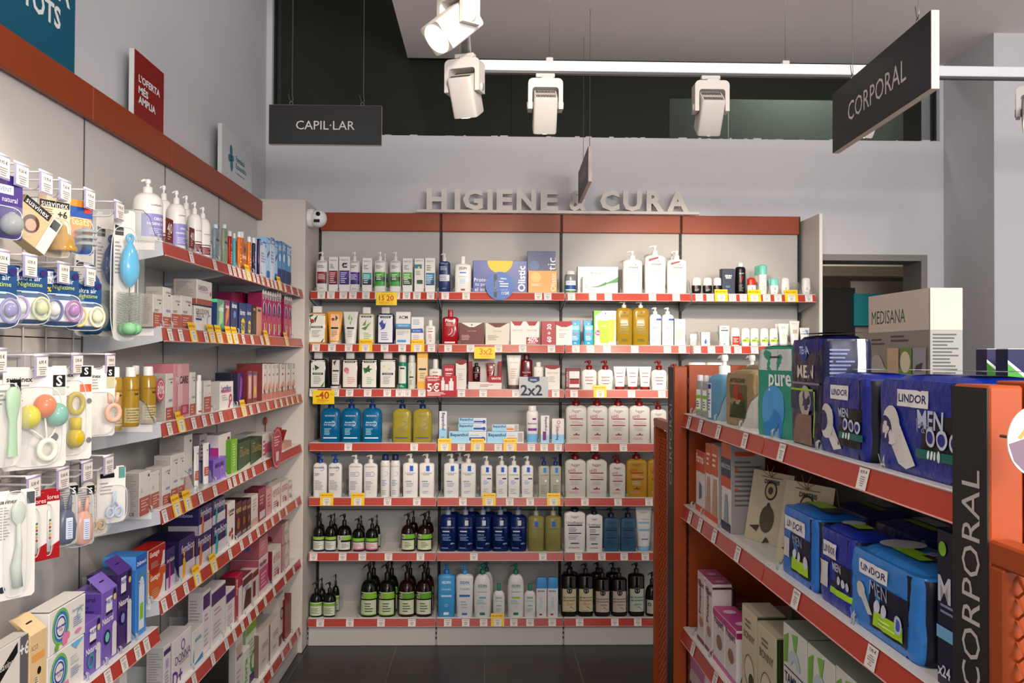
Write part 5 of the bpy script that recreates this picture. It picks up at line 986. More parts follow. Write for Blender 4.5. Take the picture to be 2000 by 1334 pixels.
pkE|B|pale pink carton with white round window|carton|c49a98|dm.13|c .2 .5 .7 d6cdc6;t enna .2 .5 .5 a8888a;@L;r -1 1 0 1 9a6a6e;p 6a2024 -.1 .2 .3 .2 .2 .45 0 .45
dmn|B|white carton with large purple lettering|carton|d9d6d6|dm.07|t D+ -.45 .14 .5 6a2a8c B;t DONNA .1 .52 .8 5a4a6a;o .1 .76 .14 .2 7a5a9a;l -.3 .8 .36 .46 2 9a8ab0;@L;r -1 1 0 1 a8a5a8
dms|B|slim white carton with purple bands|carton|d6d3d3|dm.05|r -1 1 .82 .92 5a2a74;r -.4 .4 .55 .72 b8a0c8;l -.6 .6 .1 .5 6 a898b4;@L;r -1 1 0 1 a5a2a2;l -.8 .8 .2 .9 14 8c8888
ain|B|white carton with blue swoosh|carton|dcdad6|dm.05|t AINARA .1 .7 .6 4a9ab8 B;p 2f86b0 -1 0 1 0 1 .18 -.4 .06;p 3a9ac0 -.85 .1 -.65 .1 -.6 .5 -.75 .3;@L;r -1 1 0 1 aaa8a4;@T;r -1 1 0 1 d0ceca
orc|B|white carton with lilac orchid|carton|d8d5d3|dm.05|p 9a84b8 -.3 .1 1 .2 1 .6 0 .4;c .2 .55 .25 b0708a;@L;r -1 1 0 1 a8a5a5
# left row 7
blk|B|black carton with gold edge|carton|1a1918|dm.2|r -1 1 .9 .93 8a7448;@L;r -1 1 0 1 161514;r -1 1 .9 .93 8a7448;@T;r -1 1 0 1 141312
sal|B|tall white carton with magenta name|carton|d8d4d0|dm.06|t Salvelox .1 .72 .8 8a2a5a B;a 0 .9 .0 .9 180 360 c8a8a0;l -.6 .6 .1 .55 6 b9a8a8;@L;r -1 1 0 1 a8a4a0
grc|B|white carton with green top and purple foot|carton|d4d8cc|dm.05|r -1 1 .8 1 8fb53a;r -1 1 0 .14 5a2a74;t C .3 .3 .5 3a9a4a B;l -.6 .6 .4 .7 5 9ab08a;@L;r -1 1 0 1 8fa080
grs|B|small white carton with green lettering|carton|d8d8d0|dm.04|V flora -.2 .5 .6 6aa53a B;@L;r -1 1 0 1 aab0a0
enl|B|large cream carton with salmon lettering|carton|d8cfc8|dm.1|t enna .2 .6 .6 c08a7e;l -.4 .6 .2 .34 1 c0a8a0;@L;r -1 1 0 1 7c6660;@T;r -1 1 0 1 c8bfb8
enk|B|white carton with black oval window|carton|d5cfca|dm.07|o .2 .6 .3 .42 1a1a1a;c .2 .6 .3 b9b4b0;r -1 1 0 .2 7a2030;@L;r -1 1 0 1 b9b2ae;c 0 .35 .14 c0506a
rdd|B|red carton with blue dots|carton|8f2420|dm.07|c -.4 .7 .14 4a7ab0;c .2 .5 .14 4a7ab0;c -.2 .3 .14 4a7ab0;@L;r -1 1 0 1 6f1a18
# bottom shelf below the hooks
sua|B|white hanging carton with black name band|carton|d9d6d0|dm.03|p 1a1a1a -.95 .62 .35 .86 .35 .97 -.95 .74;t suavinex -.3 .80 .55 dcdad6;r .5 1 0 1 6a6c70;t +6 .75 .86 .3 e0e0e0 B;l -.8 .2 .2 .55 6 a5a29e;@T;r -1 1 0 1 c8c5c0
ico|B|cream hang-tab carton with ruler print|carton|dcc39a dfc8a2|dm.045 tab|t ICO -.4 .84 .35 9a8a74;r -.7 .7 .68 .76 dfa860;c .1 .55 .22 222222;r -.35 .0 .2 .5 e6e2d8;l -.35 0 .2 .5 12 1a1a1a;c .3 .1 .3 8a5a44;@L;r -1 1 0 1 c4ab84
rhU|B|white rounded carton, blue ring, pink elephant, upper|carton|e0dedb|dm.05|o -.4 .55 .30 .38 3a86c4;o -.4 .55 .38 .46 7fb86a;o -.4 .55 .22 .26 26409a;t RHINOMER -.4 .56 .22 3a4aa0 B;t baby -.4 .48 .1 d06a9a;c -.2 .2 .16 dc8cb0;c -.02 .24 .1 dc8cb0;r -.3 -.24 .06 .18 dc8cb0;r -.14 -.08 .06 .18 dc8cb0;c .55 .2 .18 d89ab8 .06;t Aspirador_Nasal .5 .75 .32 3a5a94;l .25 .8 .34 .6 5 8a9ac0;a .6 .62 .1 .14 0 300 8ab8b4;c -.65 .12 .1 7fae4a;@L;r -1 1 0 1 cfccc6;@T;r -1 1 0 1 e2e0dc
rhL|B|white carton, blue ring, pink elephant, lower|carton|dedcd8|dm.05|o -.4 .58 .30 .38 3a86c4;o -.4 .58 .38 .46 7fb86a;o -.4 .58 .22 .26 26409a;t RHINOMER -.4 .59 .22 3a4aa0 B;t baby -.4 .52 .1 d06a9a;p 7ab8dc .2 .98 .95 .98 .5 .82;c -.2 .2 .16 dc8cb0;c .0 .24 .1 dc8cb0;l .2 .8 .3 .5 5 8a9ac0;l .2 .7 .55 .75 3 c5c5c5;@L;r -1 1 0 1 cac6c0
avS|B|small lilac carton picturing a baby bottle|carton|8069b8|dm.07|r -.5 .3 .62 .86 e0e0e4;t PHILIPS -.1 .78 .5 2a4a9a B;r -.5 .3 .56 .62 2a1f4a;c .6 .9 .2 1c1c24;c .6 .8 .18 e0c88a;t Natural -.3 .48 .7 e8e4f0 B;r .25 .85 .04 .36 d8d4d8;c .55 .42 .3 d8d4d8;o -.4 .28 .26 .4 3aa8a0;@L;r -1 1 0 1 6a559f;t Natural 0 .9 .6 2c2250 B
avM|B|tall lilac carton with hang tab|carton|8069b8 8a74c4|dm.08 tab|r -.5 .3 .7 .9 e0e0e4;t PHILIPS -.1 .84 .5 2a4a9a B;r -.5 .3 .66 .7 2a1f4a;c .6 .93 .2 1c1c24;c .6 .86 .18 e0c88a;t Natural -.3 .6 .7 e8e4f0 B;r .25 .85 .04 .4 d8d4d8;c .55 .44 .3 d8d4d8;c -.4 .36 .4 2a1f5a;c -.4 .36 .26 7ac8c0;@L;r -1 1 0 1 5e4a94;t Natural 0 .92 .6 2c2250 B;l -.8 .8 .5 .84 6 3a2c68
avD|B|tall dark purple carton with hang tab|carton|4a2a74 5a3490|dm.08 tab|r -.6 .1 .74 .94 e0e0e4;t PHILIPS -.25 .88 .5 2a4a9a B;r -.6 .1 .70 .74 1a1230;c .6 .94 .18 1c1030;c .6 .86 .18 e0c88a;t Natural -.25 .62 .7 e8e4f0 B;r .25 .85 .04 .5 d8d4d8;c .55 .54 .3 d8d4d8;c -.4 .42 .4 20204a;c -.4 .42 .26 8a9ad0;@L;r -1 1 0 1 34204e;t Natural -.2 .92 .6 d8d0e4 B;l -.8 .8 .4 .84 9 7a6a94
brn|B|tall blue carton with curved lid and bottle picture|carton|4a8fd0 3f86cc|dm.09|r -1 1 .84 1 2a6ab8;t DrBrown's 0 .9 .85 e8eef5 B;t options+ 0 .74 .7 7ab83a;r -.5 .5 .08 .62 d5dde6;c 0 .66 .36 d5dde6;r -.3 .3 .2 .4 8ac43a;l -.6 .6 .62 .7 2 c8d8e8;@L;r -1 1 0 1 3f78b4;r -1 1 .84 1 5a94cc;t DrBrown's 0 .85 .7 20305a B
# gondola
gel|C|small clear gel bottle with green label|gel bottle|c9cfd0 d5d8d8|s.86 cw.6 dr.6 n3 clear rz30|r -.7 .7 .15 .75 dfe2d8;r -.7 .7 .5 .6 8fc040;r -.7 .7 .15 .2 8fc040;l -.5 .5 .25 .45 3 5a5a5a
hyd|P|large light blue pump bottle with white pump|pump bottle|7fb4d0 dfe0de|s.70 cw.45 dr.8 n5 sh.16 milk rz20|r -1 -.35 .05 .8 dfe3e6;r -.95 -.4 .68 .78 2a3f7a;l -.95 -.45 .2 .6 6 5a6a9a
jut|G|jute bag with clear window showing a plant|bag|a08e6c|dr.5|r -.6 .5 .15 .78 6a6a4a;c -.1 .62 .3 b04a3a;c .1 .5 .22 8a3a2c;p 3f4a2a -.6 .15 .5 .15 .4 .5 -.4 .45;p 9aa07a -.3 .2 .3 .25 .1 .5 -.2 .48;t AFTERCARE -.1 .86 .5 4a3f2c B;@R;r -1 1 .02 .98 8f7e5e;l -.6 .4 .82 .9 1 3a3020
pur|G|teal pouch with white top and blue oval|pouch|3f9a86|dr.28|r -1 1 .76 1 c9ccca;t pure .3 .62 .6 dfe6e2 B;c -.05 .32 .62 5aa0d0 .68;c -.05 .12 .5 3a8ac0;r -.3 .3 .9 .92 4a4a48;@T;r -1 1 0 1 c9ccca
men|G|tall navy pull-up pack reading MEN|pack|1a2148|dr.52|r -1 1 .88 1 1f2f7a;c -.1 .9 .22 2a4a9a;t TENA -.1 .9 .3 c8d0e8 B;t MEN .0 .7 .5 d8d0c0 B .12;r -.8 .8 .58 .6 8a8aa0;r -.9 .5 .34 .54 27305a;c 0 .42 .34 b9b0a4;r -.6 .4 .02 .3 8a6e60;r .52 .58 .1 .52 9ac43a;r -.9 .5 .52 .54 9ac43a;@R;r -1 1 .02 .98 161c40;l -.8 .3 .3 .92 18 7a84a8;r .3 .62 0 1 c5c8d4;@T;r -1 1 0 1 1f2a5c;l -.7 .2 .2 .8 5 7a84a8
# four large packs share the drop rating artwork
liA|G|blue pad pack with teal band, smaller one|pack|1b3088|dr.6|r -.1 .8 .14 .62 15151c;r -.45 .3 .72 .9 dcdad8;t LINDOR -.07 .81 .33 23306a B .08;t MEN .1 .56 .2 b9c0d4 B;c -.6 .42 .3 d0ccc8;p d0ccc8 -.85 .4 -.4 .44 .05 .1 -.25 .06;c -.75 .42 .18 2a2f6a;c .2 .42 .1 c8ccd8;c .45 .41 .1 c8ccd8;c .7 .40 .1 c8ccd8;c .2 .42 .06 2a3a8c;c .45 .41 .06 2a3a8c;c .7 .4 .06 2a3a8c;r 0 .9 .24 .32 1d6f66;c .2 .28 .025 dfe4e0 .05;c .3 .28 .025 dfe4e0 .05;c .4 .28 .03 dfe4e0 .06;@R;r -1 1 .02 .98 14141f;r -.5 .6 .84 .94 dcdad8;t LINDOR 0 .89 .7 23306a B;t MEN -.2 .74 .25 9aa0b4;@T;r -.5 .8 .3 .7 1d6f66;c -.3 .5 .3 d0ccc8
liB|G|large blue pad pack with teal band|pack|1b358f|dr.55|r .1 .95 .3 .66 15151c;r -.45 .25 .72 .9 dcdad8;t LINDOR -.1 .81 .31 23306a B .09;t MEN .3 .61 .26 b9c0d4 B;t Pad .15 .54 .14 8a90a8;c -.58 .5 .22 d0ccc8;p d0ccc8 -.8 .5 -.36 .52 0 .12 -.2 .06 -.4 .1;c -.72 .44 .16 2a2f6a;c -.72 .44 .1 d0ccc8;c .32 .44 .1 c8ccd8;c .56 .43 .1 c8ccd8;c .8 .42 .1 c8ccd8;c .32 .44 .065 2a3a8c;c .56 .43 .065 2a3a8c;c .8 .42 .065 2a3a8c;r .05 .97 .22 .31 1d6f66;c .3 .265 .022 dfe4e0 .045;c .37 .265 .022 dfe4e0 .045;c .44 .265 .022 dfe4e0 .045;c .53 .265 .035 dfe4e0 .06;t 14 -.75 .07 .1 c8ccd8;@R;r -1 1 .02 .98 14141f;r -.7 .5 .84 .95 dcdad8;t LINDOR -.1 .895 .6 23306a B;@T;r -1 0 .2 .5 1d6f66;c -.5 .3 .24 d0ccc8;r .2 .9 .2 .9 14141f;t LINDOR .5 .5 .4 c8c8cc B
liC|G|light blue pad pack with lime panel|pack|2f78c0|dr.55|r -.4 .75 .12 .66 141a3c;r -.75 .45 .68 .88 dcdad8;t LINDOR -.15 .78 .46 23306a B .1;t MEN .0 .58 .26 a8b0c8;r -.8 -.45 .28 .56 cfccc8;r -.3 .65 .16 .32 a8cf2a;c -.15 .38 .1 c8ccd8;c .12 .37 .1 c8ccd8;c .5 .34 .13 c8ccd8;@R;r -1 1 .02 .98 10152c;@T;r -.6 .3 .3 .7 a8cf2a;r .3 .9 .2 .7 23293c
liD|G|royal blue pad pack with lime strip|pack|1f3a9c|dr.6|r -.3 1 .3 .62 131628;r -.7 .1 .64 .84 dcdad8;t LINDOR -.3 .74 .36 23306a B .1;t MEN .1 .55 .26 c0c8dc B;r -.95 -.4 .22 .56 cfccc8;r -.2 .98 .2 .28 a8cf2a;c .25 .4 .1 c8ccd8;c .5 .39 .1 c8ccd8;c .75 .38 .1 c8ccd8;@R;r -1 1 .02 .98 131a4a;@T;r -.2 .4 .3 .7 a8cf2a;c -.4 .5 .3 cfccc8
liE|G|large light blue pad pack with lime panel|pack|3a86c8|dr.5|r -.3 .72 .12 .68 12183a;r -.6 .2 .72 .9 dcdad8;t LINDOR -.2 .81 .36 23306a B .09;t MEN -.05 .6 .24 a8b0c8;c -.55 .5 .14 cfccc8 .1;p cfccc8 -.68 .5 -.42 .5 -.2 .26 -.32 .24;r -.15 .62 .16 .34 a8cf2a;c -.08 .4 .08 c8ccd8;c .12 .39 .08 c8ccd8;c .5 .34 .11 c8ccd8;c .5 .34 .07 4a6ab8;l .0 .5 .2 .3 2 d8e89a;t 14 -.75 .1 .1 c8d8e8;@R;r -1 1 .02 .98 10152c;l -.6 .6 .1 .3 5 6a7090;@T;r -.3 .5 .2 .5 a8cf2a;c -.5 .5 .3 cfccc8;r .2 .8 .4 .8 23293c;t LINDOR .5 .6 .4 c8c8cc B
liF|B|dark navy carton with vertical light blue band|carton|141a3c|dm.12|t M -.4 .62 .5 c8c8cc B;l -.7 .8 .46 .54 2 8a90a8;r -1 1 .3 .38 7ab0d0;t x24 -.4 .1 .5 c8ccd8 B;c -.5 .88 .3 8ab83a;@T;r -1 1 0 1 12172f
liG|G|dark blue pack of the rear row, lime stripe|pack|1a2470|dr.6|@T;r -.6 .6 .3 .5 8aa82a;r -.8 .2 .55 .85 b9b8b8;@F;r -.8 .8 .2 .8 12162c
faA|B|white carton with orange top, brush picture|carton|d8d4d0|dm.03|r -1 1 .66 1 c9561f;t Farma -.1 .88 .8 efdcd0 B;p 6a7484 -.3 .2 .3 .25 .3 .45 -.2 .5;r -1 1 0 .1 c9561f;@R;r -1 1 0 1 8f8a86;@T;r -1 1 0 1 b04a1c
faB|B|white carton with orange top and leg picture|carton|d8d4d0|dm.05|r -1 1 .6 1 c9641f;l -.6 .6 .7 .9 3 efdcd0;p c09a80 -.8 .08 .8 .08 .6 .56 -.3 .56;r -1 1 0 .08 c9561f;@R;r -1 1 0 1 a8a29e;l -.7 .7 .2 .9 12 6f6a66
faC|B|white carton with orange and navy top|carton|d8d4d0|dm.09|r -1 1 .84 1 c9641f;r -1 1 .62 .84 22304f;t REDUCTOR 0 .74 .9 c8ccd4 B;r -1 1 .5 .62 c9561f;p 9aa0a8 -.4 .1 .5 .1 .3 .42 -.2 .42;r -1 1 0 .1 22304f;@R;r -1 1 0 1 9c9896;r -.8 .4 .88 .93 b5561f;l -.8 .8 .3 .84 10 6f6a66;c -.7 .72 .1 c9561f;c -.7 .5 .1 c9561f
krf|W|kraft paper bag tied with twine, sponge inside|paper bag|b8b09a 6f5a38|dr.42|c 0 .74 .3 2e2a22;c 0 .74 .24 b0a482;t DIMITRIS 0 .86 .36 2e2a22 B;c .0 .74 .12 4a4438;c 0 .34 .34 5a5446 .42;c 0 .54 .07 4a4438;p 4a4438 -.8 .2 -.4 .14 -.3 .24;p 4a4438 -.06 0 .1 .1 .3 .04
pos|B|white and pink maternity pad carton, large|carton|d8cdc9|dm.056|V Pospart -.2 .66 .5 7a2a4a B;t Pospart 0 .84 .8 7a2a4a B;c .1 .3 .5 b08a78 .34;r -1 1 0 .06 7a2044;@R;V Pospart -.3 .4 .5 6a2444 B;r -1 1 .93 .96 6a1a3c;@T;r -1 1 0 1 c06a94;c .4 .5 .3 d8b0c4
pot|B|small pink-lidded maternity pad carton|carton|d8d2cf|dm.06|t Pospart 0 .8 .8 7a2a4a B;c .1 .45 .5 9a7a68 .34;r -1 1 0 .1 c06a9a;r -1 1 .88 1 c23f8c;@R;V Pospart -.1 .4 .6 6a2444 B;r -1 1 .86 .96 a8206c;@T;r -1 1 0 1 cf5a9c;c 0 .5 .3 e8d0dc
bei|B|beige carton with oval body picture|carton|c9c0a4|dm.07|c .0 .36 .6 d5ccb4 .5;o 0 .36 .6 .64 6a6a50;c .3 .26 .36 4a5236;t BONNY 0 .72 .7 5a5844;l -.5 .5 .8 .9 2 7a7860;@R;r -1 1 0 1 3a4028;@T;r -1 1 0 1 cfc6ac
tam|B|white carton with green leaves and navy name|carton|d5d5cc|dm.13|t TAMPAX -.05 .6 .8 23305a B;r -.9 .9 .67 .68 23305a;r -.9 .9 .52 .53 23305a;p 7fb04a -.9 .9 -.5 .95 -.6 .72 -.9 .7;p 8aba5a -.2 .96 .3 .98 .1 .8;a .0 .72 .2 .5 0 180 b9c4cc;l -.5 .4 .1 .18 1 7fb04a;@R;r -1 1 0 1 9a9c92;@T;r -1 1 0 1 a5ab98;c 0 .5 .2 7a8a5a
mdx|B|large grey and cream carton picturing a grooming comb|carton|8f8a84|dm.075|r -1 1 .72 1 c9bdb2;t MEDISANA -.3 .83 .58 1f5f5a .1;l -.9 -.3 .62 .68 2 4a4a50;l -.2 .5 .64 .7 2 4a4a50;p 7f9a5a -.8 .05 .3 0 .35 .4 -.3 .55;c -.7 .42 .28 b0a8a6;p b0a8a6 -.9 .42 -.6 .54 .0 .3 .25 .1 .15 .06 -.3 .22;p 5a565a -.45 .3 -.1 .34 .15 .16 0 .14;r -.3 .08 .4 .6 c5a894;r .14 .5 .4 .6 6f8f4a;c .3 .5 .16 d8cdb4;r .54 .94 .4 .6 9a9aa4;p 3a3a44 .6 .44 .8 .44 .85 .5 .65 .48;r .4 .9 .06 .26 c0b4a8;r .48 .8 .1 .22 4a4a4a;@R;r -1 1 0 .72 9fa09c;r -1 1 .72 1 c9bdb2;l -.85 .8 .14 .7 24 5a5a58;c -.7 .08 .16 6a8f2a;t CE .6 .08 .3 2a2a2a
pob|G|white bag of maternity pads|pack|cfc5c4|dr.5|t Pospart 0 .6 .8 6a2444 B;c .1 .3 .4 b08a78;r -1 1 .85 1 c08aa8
''')
# ---- left rows
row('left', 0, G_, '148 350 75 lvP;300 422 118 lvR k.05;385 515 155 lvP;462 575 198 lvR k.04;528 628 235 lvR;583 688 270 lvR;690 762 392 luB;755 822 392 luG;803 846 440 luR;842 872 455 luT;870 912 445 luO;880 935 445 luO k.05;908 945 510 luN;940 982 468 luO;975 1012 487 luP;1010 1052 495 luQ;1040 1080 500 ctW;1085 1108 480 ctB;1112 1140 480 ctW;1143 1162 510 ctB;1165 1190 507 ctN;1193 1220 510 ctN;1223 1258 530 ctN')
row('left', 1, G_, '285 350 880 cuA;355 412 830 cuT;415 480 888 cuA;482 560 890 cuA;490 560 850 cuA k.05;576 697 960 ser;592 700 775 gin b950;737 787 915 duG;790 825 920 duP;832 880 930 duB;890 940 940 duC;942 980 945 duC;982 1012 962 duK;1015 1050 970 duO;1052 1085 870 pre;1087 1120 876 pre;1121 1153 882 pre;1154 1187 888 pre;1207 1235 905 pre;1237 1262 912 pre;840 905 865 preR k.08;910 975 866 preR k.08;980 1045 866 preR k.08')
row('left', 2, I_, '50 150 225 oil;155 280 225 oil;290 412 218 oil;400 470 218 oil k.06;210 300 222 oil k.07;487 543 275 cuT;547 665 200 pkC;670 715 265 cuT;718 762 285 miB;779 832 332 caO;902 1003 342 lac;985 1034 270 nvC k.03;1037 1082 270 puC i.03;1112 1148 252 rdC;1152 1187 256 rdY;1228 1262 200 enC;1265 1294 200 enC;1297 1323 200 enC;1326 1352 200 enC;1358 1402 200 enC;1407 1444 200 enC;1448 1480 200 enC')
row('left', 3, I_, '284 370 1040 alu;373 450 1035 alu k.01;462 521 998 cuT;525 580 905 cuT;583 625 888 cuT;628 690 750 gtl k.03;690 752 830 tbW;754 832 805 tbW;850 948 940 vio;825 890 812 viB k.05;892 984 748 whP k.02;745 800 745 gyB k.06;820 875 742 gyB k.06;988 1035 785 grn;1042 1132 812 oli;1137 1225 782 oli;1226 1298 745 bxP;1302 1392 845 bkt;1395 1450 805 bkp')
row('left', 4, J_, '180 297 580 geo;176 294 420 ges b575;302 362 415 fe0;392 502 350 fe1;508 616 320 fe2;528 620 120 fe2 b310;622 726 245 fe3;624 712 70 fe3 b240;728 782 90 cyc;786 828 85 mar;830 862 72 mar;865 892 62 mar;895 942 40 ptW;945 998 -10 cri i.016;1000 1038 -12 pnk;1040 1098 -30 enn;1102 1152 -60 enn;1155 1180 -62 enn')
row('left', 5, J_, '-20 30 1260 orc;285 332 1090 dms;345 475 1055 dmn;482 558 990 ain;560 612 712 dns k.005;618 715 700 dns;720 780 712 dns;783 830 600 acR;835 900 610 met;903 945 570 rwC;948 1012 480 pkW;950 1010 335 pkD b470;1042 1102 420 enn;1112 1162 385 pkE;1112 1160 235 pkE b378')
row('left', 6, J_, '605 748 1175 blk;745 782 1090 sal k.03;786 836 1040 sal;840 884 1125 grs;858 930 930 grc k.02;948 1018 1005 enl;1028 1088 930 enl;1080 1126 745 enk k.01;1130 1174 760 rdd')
UNIT['lefta'] = UNIT['left']; ROTZ['lefta'] = PI/2; DEP['lefta'] = DEP['left']
row('lefta', 0, K_, '-40 215 1100 sua;232 365 975 ico;210 340 975 ico k.05;190 320 975 ico k.10;385 665 800 rhU b1135;370 655 1150 rhL;668 790 880 avS;797 915 640 avM;922 1030 495 avD;900 1010 500 avD k.10;1062 1145 352 brn')
# ---- gondola rows
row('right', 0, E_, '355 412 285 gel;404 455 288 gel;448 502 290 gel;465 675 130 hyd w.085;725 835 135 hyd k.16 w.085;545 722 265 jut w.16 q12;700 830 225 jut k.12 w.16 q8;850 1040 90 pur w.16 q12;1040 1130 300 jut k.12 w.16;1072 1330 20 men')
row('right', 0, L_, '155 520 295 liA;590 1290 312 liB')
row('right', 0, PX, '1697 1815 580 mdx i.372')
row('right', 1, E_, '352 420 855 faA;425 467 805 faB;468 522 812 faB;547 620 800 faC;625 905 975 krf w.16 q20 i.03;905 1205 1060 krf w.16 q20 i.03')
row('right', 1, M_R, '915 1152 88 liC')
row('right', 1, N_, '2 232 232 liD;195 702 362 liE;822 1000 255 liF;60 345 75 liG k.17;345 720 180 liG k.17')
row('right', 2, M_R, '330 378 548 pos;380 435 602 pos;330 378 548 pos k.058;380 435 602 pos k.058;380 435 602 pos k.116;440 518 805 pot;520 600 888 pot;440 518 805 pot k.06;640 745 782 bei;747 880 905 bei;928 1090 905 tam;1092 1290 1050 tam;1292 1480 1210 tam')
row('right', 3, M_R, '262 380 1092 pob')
# ---------------------------------------------------------------- price tags, offer cards, dividers
TAGS = []; TAGW = M('#dedad6', .45, key='tag paper'); TAGY = M('#e6c61e', .4, key='offer card'); INKD = M('#2c2a2a', .5); INKG = M('#8f8b88', .5); INKR = M('#c2401c', .5)
_tm = {}
def tag_mesh(price, yellow):
    if (price, yellow) in _tm: return _tm[price, yellow]
    def fn(e): return lambda a, b: (a, -.0125+.235*(b+.039)-e, b)
    def quad(mb, x0, x1, z0, z1, m, e, t=.0003):
        f = fn(e); g = fn(e-t); mb.add([f(x0, z0), f(x1, z0), f(x1, z1), f(x0, z1), g(x0, z0), g(x1, z0), g(x1, z1), g(x0, z1)], [(0, 1, 2, 3), (7, 6, 5, 4), (0, 4, 5, 1), (1, 5, 6, 2), (2, 6, 7, 3), (3, 7, 4, 0)], m)
    out = []
    if yellow:
        mb = MB(); quad(mb, -.0345, .0345, -.0395, .024, TAGY, .0012); flat_text(mb, 'MILLOR PREU', (lambda a, b: fn(.0014)(a, b+.0115)), .056, INKR, bold=.02); out.append(('backing_card', mb))
    mb = MB(); z1 = -.003; quad(mb, -.0195, .0195, -.0385, z1, TAGW, .0018)
    flat_text(mb, price+' €', (lambda a, b: fn(.002)(a, b-.0095)), .026, INKD, bold=.02, h=.0062)
    rn = random.Random(len(price)+ord(price[0]))
    for i in range(5): q = rn.uniform(.006, .013)*(1 if i < 3 else .6); quad(mb, -q, q, -.0185-i*.0036, -.0168-i*.0036, INKG, .0019, .0001)
    out.append(('price_card', mb))
    _tm[price, yellow] = [(n, m.mesh(n)) for n, m in out]
    return _tm[price, yellow]
def along(u, X, y, Z):
    """local point on a shelf's front line that shows at picture column X"""
    Mi = UNIT[u].inverted(); n = UNIT[u].to_3x3() @ Vector((0, -1, 0)); py = 667
    for _ in range(4):
        a = Mi @ hit(X, py, UNIT[u] @ Vector((0, y, 0)), n); py = proj(UNIT[u] @ Vector((a.x, y, Z)))[1]
    return a
def tags(u, r, reg, src):
    ox, oy, sc_ = reg; Z = ZS[u][r]; Mi = UNIT[u].inverted(); n = UNIT[u].to_3x3() @ Vector((0, -1, 0))
    for it in src.split():
        x, pr = it.split(':'); ye = pr.endswith('!'); pr = pr.rstrip('!').replace('.', ',')
        X = ox+float(x)/sc_
        a = along(u, X, -.008, Z-.02)
        parts = tag_mesh(pr, ye)
        if len(parts) == 1: t = bpy.data.objects.new('price_tag', parts[0][1]); C.objects.link(t)
        else:
            t = bpy.data.objects.new('offer_tag', None); C.objects.link(t)
            for nm, me in parts: o = bpy.data.objects.new(nm, me); C.objects.link(o); o.parent = t
        place(t, u, a.x, 0, Z); TAGS.append((t, u, r, pr, ye, X, a.x))
tags('back', 0, A_, '145:16.95 217:12.95 310:14.95 382:20.95 480:13.50 575:20.95 707:16.95 785:13.95 863:13.95 965:13.95 1075:14.95 1232:14.95 1775:39.95 1845:39.95')
tags('back', 0, B_, '98:25.95 255:42.90 370:17.95 695:13.95 870:13.95 1040:9.95 1120:9.95 1203:9.95! 1285:12.95 1365:11.95 1447:10.95! 1537:11.95 1620:10.95 1720:10.95! 1847:10.95')
tags('back', 1, A_, '105:18.95 225:16.95 350:17.50 478:17.95! 620:18.95 752:21.50 868:18.95! 972:8.95 1097:27.95 1265:32.95 1475:32.95 1657:38.95 1873:39.95')
tags('back', 1, B_, '130:18.95 238:18.95 360:13.95 565:19.95 805:20.95 915:16.95 1025:9.95 1130:15.95 1245:15.95 1325:13.95 1448:5.95 1578:6.95 1680:8.95 1770:10.95')
tags('back', 2, C_, '85:18.95 250:16.95 357:18.95 493:16.95 640:18.95 732:13.95 790:13.95 900:15.95 1022:18.25 1105:14.95 1197:27.95 1360:27.95 1607:16.95 1690:24.95 1783:18.95 1905:49.95')
tags('back', 2, D_R, '130:24.95 342:6.95! 597:9.50 845:10.95')
tags('back', 3, C_, '347:12.45 842:15.95 1070:8.95! 1197:22.95 1318:9.95! 1473:21.50 1562:8.95! 1722:27.45 1818:13.45 1923:11.50')
tags('back', 3, D_R, '298:24.95 532:21.15')
tags('back', 4, C_, '185:15.45! 418:19.45! 642:14.95 862:22.95 1208:23.95 1405:18.95! 1560:17.95 1713:18.95 1890:12.95!')
tags('back', 4, D_R, '218:15.95 488:11.95 740:18.95')
tags('back', 5, F_R, '80:6.95 283:7.95 420:7.25 602:11.95 825:10.75 1197:19.95 1677:22.95')
tags('back', 5, H_R, '143:24.95 305:13.95 460:9.95 607:26.95')
tags('back', 6, F_R, '127:8.95 333:8.25 550:7.95 765:8.25 1015:19.95 1140:20.95 1265:13.45 1362:5.45! 1475:15.45 1588:9.50 1742:7.95')
tags('back', 6, H_R, '150:7.95 395:7.95 555:7.95')
tags('left', 0, G_, '552:10.95 717:12.95 822:11.95 855:11.95 890:11.95 925:11.95 957:9.95! 992:11.95 1020:9.95 1053:7.95 1090:8.95 1120:8.95 1145:6.95 1178:11.95! 1212:8.95 1258:8.95 1303:9.95')
tags('left', 1, G_, '402:15.95 477:16.40 570:15.95! 655:9.95 700:15.95! 752:15.95! 822:9.95! 865:9.95! 918:9.95 980:14.95 1048:12.95 1087:9.95! 1225:9.95!')
tags('left', 2, I_, '512:16.95 605:15.45! 697:14.95 777:12.95 837:17.95 907:10.95 1010:17.50 1085:19.95! 1135:16.95 1190:19.95 1265:14.95 1325:14.95 1368:14.95 1412:14.95 1452:14.95 1492:14.95')
tags('left', 3, I_, '475:12.95 572:12.95! 655:12.45! 750:14.45 860:4.95 972:12.95 1010:18.95 1057:4.95 1097:11.95 1155:4.95 1243:8.95 1300:8.95')
tags('left', 4, J_, '285:12.95 355:18.95 437:15.95 520:17.95! 635:18.95! 745:14.95 825:12.95 885:8.95 940:9.95 990:15.95 1040:12.95 1090:11.95 1135:9.95 1205:9.95')
tags('left', 5, J_, '495:11.95 625:15.95 720:14.95 775:12.95 832:14.95 880:12.95 930:13.95 990:14.95 1052:9.95 1128:9.95 1188:9.95')
tags('left', 6, J_, '975:15.95 1035:14.95 1110:10.95 1165:10.95 1215:12.95')
UNIT['lefta'] = UNIT['left']
tags('lefta', 0, K_, '840:13.95 965:14.95 1070:14.95 1140:16.95')
tags('right', 0, E_, '300:2.00 388:10.95 525:9.95 728:10.45')
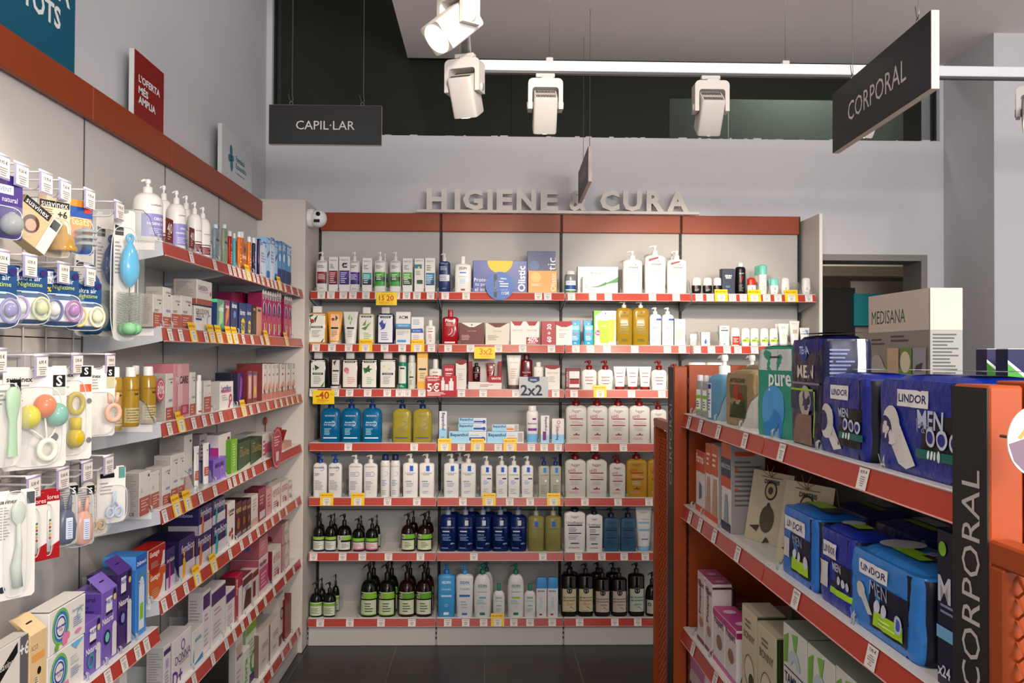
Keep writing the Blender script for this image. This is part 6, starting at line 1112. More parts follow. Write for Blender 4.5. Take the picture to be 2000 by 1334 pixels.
tags('right', 0, E_, '1010:15.95'); tags('right', 0, L_, '497:8.95')
tags('right', 1, M_R, '280:22.95 350:28.95 450:49.95 612:17.95 1018:6.95'); tags('right', 1, N_, '370:7.95')
tags('right', 2, M_R, '300:6.95 455:10.95')
# text of the tags: what stands above
for t, u, r, pr, ye, X, ax in TAGS:
    near = [i for i in ITEMS if i['u'] == u and (i['row'] == r or i['row'] == 'A') and not i['rank']]
    near.sort(key=lambda i: abs((UNIT[u].inverted() @ i['o'].location).x-ax)); t['near'] = near[0]['sp']['desc'] if near else ''
DIV = M('#dfe8ea', .08, 0, 0, .16, key='acrylic')
def dividers(u, r, reg, xs, h=.075):
    ox, oy, sc_ = reg; Z = ZS[u][r]; Mi = UNIT[u].inverted(); n = UNIT[u].to_3x3() @ Vector((0, -1, 0)); D = DEP[u]
    key = ('div', u, h)
    if key not in _tm:
        mb = MB(); pts = [(.006, 0), (D-.02, 0), (D-.02, h), (.075, h)]+[(.075-.055*math.sin(a), h-.75*h*(1-math.cos(a))) for a in (.4, .8, 1.2, 1.5)]+[(.012, .012)]
        mb.prism(pts, -.0007, .0007, DIV, 'x')
        pl = MB(); pl.tube([(0, .075, h), (0, .050, h*.97), (0, .030, h*.75), (0, .021, h*.42), (0, .013, .014)], .0010, M('#6a7072', .15, .3, key='acrylic edge'), 5)
        cl = MB()
        for s_ in (-1, 1): cl.tube([(s_*.004, .004, .001), (s_*.004, .004, .016), (s_*.002, .008, .020), (0, .011, .016)], .0012, M('#b5b9ba', .15, key='clip'), 5)
        _tm[key] = (mb.mesh('plate'), pl.mesh('edge'), cl.mesh('clip'))
    for x in xs.split():
        X = ox+float(x)/sc_; a = along(u, X, .006, Z)
        t = bpy.data.objects.new('shelf_divider', None); C.objects.link(t)
        for nm, me in zip(('plate', 'front_edge', 'clip'), _tm[key]): o = bpy.data.objects.new(nm, me); C.objects.link(o); o.parent = t
        place(t, u, a.x, 0, Z+.0005); DIVS.append((t, u, r, X))
DIVS = []
dividers('back', 0, A_, '104 274 446 540 656 752 920 1020 1143 1276 1925'); dividers('back', 0, B_, '145 465 628 796 975 1210 1480 1555 1635 1790 1862')
dividers('back', 1, A_, '285 700 1020 1178 1560'); dividers('back', 1, B_, '180 435 672 945 1040 1192 1270 1480 1625 1700')
dividers('back', 2, C_, '285 432 720 860 1240 1515 1640'); dividers('back', 2, D_R, '182 450 757 888')
dividers('back', 3, C_, '665 1095 1675 1780 1868'); dividers('back', 3, D_R, '58 404 752')
dividers('back', 4, C_, '55 310 578 742 1002 1315 1440 1640 1755'); dividers('back', 4, D_R, '405 560')
dividers('back', 5, F_R, '242 350 545 685 912 1568'); dividers('back', 5, H_R, '190 312 545')
dividers('back', 6, F_R, '238 390 660 912 1070 1200 1325 1425 1630'); dividers('back', 6, H_R, '12 248 488 605')
dividers('left', 0, G_, '318 610 745 890 990 1060 1260', .09); dividers('left', 1, G_, '352 416 575 700 885 1268')
dividers('left', 2, I_, '400 580 855 1030 1480'); dividers('left', 3, I_, '375 720 865 945 1228'); dividers('left', 4, J_, '200 405 615 735 790 1060 1180')
dividers('left', 5, J_, '350 490 700 750 800 850 905 1040 1125'); dividers('left', 6, J_, '905 1020 1130 1180')
dividers('lefta', 0, K_, '370 680 830 940 1065')
dividers('right', 0, E_, '315 500 690 940 1285', .09); dividers('right', 1, E_, '320 395 530'); dividers('right', 1, M_R, '890'); dividers('right', 1, N_, '240', .09)
dividers('right', 2, M_R, '300 415 600 860', .09)
def ordw(i): return DOR[i] if i < len(DOR) else 'twenty-'+DOR[i-20]
DOR = ['first', 'second', 'third', 'fourth', 'fifth', 'sixth', 'seventh', 'eighth', 'ninth', 'tenth', 'eleventh', 'twelfth', 'thirteenth', 'fourteenth', 'fifteenth', 'sixteenth', 'seventeenth', 'eighteenth', 'nineteenth', 'twentieth', 'twenty-first', 'twenty-second', 'twenty-third']
dg = {}
for d in DIVS: dg.setdefault((d[1], d[2]), []).append(d)
for (u, r), L in dg.items():
    L.sort(key=lambda q: q[3]); loc = 'shelf below the hooks' if u == 'lefta' else f'{RN[r] if u != "right" else ["top", "second", "third"][r]} {dict(back="back", left="left", right="gondola")[u]} shelf'
    for i, d in enumerate(L): tag(d[0], f'clear acrylic divider, {ordw(i)} from the left on the {loc}', 'divider', f'acrylic dividers on the {loc}')
tg = {}
for q in TAGS: tg.setdefault((q[1], q[2], q[4]), []).append(q)
for (u, r, ye), L in tg.items():
    L.sort(key=lambda q: q[5]); loc = 'shelf below the hooks' if u == 'lefta' else f'{RN[r] if u != "right" else ["top", "second", "third"][r]} {dict(back="back", left="left", right="gondola")[u]} shelf'
    for i, q in enumerate(L):
        kind = 'yellow offer tag' if ye else 'white price tag'
        tag(q[0], f'{kind} reading {q[3]} €, {ordw(i)} {"yellow" if ye else "white"} one from left, {loc}', 'price tag', f'{kind}s on the {loc}')
        if 'near' in q[0]: del q[0]['near']
# ---- promotional cards hanging over the strips
def card(u, reg, x0, x1, y0, y1, yoff, name, lab, col, dec, cat='promotion card', th=.0012, shape=None):
    ox, oy, sc_ = reg; n = UNIT[u].to_3x3() @ Vector((0, -1, 0)); Mi = UNIT[u].inverted(); P0 = UNIT[u] @ Vector((0, yoff, 0))
    a = Mi @ hit(ox+x0/sc_, oy+y1/sc_, P0, n); b = Mi @ hit(ox+x1/sc_, oy+y1/sc_, P0, n); c = hit(ox+(x0+x1)/2/sc_, oy+y0/sc_, P0, n)
    W_c, H_c = b.x-a.x, c.z-(a.z+b.z)/2
    mb = MB()
    if shape == 'disc':
        N = 40; R = W_c/2; mb.prism([(R*math.cos(2*PI*k/N), R+R*math.sin(2*PI*k/N)) for k in range(N)], 0, th, M(col, .4)); hh = 2*R
    else: mb.box(-W_c/2, W_c/2, 0, th, 0, H_c, M(col, .4, key='card')); hh = H_c
    decals(mb, dec, lambda s: Face('F', W_c/2, -.0, hh))
    t = obj(name, mb); place(t, u, (a.x+b.x)/2, yoff, (a.z+b.z)/2); tag(t, lab, cat); return t
card('back', A_, 555, 712, 812, 908, -.018, 'offer_card', 'yellow card reading 15 and 20 hanging from the top back shelf', '#e8cf1c', 't 15 -.45 .56 .26 c2501c B;t 20 .35 .56 .36 c2501c B;l -.7 .7 .08 .3 3 d08a2c;l -.5 .6 .8 .9 1 d08a2c')
card('back', A_, 1293, 1450, 1222, 1310, -.018, 'offer_card', 'yellow card reading 3x2 hanging from the second back shelf', '#e8cf2c', 't 3x2 .1 .62 .62 d08a2c B;l -.4 .9 .1 .3 2 d8a84c')
card('back', C_, 80, 242, 316, 420, -.018, 'offer_card', 'yellow card reading -40 hanging from the third back shelf', '#e8cf1c', 't -40 -.1 .64 .62 c2501c B;t % .75 .72 .12 d08a2c;l -.6 .7 .1 .4 3 d08a2c')
card('back', A_, 1378, 1592, 660, 870, -.020, 'offer_disc', 'round blue disc before the large blue carton with yellow half disc', '#3f6fb5', 'r -.42 -.2 .1 .9 3c4038;V Olistic -.31 .5 .4 8aa8d8;t Olistic .25 .76 .22 dfe6ee B;t Next .1 .66 .16 dfe6ee B;l 0 .7 .45 .62 2 dfe6ee;t 112€ .4 .25 .26 dfe6ee B;t 168,70€ .3 .36 .25 a8c0e0', shape='disc')
card('back', C_, 930, 1160, 207, 365, -.018, 'offer_card', 'red card with 5€ and pictured white bottles, third back shelf', '#b3202f', 't Lambdapil -.55 .92 .4 f0e0e0 B;l -.9 -.1 .74 .84 2 f0e0e0;t 5€ -.52 .45 .4 f2eaea B;l -.9 .6 .04 .24 3 f0e0e0;r .0 .22 .3 .78 e0dcda;r .26 .46 .3 .6 e0dcda;r .5 .8 .3 .74 e0dcda;r .06 .16 .78 .92 e0dcda;r .58 .72 .74 .88 e0dcda')
card('back', C_, 1630, 1848, 215, 372, -.018, 'offer_card', 'grey card reading 2x2 standing on the third back shelf', '#b9bcbe', 'p 27406c -.4 1 .4 1 .4 .8 0 .7 -.4 .8;l -.25 .25 .8 .9 2 d0d4dc;t 2x2 -.15 .36 .75 1f2f4f B')
card('left', G_, 375, 425, 350, 520, -.0, 'offer_card', 'dark red card reading 40 between the first two pump bottles', '#7a2422', 't 40 0 .6 .7 e0d0cc B;l -.6 .6 .1 .4 3 d8b0a8')
card('left', G_, 540, 576, 415, 560, -.0, 'offer_card', 'smaller dark red card reading 40 farther along the top left shelf', '#7a2422', 't 40 0 .6 .7 e0d0cc B;l -.6 .6 .1 .4 3 d8b0a8')
card('left', I_, 413, 478, 360, 490, .012, 'offer_tag', 'pink oval neck tag reading 30% on a golden oil bottle', '#c2566a', 'o 0 .5 .7 .8 e8d0d4;t 30% 0 .5 .8 f0e4e6 B;l -.4 .4 .66 .78 2 e8d0d4', shape='disc')
card('left', I_, 605, 662, 512, 585, -.004, 'offer_card', 'small magenta card at the foot of the pink gift carton', '#b83a5c', 'l -.7 .6 .2 .85 4 e8c0cc')
card('left', I_, 1300, 1375, 865, 1008, -.022, 'offer_tag', 'dark pink octagonal tag hanging from the fourth left shelf', '#b04a54', 'o 0 .5 .84 .9 d8a0a4;l -.6 .5 .55 .8 4 e0c0c0;r -.3 .3 .2 .42 d8c4c4', shape='disc')
# round picture sign at the near right edge
t = thing('round_sign', 'large round picture sign at the right frame edge', 'sign', (.60, 1.02, 1.31))
p = hit(2022, 862, (0, 1.0, 0), (0, 1, 0)); t.location = p
mb = MB(); N = 48; R = .031*1.0
mb.prism([(R*math.cos(2*PI*k/N), 1.25*R*math.sin(2*PI*k/N)) for k in range(N)], 0, .002, M('#d9d4cf', .4)); obj('disc', mb, t)
mb = MB(); mb.add([(-.030+.0, -.0004, -.003), (-.012, -.0004, .003), (.012, -.0004, .0), (.012, -.0004, -.032), (-.012, -.0004, -.034), (-.024, -.0004, -.022)], [(0, 1, 2, 3, 4, 5)], M('#7a6a76', .6)); mb.add([(-.02, -.0005, .004), (-.006, -.0005, .022), (-.004, -.0005, .019), (-.016, -.0005, .002)], [(0, 1, 2, 3)], M('#b5924a', .5)); obj('picture', mb, t)
mb = MB(); mb.tube([(0, .002, 0), (0, .03, 0), (0, .068, 0)], .002, WIREM, 6); obj('wire_stem', mb, t)
# gift set of two hair products (white backing, red sides, two bottles)
xa = UNIT['back'].inverted() @ hit(590+365, 680+300/3.846, (0, 4.80, 0), (0, 1, 0))
t = thing('gift_set', 'white and dark red gift set holding two bottles, GRATIS badge', 'gift set'); Mi = UNIT['back'].inverted()
g0 = (Mi @ hit(590+1248/3.846, 750, (0, 4.81, 0), (0, 1, 0))).x; g1 = (Mi @ hit(590+1500/3.846, 750, (0, 4.81, 0), (0, 1, 0))).x; w_ = g1-g0
place(t, 'back', (g0+g1)/2, .022, ZS['back'][2]+.0005)
mb = MB(); mb.box(-w_/2, w_/2, .075, .08, 0, .20, M('#c9c4c0', .5)); obj('backing_card', mb, t)
for a, b in ((-w_/2, -w_/2+.02), (w_/2-.02, w_/2)): mb = MB(); mb.box(a, b, .0, .075, .038, .145, M('#8a1722', .45), .001); obj('side_wing', mb, t)
mb = MB(); mb.box(-w_/2, w_/2, 0, .075, 0, .038, M('#d6d2cd', .5), .001); decals(mb, 'l -.3 .5 .3 .7 2 b0706a', lambda s: Face('F', w_/2, 0, .038)); obj('tray', mb, t)
for nm, sx, w2, h2, k_, cc in (('dark_bottle', -.045, .038, .10, 'C', ('3a0c12', '1c1214')), ('red_tube', .03, .045, .10, 'T', ('8a1722', '6a1018'))):
    SPEC[nm] = dict(k=nm, kind=k_, desc='', cat='', c=cc[0], cc=cc[1], o={'glossy'}, d='t IRALTONE 0 .6 .8 c8a0a0;l -.5 .5 .2 .5 3 c08080', dr=.6, s=0, n=0, cw=0, sh=0, tp=1, nd=-1, dm=0, rz=0, tab=False)
    sub = bpy.data.objects.new(nm, None); C.objects.link(sub); sub.parent = t; sub.location = (sx, .04, .038)
    for n_, m_ in make(k_, w2, h2, SPEC[nm]): o = obj(n_, m_, sub)
mb = MB(); mb.prism([(w_/2-.062+.012*math.cos(a), .052+.018*math.sin(a)) for a in [PI/2+PI*k/8 for k in range(9)]]+[(w_/2, .034), (w_/2, .070)], -.0015, -.0005, M('#a31a26', .45)); flat_text(mb, 'GRATIS', lambda a, b: (w_/2-.03+a, -.002, .056+b), .05, M('#e8dcdc', .5), bold=.03); obj('badge', mb, t, 'red GRATIS badge')
# red silicone cup on the fourth left shelf, hanging red applicators behind
Mi = UNIT['left'].inverted(); q = Mi @ hit(200+1370/3.924, 660+835/3.924, UNIT['left'] @ Vector((0, .05, 0)), (1, 0, 0))
t = thing('menstrual_cup', 'dark red silicone cup standing on flat cartons', 'cup'); place(t, 'left', q.x, .055, ZS['left'][3]+.030)
mb = MB(); RB = M('#8f2a26', .45); mb.loft([(0, .012, .012, 2, 0), (.01, .018, .018, 2, 0), (.045, .028, .028, 2, 0), (.05, .031, .031, 2, 0), (.054, .031, .031, 2, 0)], RB, 28); obj('cup_body', mb, t)
mb = MB(); mb.loft([(.054, .029, .029, 2, 0), (.056, .02, .02, 2, 0)], RB, 28); mb.tube([(0, 0, .055), (0, 0, .066)], [.004, .0085], RB, 12); obj('lid', mb, t)
for i, xx in enumerate((1265, 1315, 1355)):
    q = Mi @ hit(200+xx/3.924, 660+650/3.924, UNIT['left'] @ Vector((0, .16, 0)), (1, 0, 0))
    t = thing('hanging_applicator', f'red spoon-like applicator behind the red cup, {["leftmost", "middle", "rightmost"][i]} of three', 'applicator', group='red applicators behind the cup'); place(t, 'left', q.x, .17, ZS['left'][3]+.0)
    mb = MB(); mb.tube([(0, 0, 0), (0, 0, .10)], .0022, RB, 8); obj('stem', mb, t); mb = MB(); mb.loft([(.095, .006, .004, 2, 0), (.10, .016, .006, 2, 0), (.115, .02, .008, 2, 0), (.13, .015, .006, 2, 0), (.136, .004, .003, 2, 0)], M('#a8504a', .3), 16); obj('head', mb, t)
# two navy and green cartons beyond the gondola top
for i, (xp, Y) in enumerate(((1927, 1.76), (1968, 1.62))):
    p = hit(xp, 682, (0, Y, 0), (0, 1, 0)); t = thing('product_box', ['navy and green carton on the gondola, left and farther of two', 'navy and green carton at the right frame edge beyond the packs'][i], 'carton', (p.x+.055, Y+.02, ZS['right'][0]), 0, 'navy and green cartons on the gondola')
    h = p.z-ZS['right'][0]; mb = MB(); mb.box(-.055, .055, -.02, .02, 0, h, M('#1c2150', .4), .001); mb.box(-.054, .054, -.019, .019, h, h+.001, M('#d5d5d5', .5))
    decals(mb, 'p 4f9a3a -1 .5 .6 .5 -1 .88;p e0e0e0 -1 .9 -1 .87 .6 .5 .8 .5;t GOIBI .1 .92 .5 e4e4e8 B;t Árbol_del_té .15 .86 .5 c8c8d0', lambda s: Face('F', .055, .02, h)); obj('carton_body', mb, t)
# ---------------------------------------------------------------- hooks and blister packs
HK = M('#c6c4c6', .3, key='hook wire'); HOLD = M('#b9b4d8', .2, 0, 0, .55, key='ticket holder')
LI = UNIT['left'].inverted()
mb = MB(); t = thing('wire_grid', 'white wire grid hooked to the left wall panel behind the packs', 'grid'); place(t, 'left', 0, 0, 0)
HOOKS = [(5, 325, '8,95'), (43, 343, '9,50'), (91, 358, '13,95'), (128, 373, '7,50'), (176, 390, '9,70'), (234, 412, '7,95'), (5, 512, '9,50'), (60, 520, '10,95'), (125, 534, '10,95'), (177, 541, '10,95'), (-1, 705, '6,95'),
         (82, 715, '6,95'), (152, 711, '5,95'), (216, 710, '7,95'), (67, 952, '5,50'), (124, 935, '5,50'), (171, 920, '7,25'), (213, 908, '8,25')]
rows_z = []
for i, (px, py, pr) in enumerate(HOOKS):
    p = LI @ hit(px, py, UNIT['left'] @ Vector((0, .006, 0)), (1, 0, 0))
    ordn = f'{["first", "second", "third", "fourth", "fifth", "sixth"][i if i < 6 else i-6 if i < 10 else i-10 if i < 14 else i-14]} from left, {"top" if i < 6 else "second" if i < 10 else "third" if i < 14 else "lowest"} hook row'
    t = thing('display_hook', f'white wire hook with ticket {pr} €, {ordn}', 'hook', group='hooks on the left wall panel'); place(t, 'left', p.x, 0, p.z)
    r = .0022; mb = MB(); mb.tube([(-.004, .224, .022), (-.004, .05, .024), (-.004, .010, .0235)], r, HK, 8); obj('ticket_arm', mb, t)
    mb = MB(); mb.tube([(-.004, .224, -.012), (-.004, .06, -.014), (-.004, .03, -.013), (-.004, .018, -.004)], .0028, HK, 8); obj('prong', mb, t)
    mb = MB(); mb.box(-.03, .03, .205, .2255, -.02, .028, HK, .002); obj('back_plate', mb, t)
    mb = MB(); mb.tube([(-.029, .008, .0235), (.029, .008, .0235)], .003, M('#dcdce0', .25), 8); mb.box(-.028, .028, .006, .0085, -.024, .022, HOLD); obj('ticket_holder', mb, t)
    mb = MB(); mb.box(-.024, .024, .0045, .0055, -.021, .019, TAGW)
    flat_text(mb, pr+' €', lambda a, b: (a, .0042, .008+b), .032, INKD, bold=.01, h=.0085)
    for k in range(4): q = .016*(1 if k < 2 else .7); mb.box(-q, q, .0041, .0044, -.004-k*.0045, -.0022-k*.0045, INKG)
    obj('ticket', mb, t)
# horizontal grid wires
t = next(o for o in bpy.data.objects if o.name == 'wire_grid')
mb = MB()
for z in (1.745, 1.70, 1.62, 1.585, 1.505, 1.46, 1.37, 1.335, 1.29, 1.20): mb.tube([(1.4, .218, z), (2.66, .218, z)], .0022, HK, 6)
for x in (1.5, 1.62, 1.86, 1.98, 2.10, 2.22, 2.34, 2.46, 2.62): mb.tube([(x, .2215, 1.15), (x, .2215, 1.79)], .0022, HK, 6)
obj('grid_wires', mb, t)
def blister(px, y0, y1, w_, q, col, dec, lab, cat='blister pack', yoff=.02, tall=None, bub=None, name='blister_pack', roll=0, clear=True, grp='packs hanging on the left wall hooks'):
    n = (1, 0, 0); P0 = UNIT['left'] @ Vector((0, yoff, 0)); a = LI @ hit(px, y0, P0, n); b = LI @ hit(px, y1, P0, n); h = a.z-b.z
    t = thing(name, lab, cat, group=grp); place(t, 'left', a.x, yoff, b.z, math.radians(-q))
    cw, ch0, ch1 = w_/2, 0, h
    if tall: ch0 = h*tall
    mb = MB(); c = .006
    pts = [(-cw+c, ch0), (cw-c, ch0), (cw, ch0+c), (cw, h-c), (cw-c, h), (.012, h), (.012, h-.006), (.004, h-.010), (-.004, h-.010), (-.012, h-.006), (-.012, h), (-cw+c, h), (-cw, h-c), (-cw, ch0+c)]
    mb.prism(pts, 0, .0012, M(col, .45, key='card'))
    decals(mb, dec, lambda s: Face('F', cw, 0, h)); obj('card', mb, t)
    if bub:
        bz0, bz1, bw, bd = bub[:4]; mb = MB(); z0_, z1_ = h*bz0, h*bz1
        # dome pushed out of the card: rings stacked along -y
        N = 36; zc, hh = (z0_+z1_)/2, (z1_-z0_)/2; V = []; S = ((0, 1.0), (.25, .97), (.7, .93), (.92, .85), (1, .7))
        for d_, s_ in S:
            for k in range(N):
                a_ = 2*PI*k/N; ca, sa = math.cos(a_), math.sin(a_); e_ = .5
                V.append((bw/2*s_*math.copysign(abs(ca)**e_, ca), -bd*d_-.0002, zc+hh*s_*math.copysign(abs(sa)**e_, sa)))
        mb.add(V, [(j*N+k, j*N+(k+1) % N, (j+1)*N+(k+1) % N, (j+1)*N+k) for j in range(len(S)-1) for k in range(N)]+[tuple(range((len(S)-1)*N, len(S)*N))], CLEARER, True)
        obj('bubble', mb, t)
        mb = MB(); rim = [(bw/2*1.02*math.copysign(abs(math.cos(a_))**.5, math.cos(a_)), -.001, zc+hh*1.02*math.copysign(abs(math.sin(a_))**.5, math.sin(a_))) for a_ in [2*PI*k/36 for k in range(37)]]
        mb.tube(rim, .0011, M('#d9dddd', .15, key='rim'), 5, False); obj('rim', mb, t)
    if roll:
        t.rotation_mode = 'XYZ'; R = Matrix.Translation(t.location) @ Matrix.Rotation(t.rotation_euler.z, 4, 'Z') @ Matrix.Translation((0, 0, h)) @ Matrix.Rotation(math.radians(roll), 4, 'Y') @ Matrix.Translation((0, 0, -h))
        t.matrix_world = R
    return t, h
def blob(mb, c, r, m, seg=20, rz=1.0, fl=1.0):
    V = []; n = 12
    for j in range(1, n):
        p_ = PI*j/n
        for k in range(seg): a = 2*PI*k/seg; V.append((c[0]+r*math.sin(p_)*math.cos(a), c[1]+r*fl*math.sin(p_)*math.sin(a), c[2]+r*rz*math.cos(p_)))
    i0 = len(V); V += [(c[0], c[1], c[2]+r*rz), (c[0], c[1], c[2]-r*rz)]
    F_ = [(j*seg+k, (j+1)*seg+k, (j+1)*seg+(k+1) % seg, j*seg+(k+1) % seg) for j in range(n-2) for k in range(seg)]
    F_ += [(i0, k, (k+1) % seg) for k in range(seg)]+[(i0+1, (n-2)*seg+(k+1) % seg, (n-2)*seg+k) for k in range(seg)]
    mb.add(V, F_, m, True)
def ringtube(mb, c, rx, rz, r, m, n=28, flat=1):
    mb.tube([(c[0]+rx*math.cos(2*PI*k/n), c[1], c[2]+rz*math.sin(2*PI*k/n)) for k in range(n+1)], r, m, 10, False)
BLK = 'p 1a1a1a -.95 {0} .95 {0} .95 {1} -.95 {1}'
# a: purple carded soother
t, h = blister(8, 340, 466, .10, 15, '#4a3a84', 'r -.5 .5 .7 .84 dfe0e6;t AVENT 0 .77 .4 2a4a9a;t natural .3 .62 .4 d8d4ea', 'purple card with a clear teat hanging at the left frame edge', bub=(.0, .5, .095, .045))
mb = MB(); G1 = M('#a8aeb0', .1, 0, .3, key='silicone'); blob(mb, (0, -.02, h*.22), .022, G1); mb.tube([(0, -.02, h*.25), (0, -.02, h*.40)], [.012, .006], G1, 14); obj('teat', mb, t)
# b: beige tilted carton
p = LI @ hit(57, 430, UNIT['left'] @ Vector((0, .03, 0)), (1, 0, 0)); t = thing('product_box', 'beige tilted carton with a woman\'s portrait hanging between packs', 'carton'); place(t, 'left', p.x, .05, p.z-.045)
mb = MB(); mb.box(-.05, .05, -.02, .02, 0, .085, M('#bca888', .45), .001); decals(mb, 'r -1 .4 .8 1 1c1a18;t suavinex -.3 .9 .6 dcdad6;c -.2 .45 .4 5a3a2a;c -.18 .42 .26 c09a80;r .5 1 0 1 d2ccc0;r .55 .95 .7 .95 1c1a18;@L;r -1 1 0 1 a08c6c;@R;r -1 1 0 1 cfc8bc;c 0 .3 .5 c8966a', lambda s: Face(s, .05, .02, .085)); obj('carton_body', mb, t)
t.matrix_world = Matrix.Translation(t.location) @ Matrix.Rotation(PI/2-.5, 4, 'Z') @ Matrix.Rotation(.55, 4, 'Y')
# c: gold teats
t, h = blister(107, 378, 502, .082, 25, '#cfc0a8', BLK.format(.78, .88)+';t suavinex 0 .83 .85 dcdad6;l -.8 .1 .66 .76 3 8a8274;t +6 .5 .68 .3 2a2a2a B;c -.1 .58 .1 e0b080;c .2 .58 .12 e0b080;c .5 .58 .12 e0b080', 'pale card pack holding a golden bottle teat', bub=(0, .62, .084, .05))
mb = MB(); GO = M('#b8954a', .2, 0, .3, key='gold silicone')
mb.loft([(.012, .030, .030, 2, -.026), (.018, .031, .031, 2, -.026), (.024, .026, .026, 2, -.026), (.042, .024, .024, 2, -.026), (.052, .010, .010, 2, -.026), (.066, .008, .008, 2, -.026), (.072, .003, .003, 2, -.026)], GO, 28); obj('teat', mb, t)
# d: orange card with clear teats
t, h = blister(157, 392, 497, .072, 25, '#2a5a9c', 'r -1 1 .88 1 d88a3a;r .3 .9 .78 .88 c8402a;r -.9 .9 .3 .68 d98a3a;t teats 0 .6 .7 e8e8a0;c .6 .3 .2 e0a060', 'blue and orange card pack with clear bottle teats', bub=(0, .66, .074, .04))
mb = MB()
for z in (.02, .035, .05): mb.loft([(z, .024, .024, 2, -.02), (z+.004, .025, .025, 2, -.02), (z+.010, .012, .012, 2, -.02), (z+.012, .010, .010, 2, -.02)], G1, 20)
obj('teat_stack', mb, t)
# e,f: bottle brushes
def brush(px, y0, y1, q, col, foam, lab, yoff, wires=True):
    t, h = blister(px, y0, y1, .062, q, '#d8d5d0', 'p 1a1a1a -.9 .80 -.1 .80 -.1 .86 -.9 .88;t suavinex -.5 .835 .36 dcdad6;l -.9 -.3 .5 .76 9 9a9894', lab, bub=(0, .86, .078, .045), yoff=yoff)
    hc = M(col, .15, key='glossy handle'); mb = MB(); z1 = h*.80
    mb.loft([(h*.40, .004, .004, 2, -.024), (h*.43, .013, .012, 2, -.024), (h*.48, .024, .019, 2, -.024), (h*.56, .027, .020, 2, -.024), (h*.66, .021, .017, 2, -.024), (h*.73, .009, .009, 2, -.024), (h*.745, .006, .006, 2, -.024)], hc, 24)
    ringtube(mb, (0, -.024, h*.775), .008, .009, .0045, hc); obj('handle', mb, t)
    mb = MB(); mb.tube([(0, -.024, h*.42), (0, -.024, h*.06)], .0016, WIREM, 6); rn = random.Random(3)
    for k in range(220):
        z = h*(.10+.26*k/220); a = k*2.4; r_ = .033
        mb.tube([(0, -.024, z), (r_*math.cos(a), -.024+.8*r_*math.sin(a), z+.003)], .0008, M('#aab0a8', .4), 3, False)
    obj('bristles', mb, t)
    mb = MB(); fm = M(foam, .8, key='foam')
    for a in (0, 2.1, 4.2): blob(mb, (.014*math.cos(a), -.026+.010*math.sin(a), h*.085), .019, fm, rz=.9)
    obj('foam_tip', mb, t)
brush(208, 415, 655, 30, '#1f3f7a', '#1f5f7a', 'clear pack with a dark blue bottle brush, behind the light blue one', .09)
brush(165, 490, 655, 20, '#24549c', '#1f5f7a', 'pack with a blue handled brush behind the pacifier packs', .12)
brush(244, 410, 664, 35, '#4aa6c8', '#86b890', 'clear pack with a light blue bottle brush and green foam tip', .012)
# pacifier twin packs
for i, (px, y0, y1, c1, c2) in enumerate(((-14, 515, 640, '#8a86b0', '#8a86b0'), (50, 520, 633, '#a89ac8', '#b9bf98'), (116, 527, 637, '#4a5a94', '#a070a8'), (163, 548, 645, '#d8c87a', '#e0d8b8'))):
    t, h = blister(px, y0, y1, .098, 32, '#1f4f7c', 'r -.85 -.3 .74 .96 dde0e6;t PHILIPS -.58 .9 .4 2a4a9a;t AVENT -.58 .79 .4 7a7a8a;t ultra_air .2 .8 .5 d5dce6;t Nighttime .2 .68 .55 b9c86a;t 98% -.65 .64 .25 e0c83a B;c .8 .9 .16 3a2a6a;l -.2 .8 .52 .6 1 a8c0d8', 'starry blue card with twin pacifiers, '+['cut by the left frame edge', 'lilac and pale green shields', 'dark blue and purple shields', 'pale yellow shields'][i], bub=(0, .56, .106, .036))
    for s_, cc in ((-1, c1), (1, c2)):
        mb = MB(); ringtube(mb, (s_*.024, -.02, h*.27), .019, .023, .003, M(cc, .3)); mb.add([], [], M(cc, .3)); blob(mb, (s_*.024, -.022, h*.28), .013, M('#cfcdd2' if s_ < 0 else cc, .2, key='button'), rz=1.1, fl=.7); obj('pacifier', mb, t)
    mb = MB(); mb.box(-.044, .044, -.010, -.004, h*.08, h*.46, M('#dcdedf', .3, key='tray plastic'), .004); obj('inner_tray', mb, t)
# third row
t, h = blister(14, 742, 910, .07, 18, '#dcd9d4', 'r .2 1 .86 1 1a1a1a;t S .6 .93 .1 e8e8e8 B;r .2 1 .74 .86 8a8e94;t +0 .6 .8 .4 2a2a2a;l -.9 0 .7 .9 4 9a9894', 'card pack with a mint green spoon at the left frame edge', bub=(0, .95, .07, .03))
mb = MB(); MT = M('#a8c4a8', .4, key='mint silicone'); mb.loft([(.02, .012, .006, 2, -.016), (.05, .010, .006, 2, -.016), (.09, .009, .005, 2, -.016), (h*.7, .016, .008, 2, -.016), (h*.86, .017, .009, 2, -.016), (h*.92, .006, .005, 2, -.016)], MT, 20); obj('spoon', mb, t)
t, h = blister(70, 717, 915, .135, 38, '#dcd8d2', 't suavinex -.5 .88 .4 3a3a3a B;l -.85 -.2 .62 .84 6 a8a49e;r .55 .95 .80 .92 1a1a1a;t S .75 .86 .1 e8e8e8 B;r .55 .95 .72 .80 b9beb8;c .6 .3 .14 77777a', 'white card pack with an orange, teal and yellow balloon rattle', bub=(.03, .80, .115, .05))
for nm, cx, cz, cc, c2 in (('yellow_balloon', -.025, .52, '#c9c018', '#a8a01c'), ('orange_balloon', .008, .62, '#cf7a4c', '#b8683c'), ('teal_balloon', .034, .53, '#7fb0a0', '#6fa090')):
    mb = MB(); blob(mb, (cx, -.026, h*cz), .023, M(cc, .15, key='glossy toy'), rz=1.12); mb.tube([(cx, -.026, h*cz-.024), (cx*.5+.008, -.026, h*.34), (.012, -.026, h*.28)], .0022, M('#dcd8cc', .3), 8); obj(nm, mb, t)
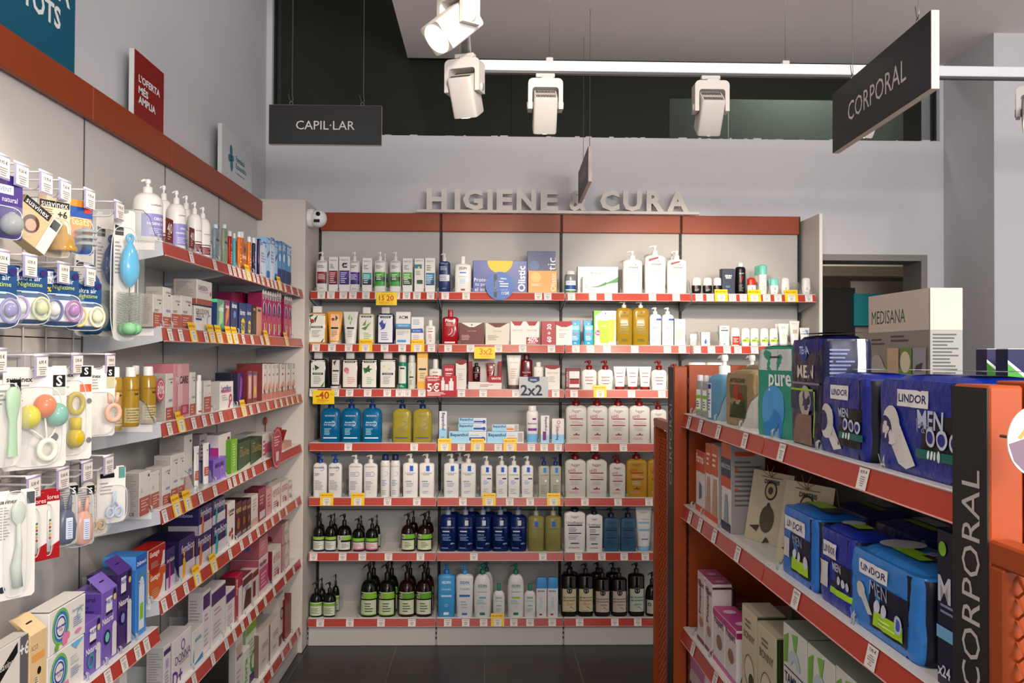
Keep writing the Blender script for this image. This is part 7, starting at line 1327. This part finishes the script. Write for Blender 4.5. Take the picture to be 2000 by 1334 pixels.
mb = MB(); ringtube(mb, (.014, -.026, h*.19), .017, .020, .0065, M('#dcdccc', .25, key='toy ring')); obj('grip_ring', mb, t)
t, h = blister(140, 714, 898, .10, 38, '#dcd8d2', 't suavinex -.4 .90 .5 3a3a3a B;l -.85 0 .66 .86 6 a8a49e;r .4 .95 .88 .99 1a1a1a;t S .7 .94 .1 e8e8e8 B;r .4 .95 .72 .80 e0602c;c .85 .62 .13 6a6a6c;c .85 .2 .13 6a6a6c', 'white card pack with a yellow peanut shaped rattle', bub=(.06, .84, .07, .04))
mb = MB(); YT = M('#cdb81c', .12, 0, .15, key='yellow toy'); blob(mb, (0, -.022, h*.24), .020, YT, rz=1.2); mb.tube([(0, -.022, h*.30), (0, -.022, h*.45)], [.012, .013], YT, 14); ringtube(mb, (0, -.022, h*.60), .016, .022, .0065, M('#cfc060', .12, 0, .4, key='clear yellow toy')); obj('rattle', mb, t)
t, h = blister(192, 714, 852, .088, 40, '#dcd8d2', 't suavinex -.35 .85 .5 3a3a3a B;l -.85 .1 .66 .82 4 a8a49e;r .5 .95 .84 .99 1a1a1a;t S .7 .9 .1 e8e8e8 B;r .5 .95 .68 .84 b9b89a', 'white card pack with a pink rabbit teething ring', bub=(.03, .62, .085, .05))
mb = MB(); PT = M('#d9ab98', .4, key='pink silicone'); ringtube(mb, (.016, -.045, h*.34), .016, .019, .0065, PT)
for s_ in (-1, 1): mb.tube([(.016+s_*.008, -.045, h*.48), (.016+s_*.011, -.045, h*.60)], [.006, .0045], PT, 12); blob(mb, (.016+s_*.011, -.045, h*.60), .0048, PT, 12)
obj('teething_ring', mb, t)
# carded orange comb seen behind the first packs
t, h = blister(26, 770, 900, .06, 30, '#c9784a', 'r -1 1 0 .5 b9b4ae', 'card with an orange bottle behind the mint spoon pack', yoff=.10, bub=(0, .9, .06, .03))
mb = MB(); mb.loft([(.01, .018, .012, 2, -.016), (.05, .018, .012, 2, -.016), (.08, .008, .008, 2, -.016)], M('#b8622a', .2, 0, .3), 18); obj('orange_bottle', mb, t)
# fourth row
t, h = blister(30, 957, 1168, .085, 35, '#dcd9d4', 't suavinex -.4 .90 .5 3a3a3a B;l -.85 -.2 .55 .86 12 a8a49e;r .55 .95 .86 .97 5a5e60;c -.6 .1 .16 3a4044', 'long white card pack with a pale curved spoon', bub=(.03, .98, .05, .03))
mb = MB(); SW = M('#ced6cc', .3, 0, .2, key='pale spoon'); mb.tube([(0, -.014, h*.12), (-.004, -.014, h*.3), (.002, -.014, h*.5), (0, -.014, h*.7)], [.010, .010, .006, .004], SW, 12); mb.loft([(h*.68, .004, .003, 2, -.014), (h*.74, .013, .005, 2, -.014), (h*.84, .015, .006, 2, -.014), (h*.90, .006, .004, 2, -.014)], SW, 18); obj('spoon', mb, t)
for i, px in enumerate((66, 92)):
    t, h = blister(px, 955 if i else 965, 1092 if i else 1096, .062, 30, '#d9d6d3', 'r -1 1 .82 1 a8242c;t 3_Colores 0 .88 .9 e8e0e0;p a8242c -1 0 1 0 1 .24 -1 .06;p 4a7a5a -1 .2 0 .2 -1 .3', ['white and red card thermometer pack, the left one partly hidden', 'white and red card thermometer pack, the right one in front'][i], bub=(.06, .78, .026, .012))
    mb = MB(); mb.tube([(0, -.006, h*.12), (0, -.006, h*.70)], [.0055, .003], M('#d5d6d2', .3), 12)
    for k in range(6): mb.box(-.002, .002, -.0125, -.0115, h*(.3+.05*k), h*(.33+.05*k), M(['#b8342c', '#c9a82c', '#4a8a4a'][k % 3], .4))
    obj('thermometer', mb, t)
for i, (px, cc, cx) in enumerate(((120, '#46506c', 0), (154, '#cfa28e', 0))):
    t, h = blister(px, 945, 1066, .08, 35, '#b9b4b2', 'l -.9 .9 .1 .9 22 7a7674;r .5 1 .8 .95 1a1a1a;t S .75 .87 .1 e8e8e8 B', ['pack with a slate blue rabbit bath thermometer', 'pack with a pink rabbit bath thermometer'][i], bub=(0, .92, .072, .035))
    bm = M(cc, .25, key='bath toy'); mb = MB(); mb.loft([(.008, .012, .010, 2, -.018), (.016, .022, .014, 2.4, -.018), (.05, .025, .015, 2.4, -.018), (.075, .018, .013, 2.2, -.018), (.085, .010, .009, 2, -.018)], bm, 28)
    for s_ in (-1, 1): mb.tube([(s_*.008, -.018, .080), (s_*.011, -.018, .112)], [.006, .004], bm, 12); blob(mb, (s_*.011, -.018, .112), .0042, bm, 12)
    obj('rabbit_body', mb, t); mb = MB(); mb.box(-.008, .008, -.0355, -.032, .02, .068, M('#c9cfe0', .2), .001)
    for k in range(8): mb.box(-.005, .005, -.0362, -.0356, .024+k*.005, .0248+k*.005, INKD)
    obj('scale', mb, t)
t, h = blister(186, 940, 1045, .07, 35, '#d0c8b8', 'r .4 1 .8 1 1a1a1a;l -.8 .4 .5 .9 6 9a9488', 'pack with beige nail scissors behind the white scissors', yoff=.05, bub=(0, .75, .07, .03))
mb = MB(); SB = M('#c0a880', .3)
for s_ in (-1, 1): ringtube(mb, (s_*.010, -.014, h*.2), .008, .011, .003, SB)
obj('scissors', mb, t)
t, h = blister(218, 911, 1020, .075, 42, '#dcd9d4', 'p 1a1a1a -.8 .80 .2 .80 .2 .88 -.8 .88;r .5 .95 .78 .98 6a9a94;l -.8 .2 .5 .74 4 a8a49e', 'pack with pale blue nail scissors, rightmost of the lowest hook row', bub=(0, .66, .082, .035))
mb = MB(); SC_ = M('#b5c4dc', .3, key='scissor handles')
for s_ in (-1, 1): ringtube(mb, (s_*.011, -.018, h*.20), .009, .012, .0032, SC_); mb.tube([(s_*.008, -.018, h*.30), (s_*-.002, -.018, h*.44), (s_*-.004, -.018, h*.58)], [.003, .003, .001], SC_, 8)
obj('scissors', mb, t)
# ---------------------------------------------------------------- labels for every product
ORD = {2: ['left one of two', 'right one of two'], 3: ['leftmost of three', 'middle of three', 'rightmost of three']}
NUMW = ['', 'first', 'second', 'third', 'fourth', 'fifth', 'sixth', 'seventh', 'eighth', 'ninth', 'tenth']
CNT = ['', 'one', 'two', 'three', 'four', 'five', 'six', 'seven', 'eight', 'nine', 'ten', 'eleven']
UN = {'back': 'back', 'left': 'left', 'right': 'gondola', 'lefta': 'left'}
gr = {}
for it in ITEMS: gr.setdefault((it['u'], it['row'], it['sp']['k'], it['rank']), []).append(it)
for (u, r, k, rk), L in gr.items():
    L.sort(key=lambda q: (q['px'], -q['o'].location.z)); n = len(L)
    loc = ('bottom shelf below the hooks' if r == 'A' else f'{RN[r] if u != "right" else ["top", "second", "third", "lowest"][r]} {UN[u]} shelf')
    for i, it in enumerate(L):
        sp = it['sp']; d = sp['desc']
        if n == 1: od = ''
        elif n <= 3: od = ORD[n][i]
        else: od = f'{NUMW[i+1]} of {CNT[n]} from left'
        base = (', rear row' if rk and 'rear' not in d else '')
        it['lab'] = d+base+(', '+od if od else '')+', '+loc
        if len(it['lab'].split()) > 16: it['lab'] = it['lab'].replace(' from left', '')
        if len(it['lab'].split()) > 16: it['lab'] = it['lab'].replace(', rear row', ' behind')
        if len(it['lab'].split()) > 16: it['lab'] = it['lab'].replace(' shelf', '')
        tag(it['o'], it['lab'], sp['cat'], f'{sp["cat"]} products on the {loc}')
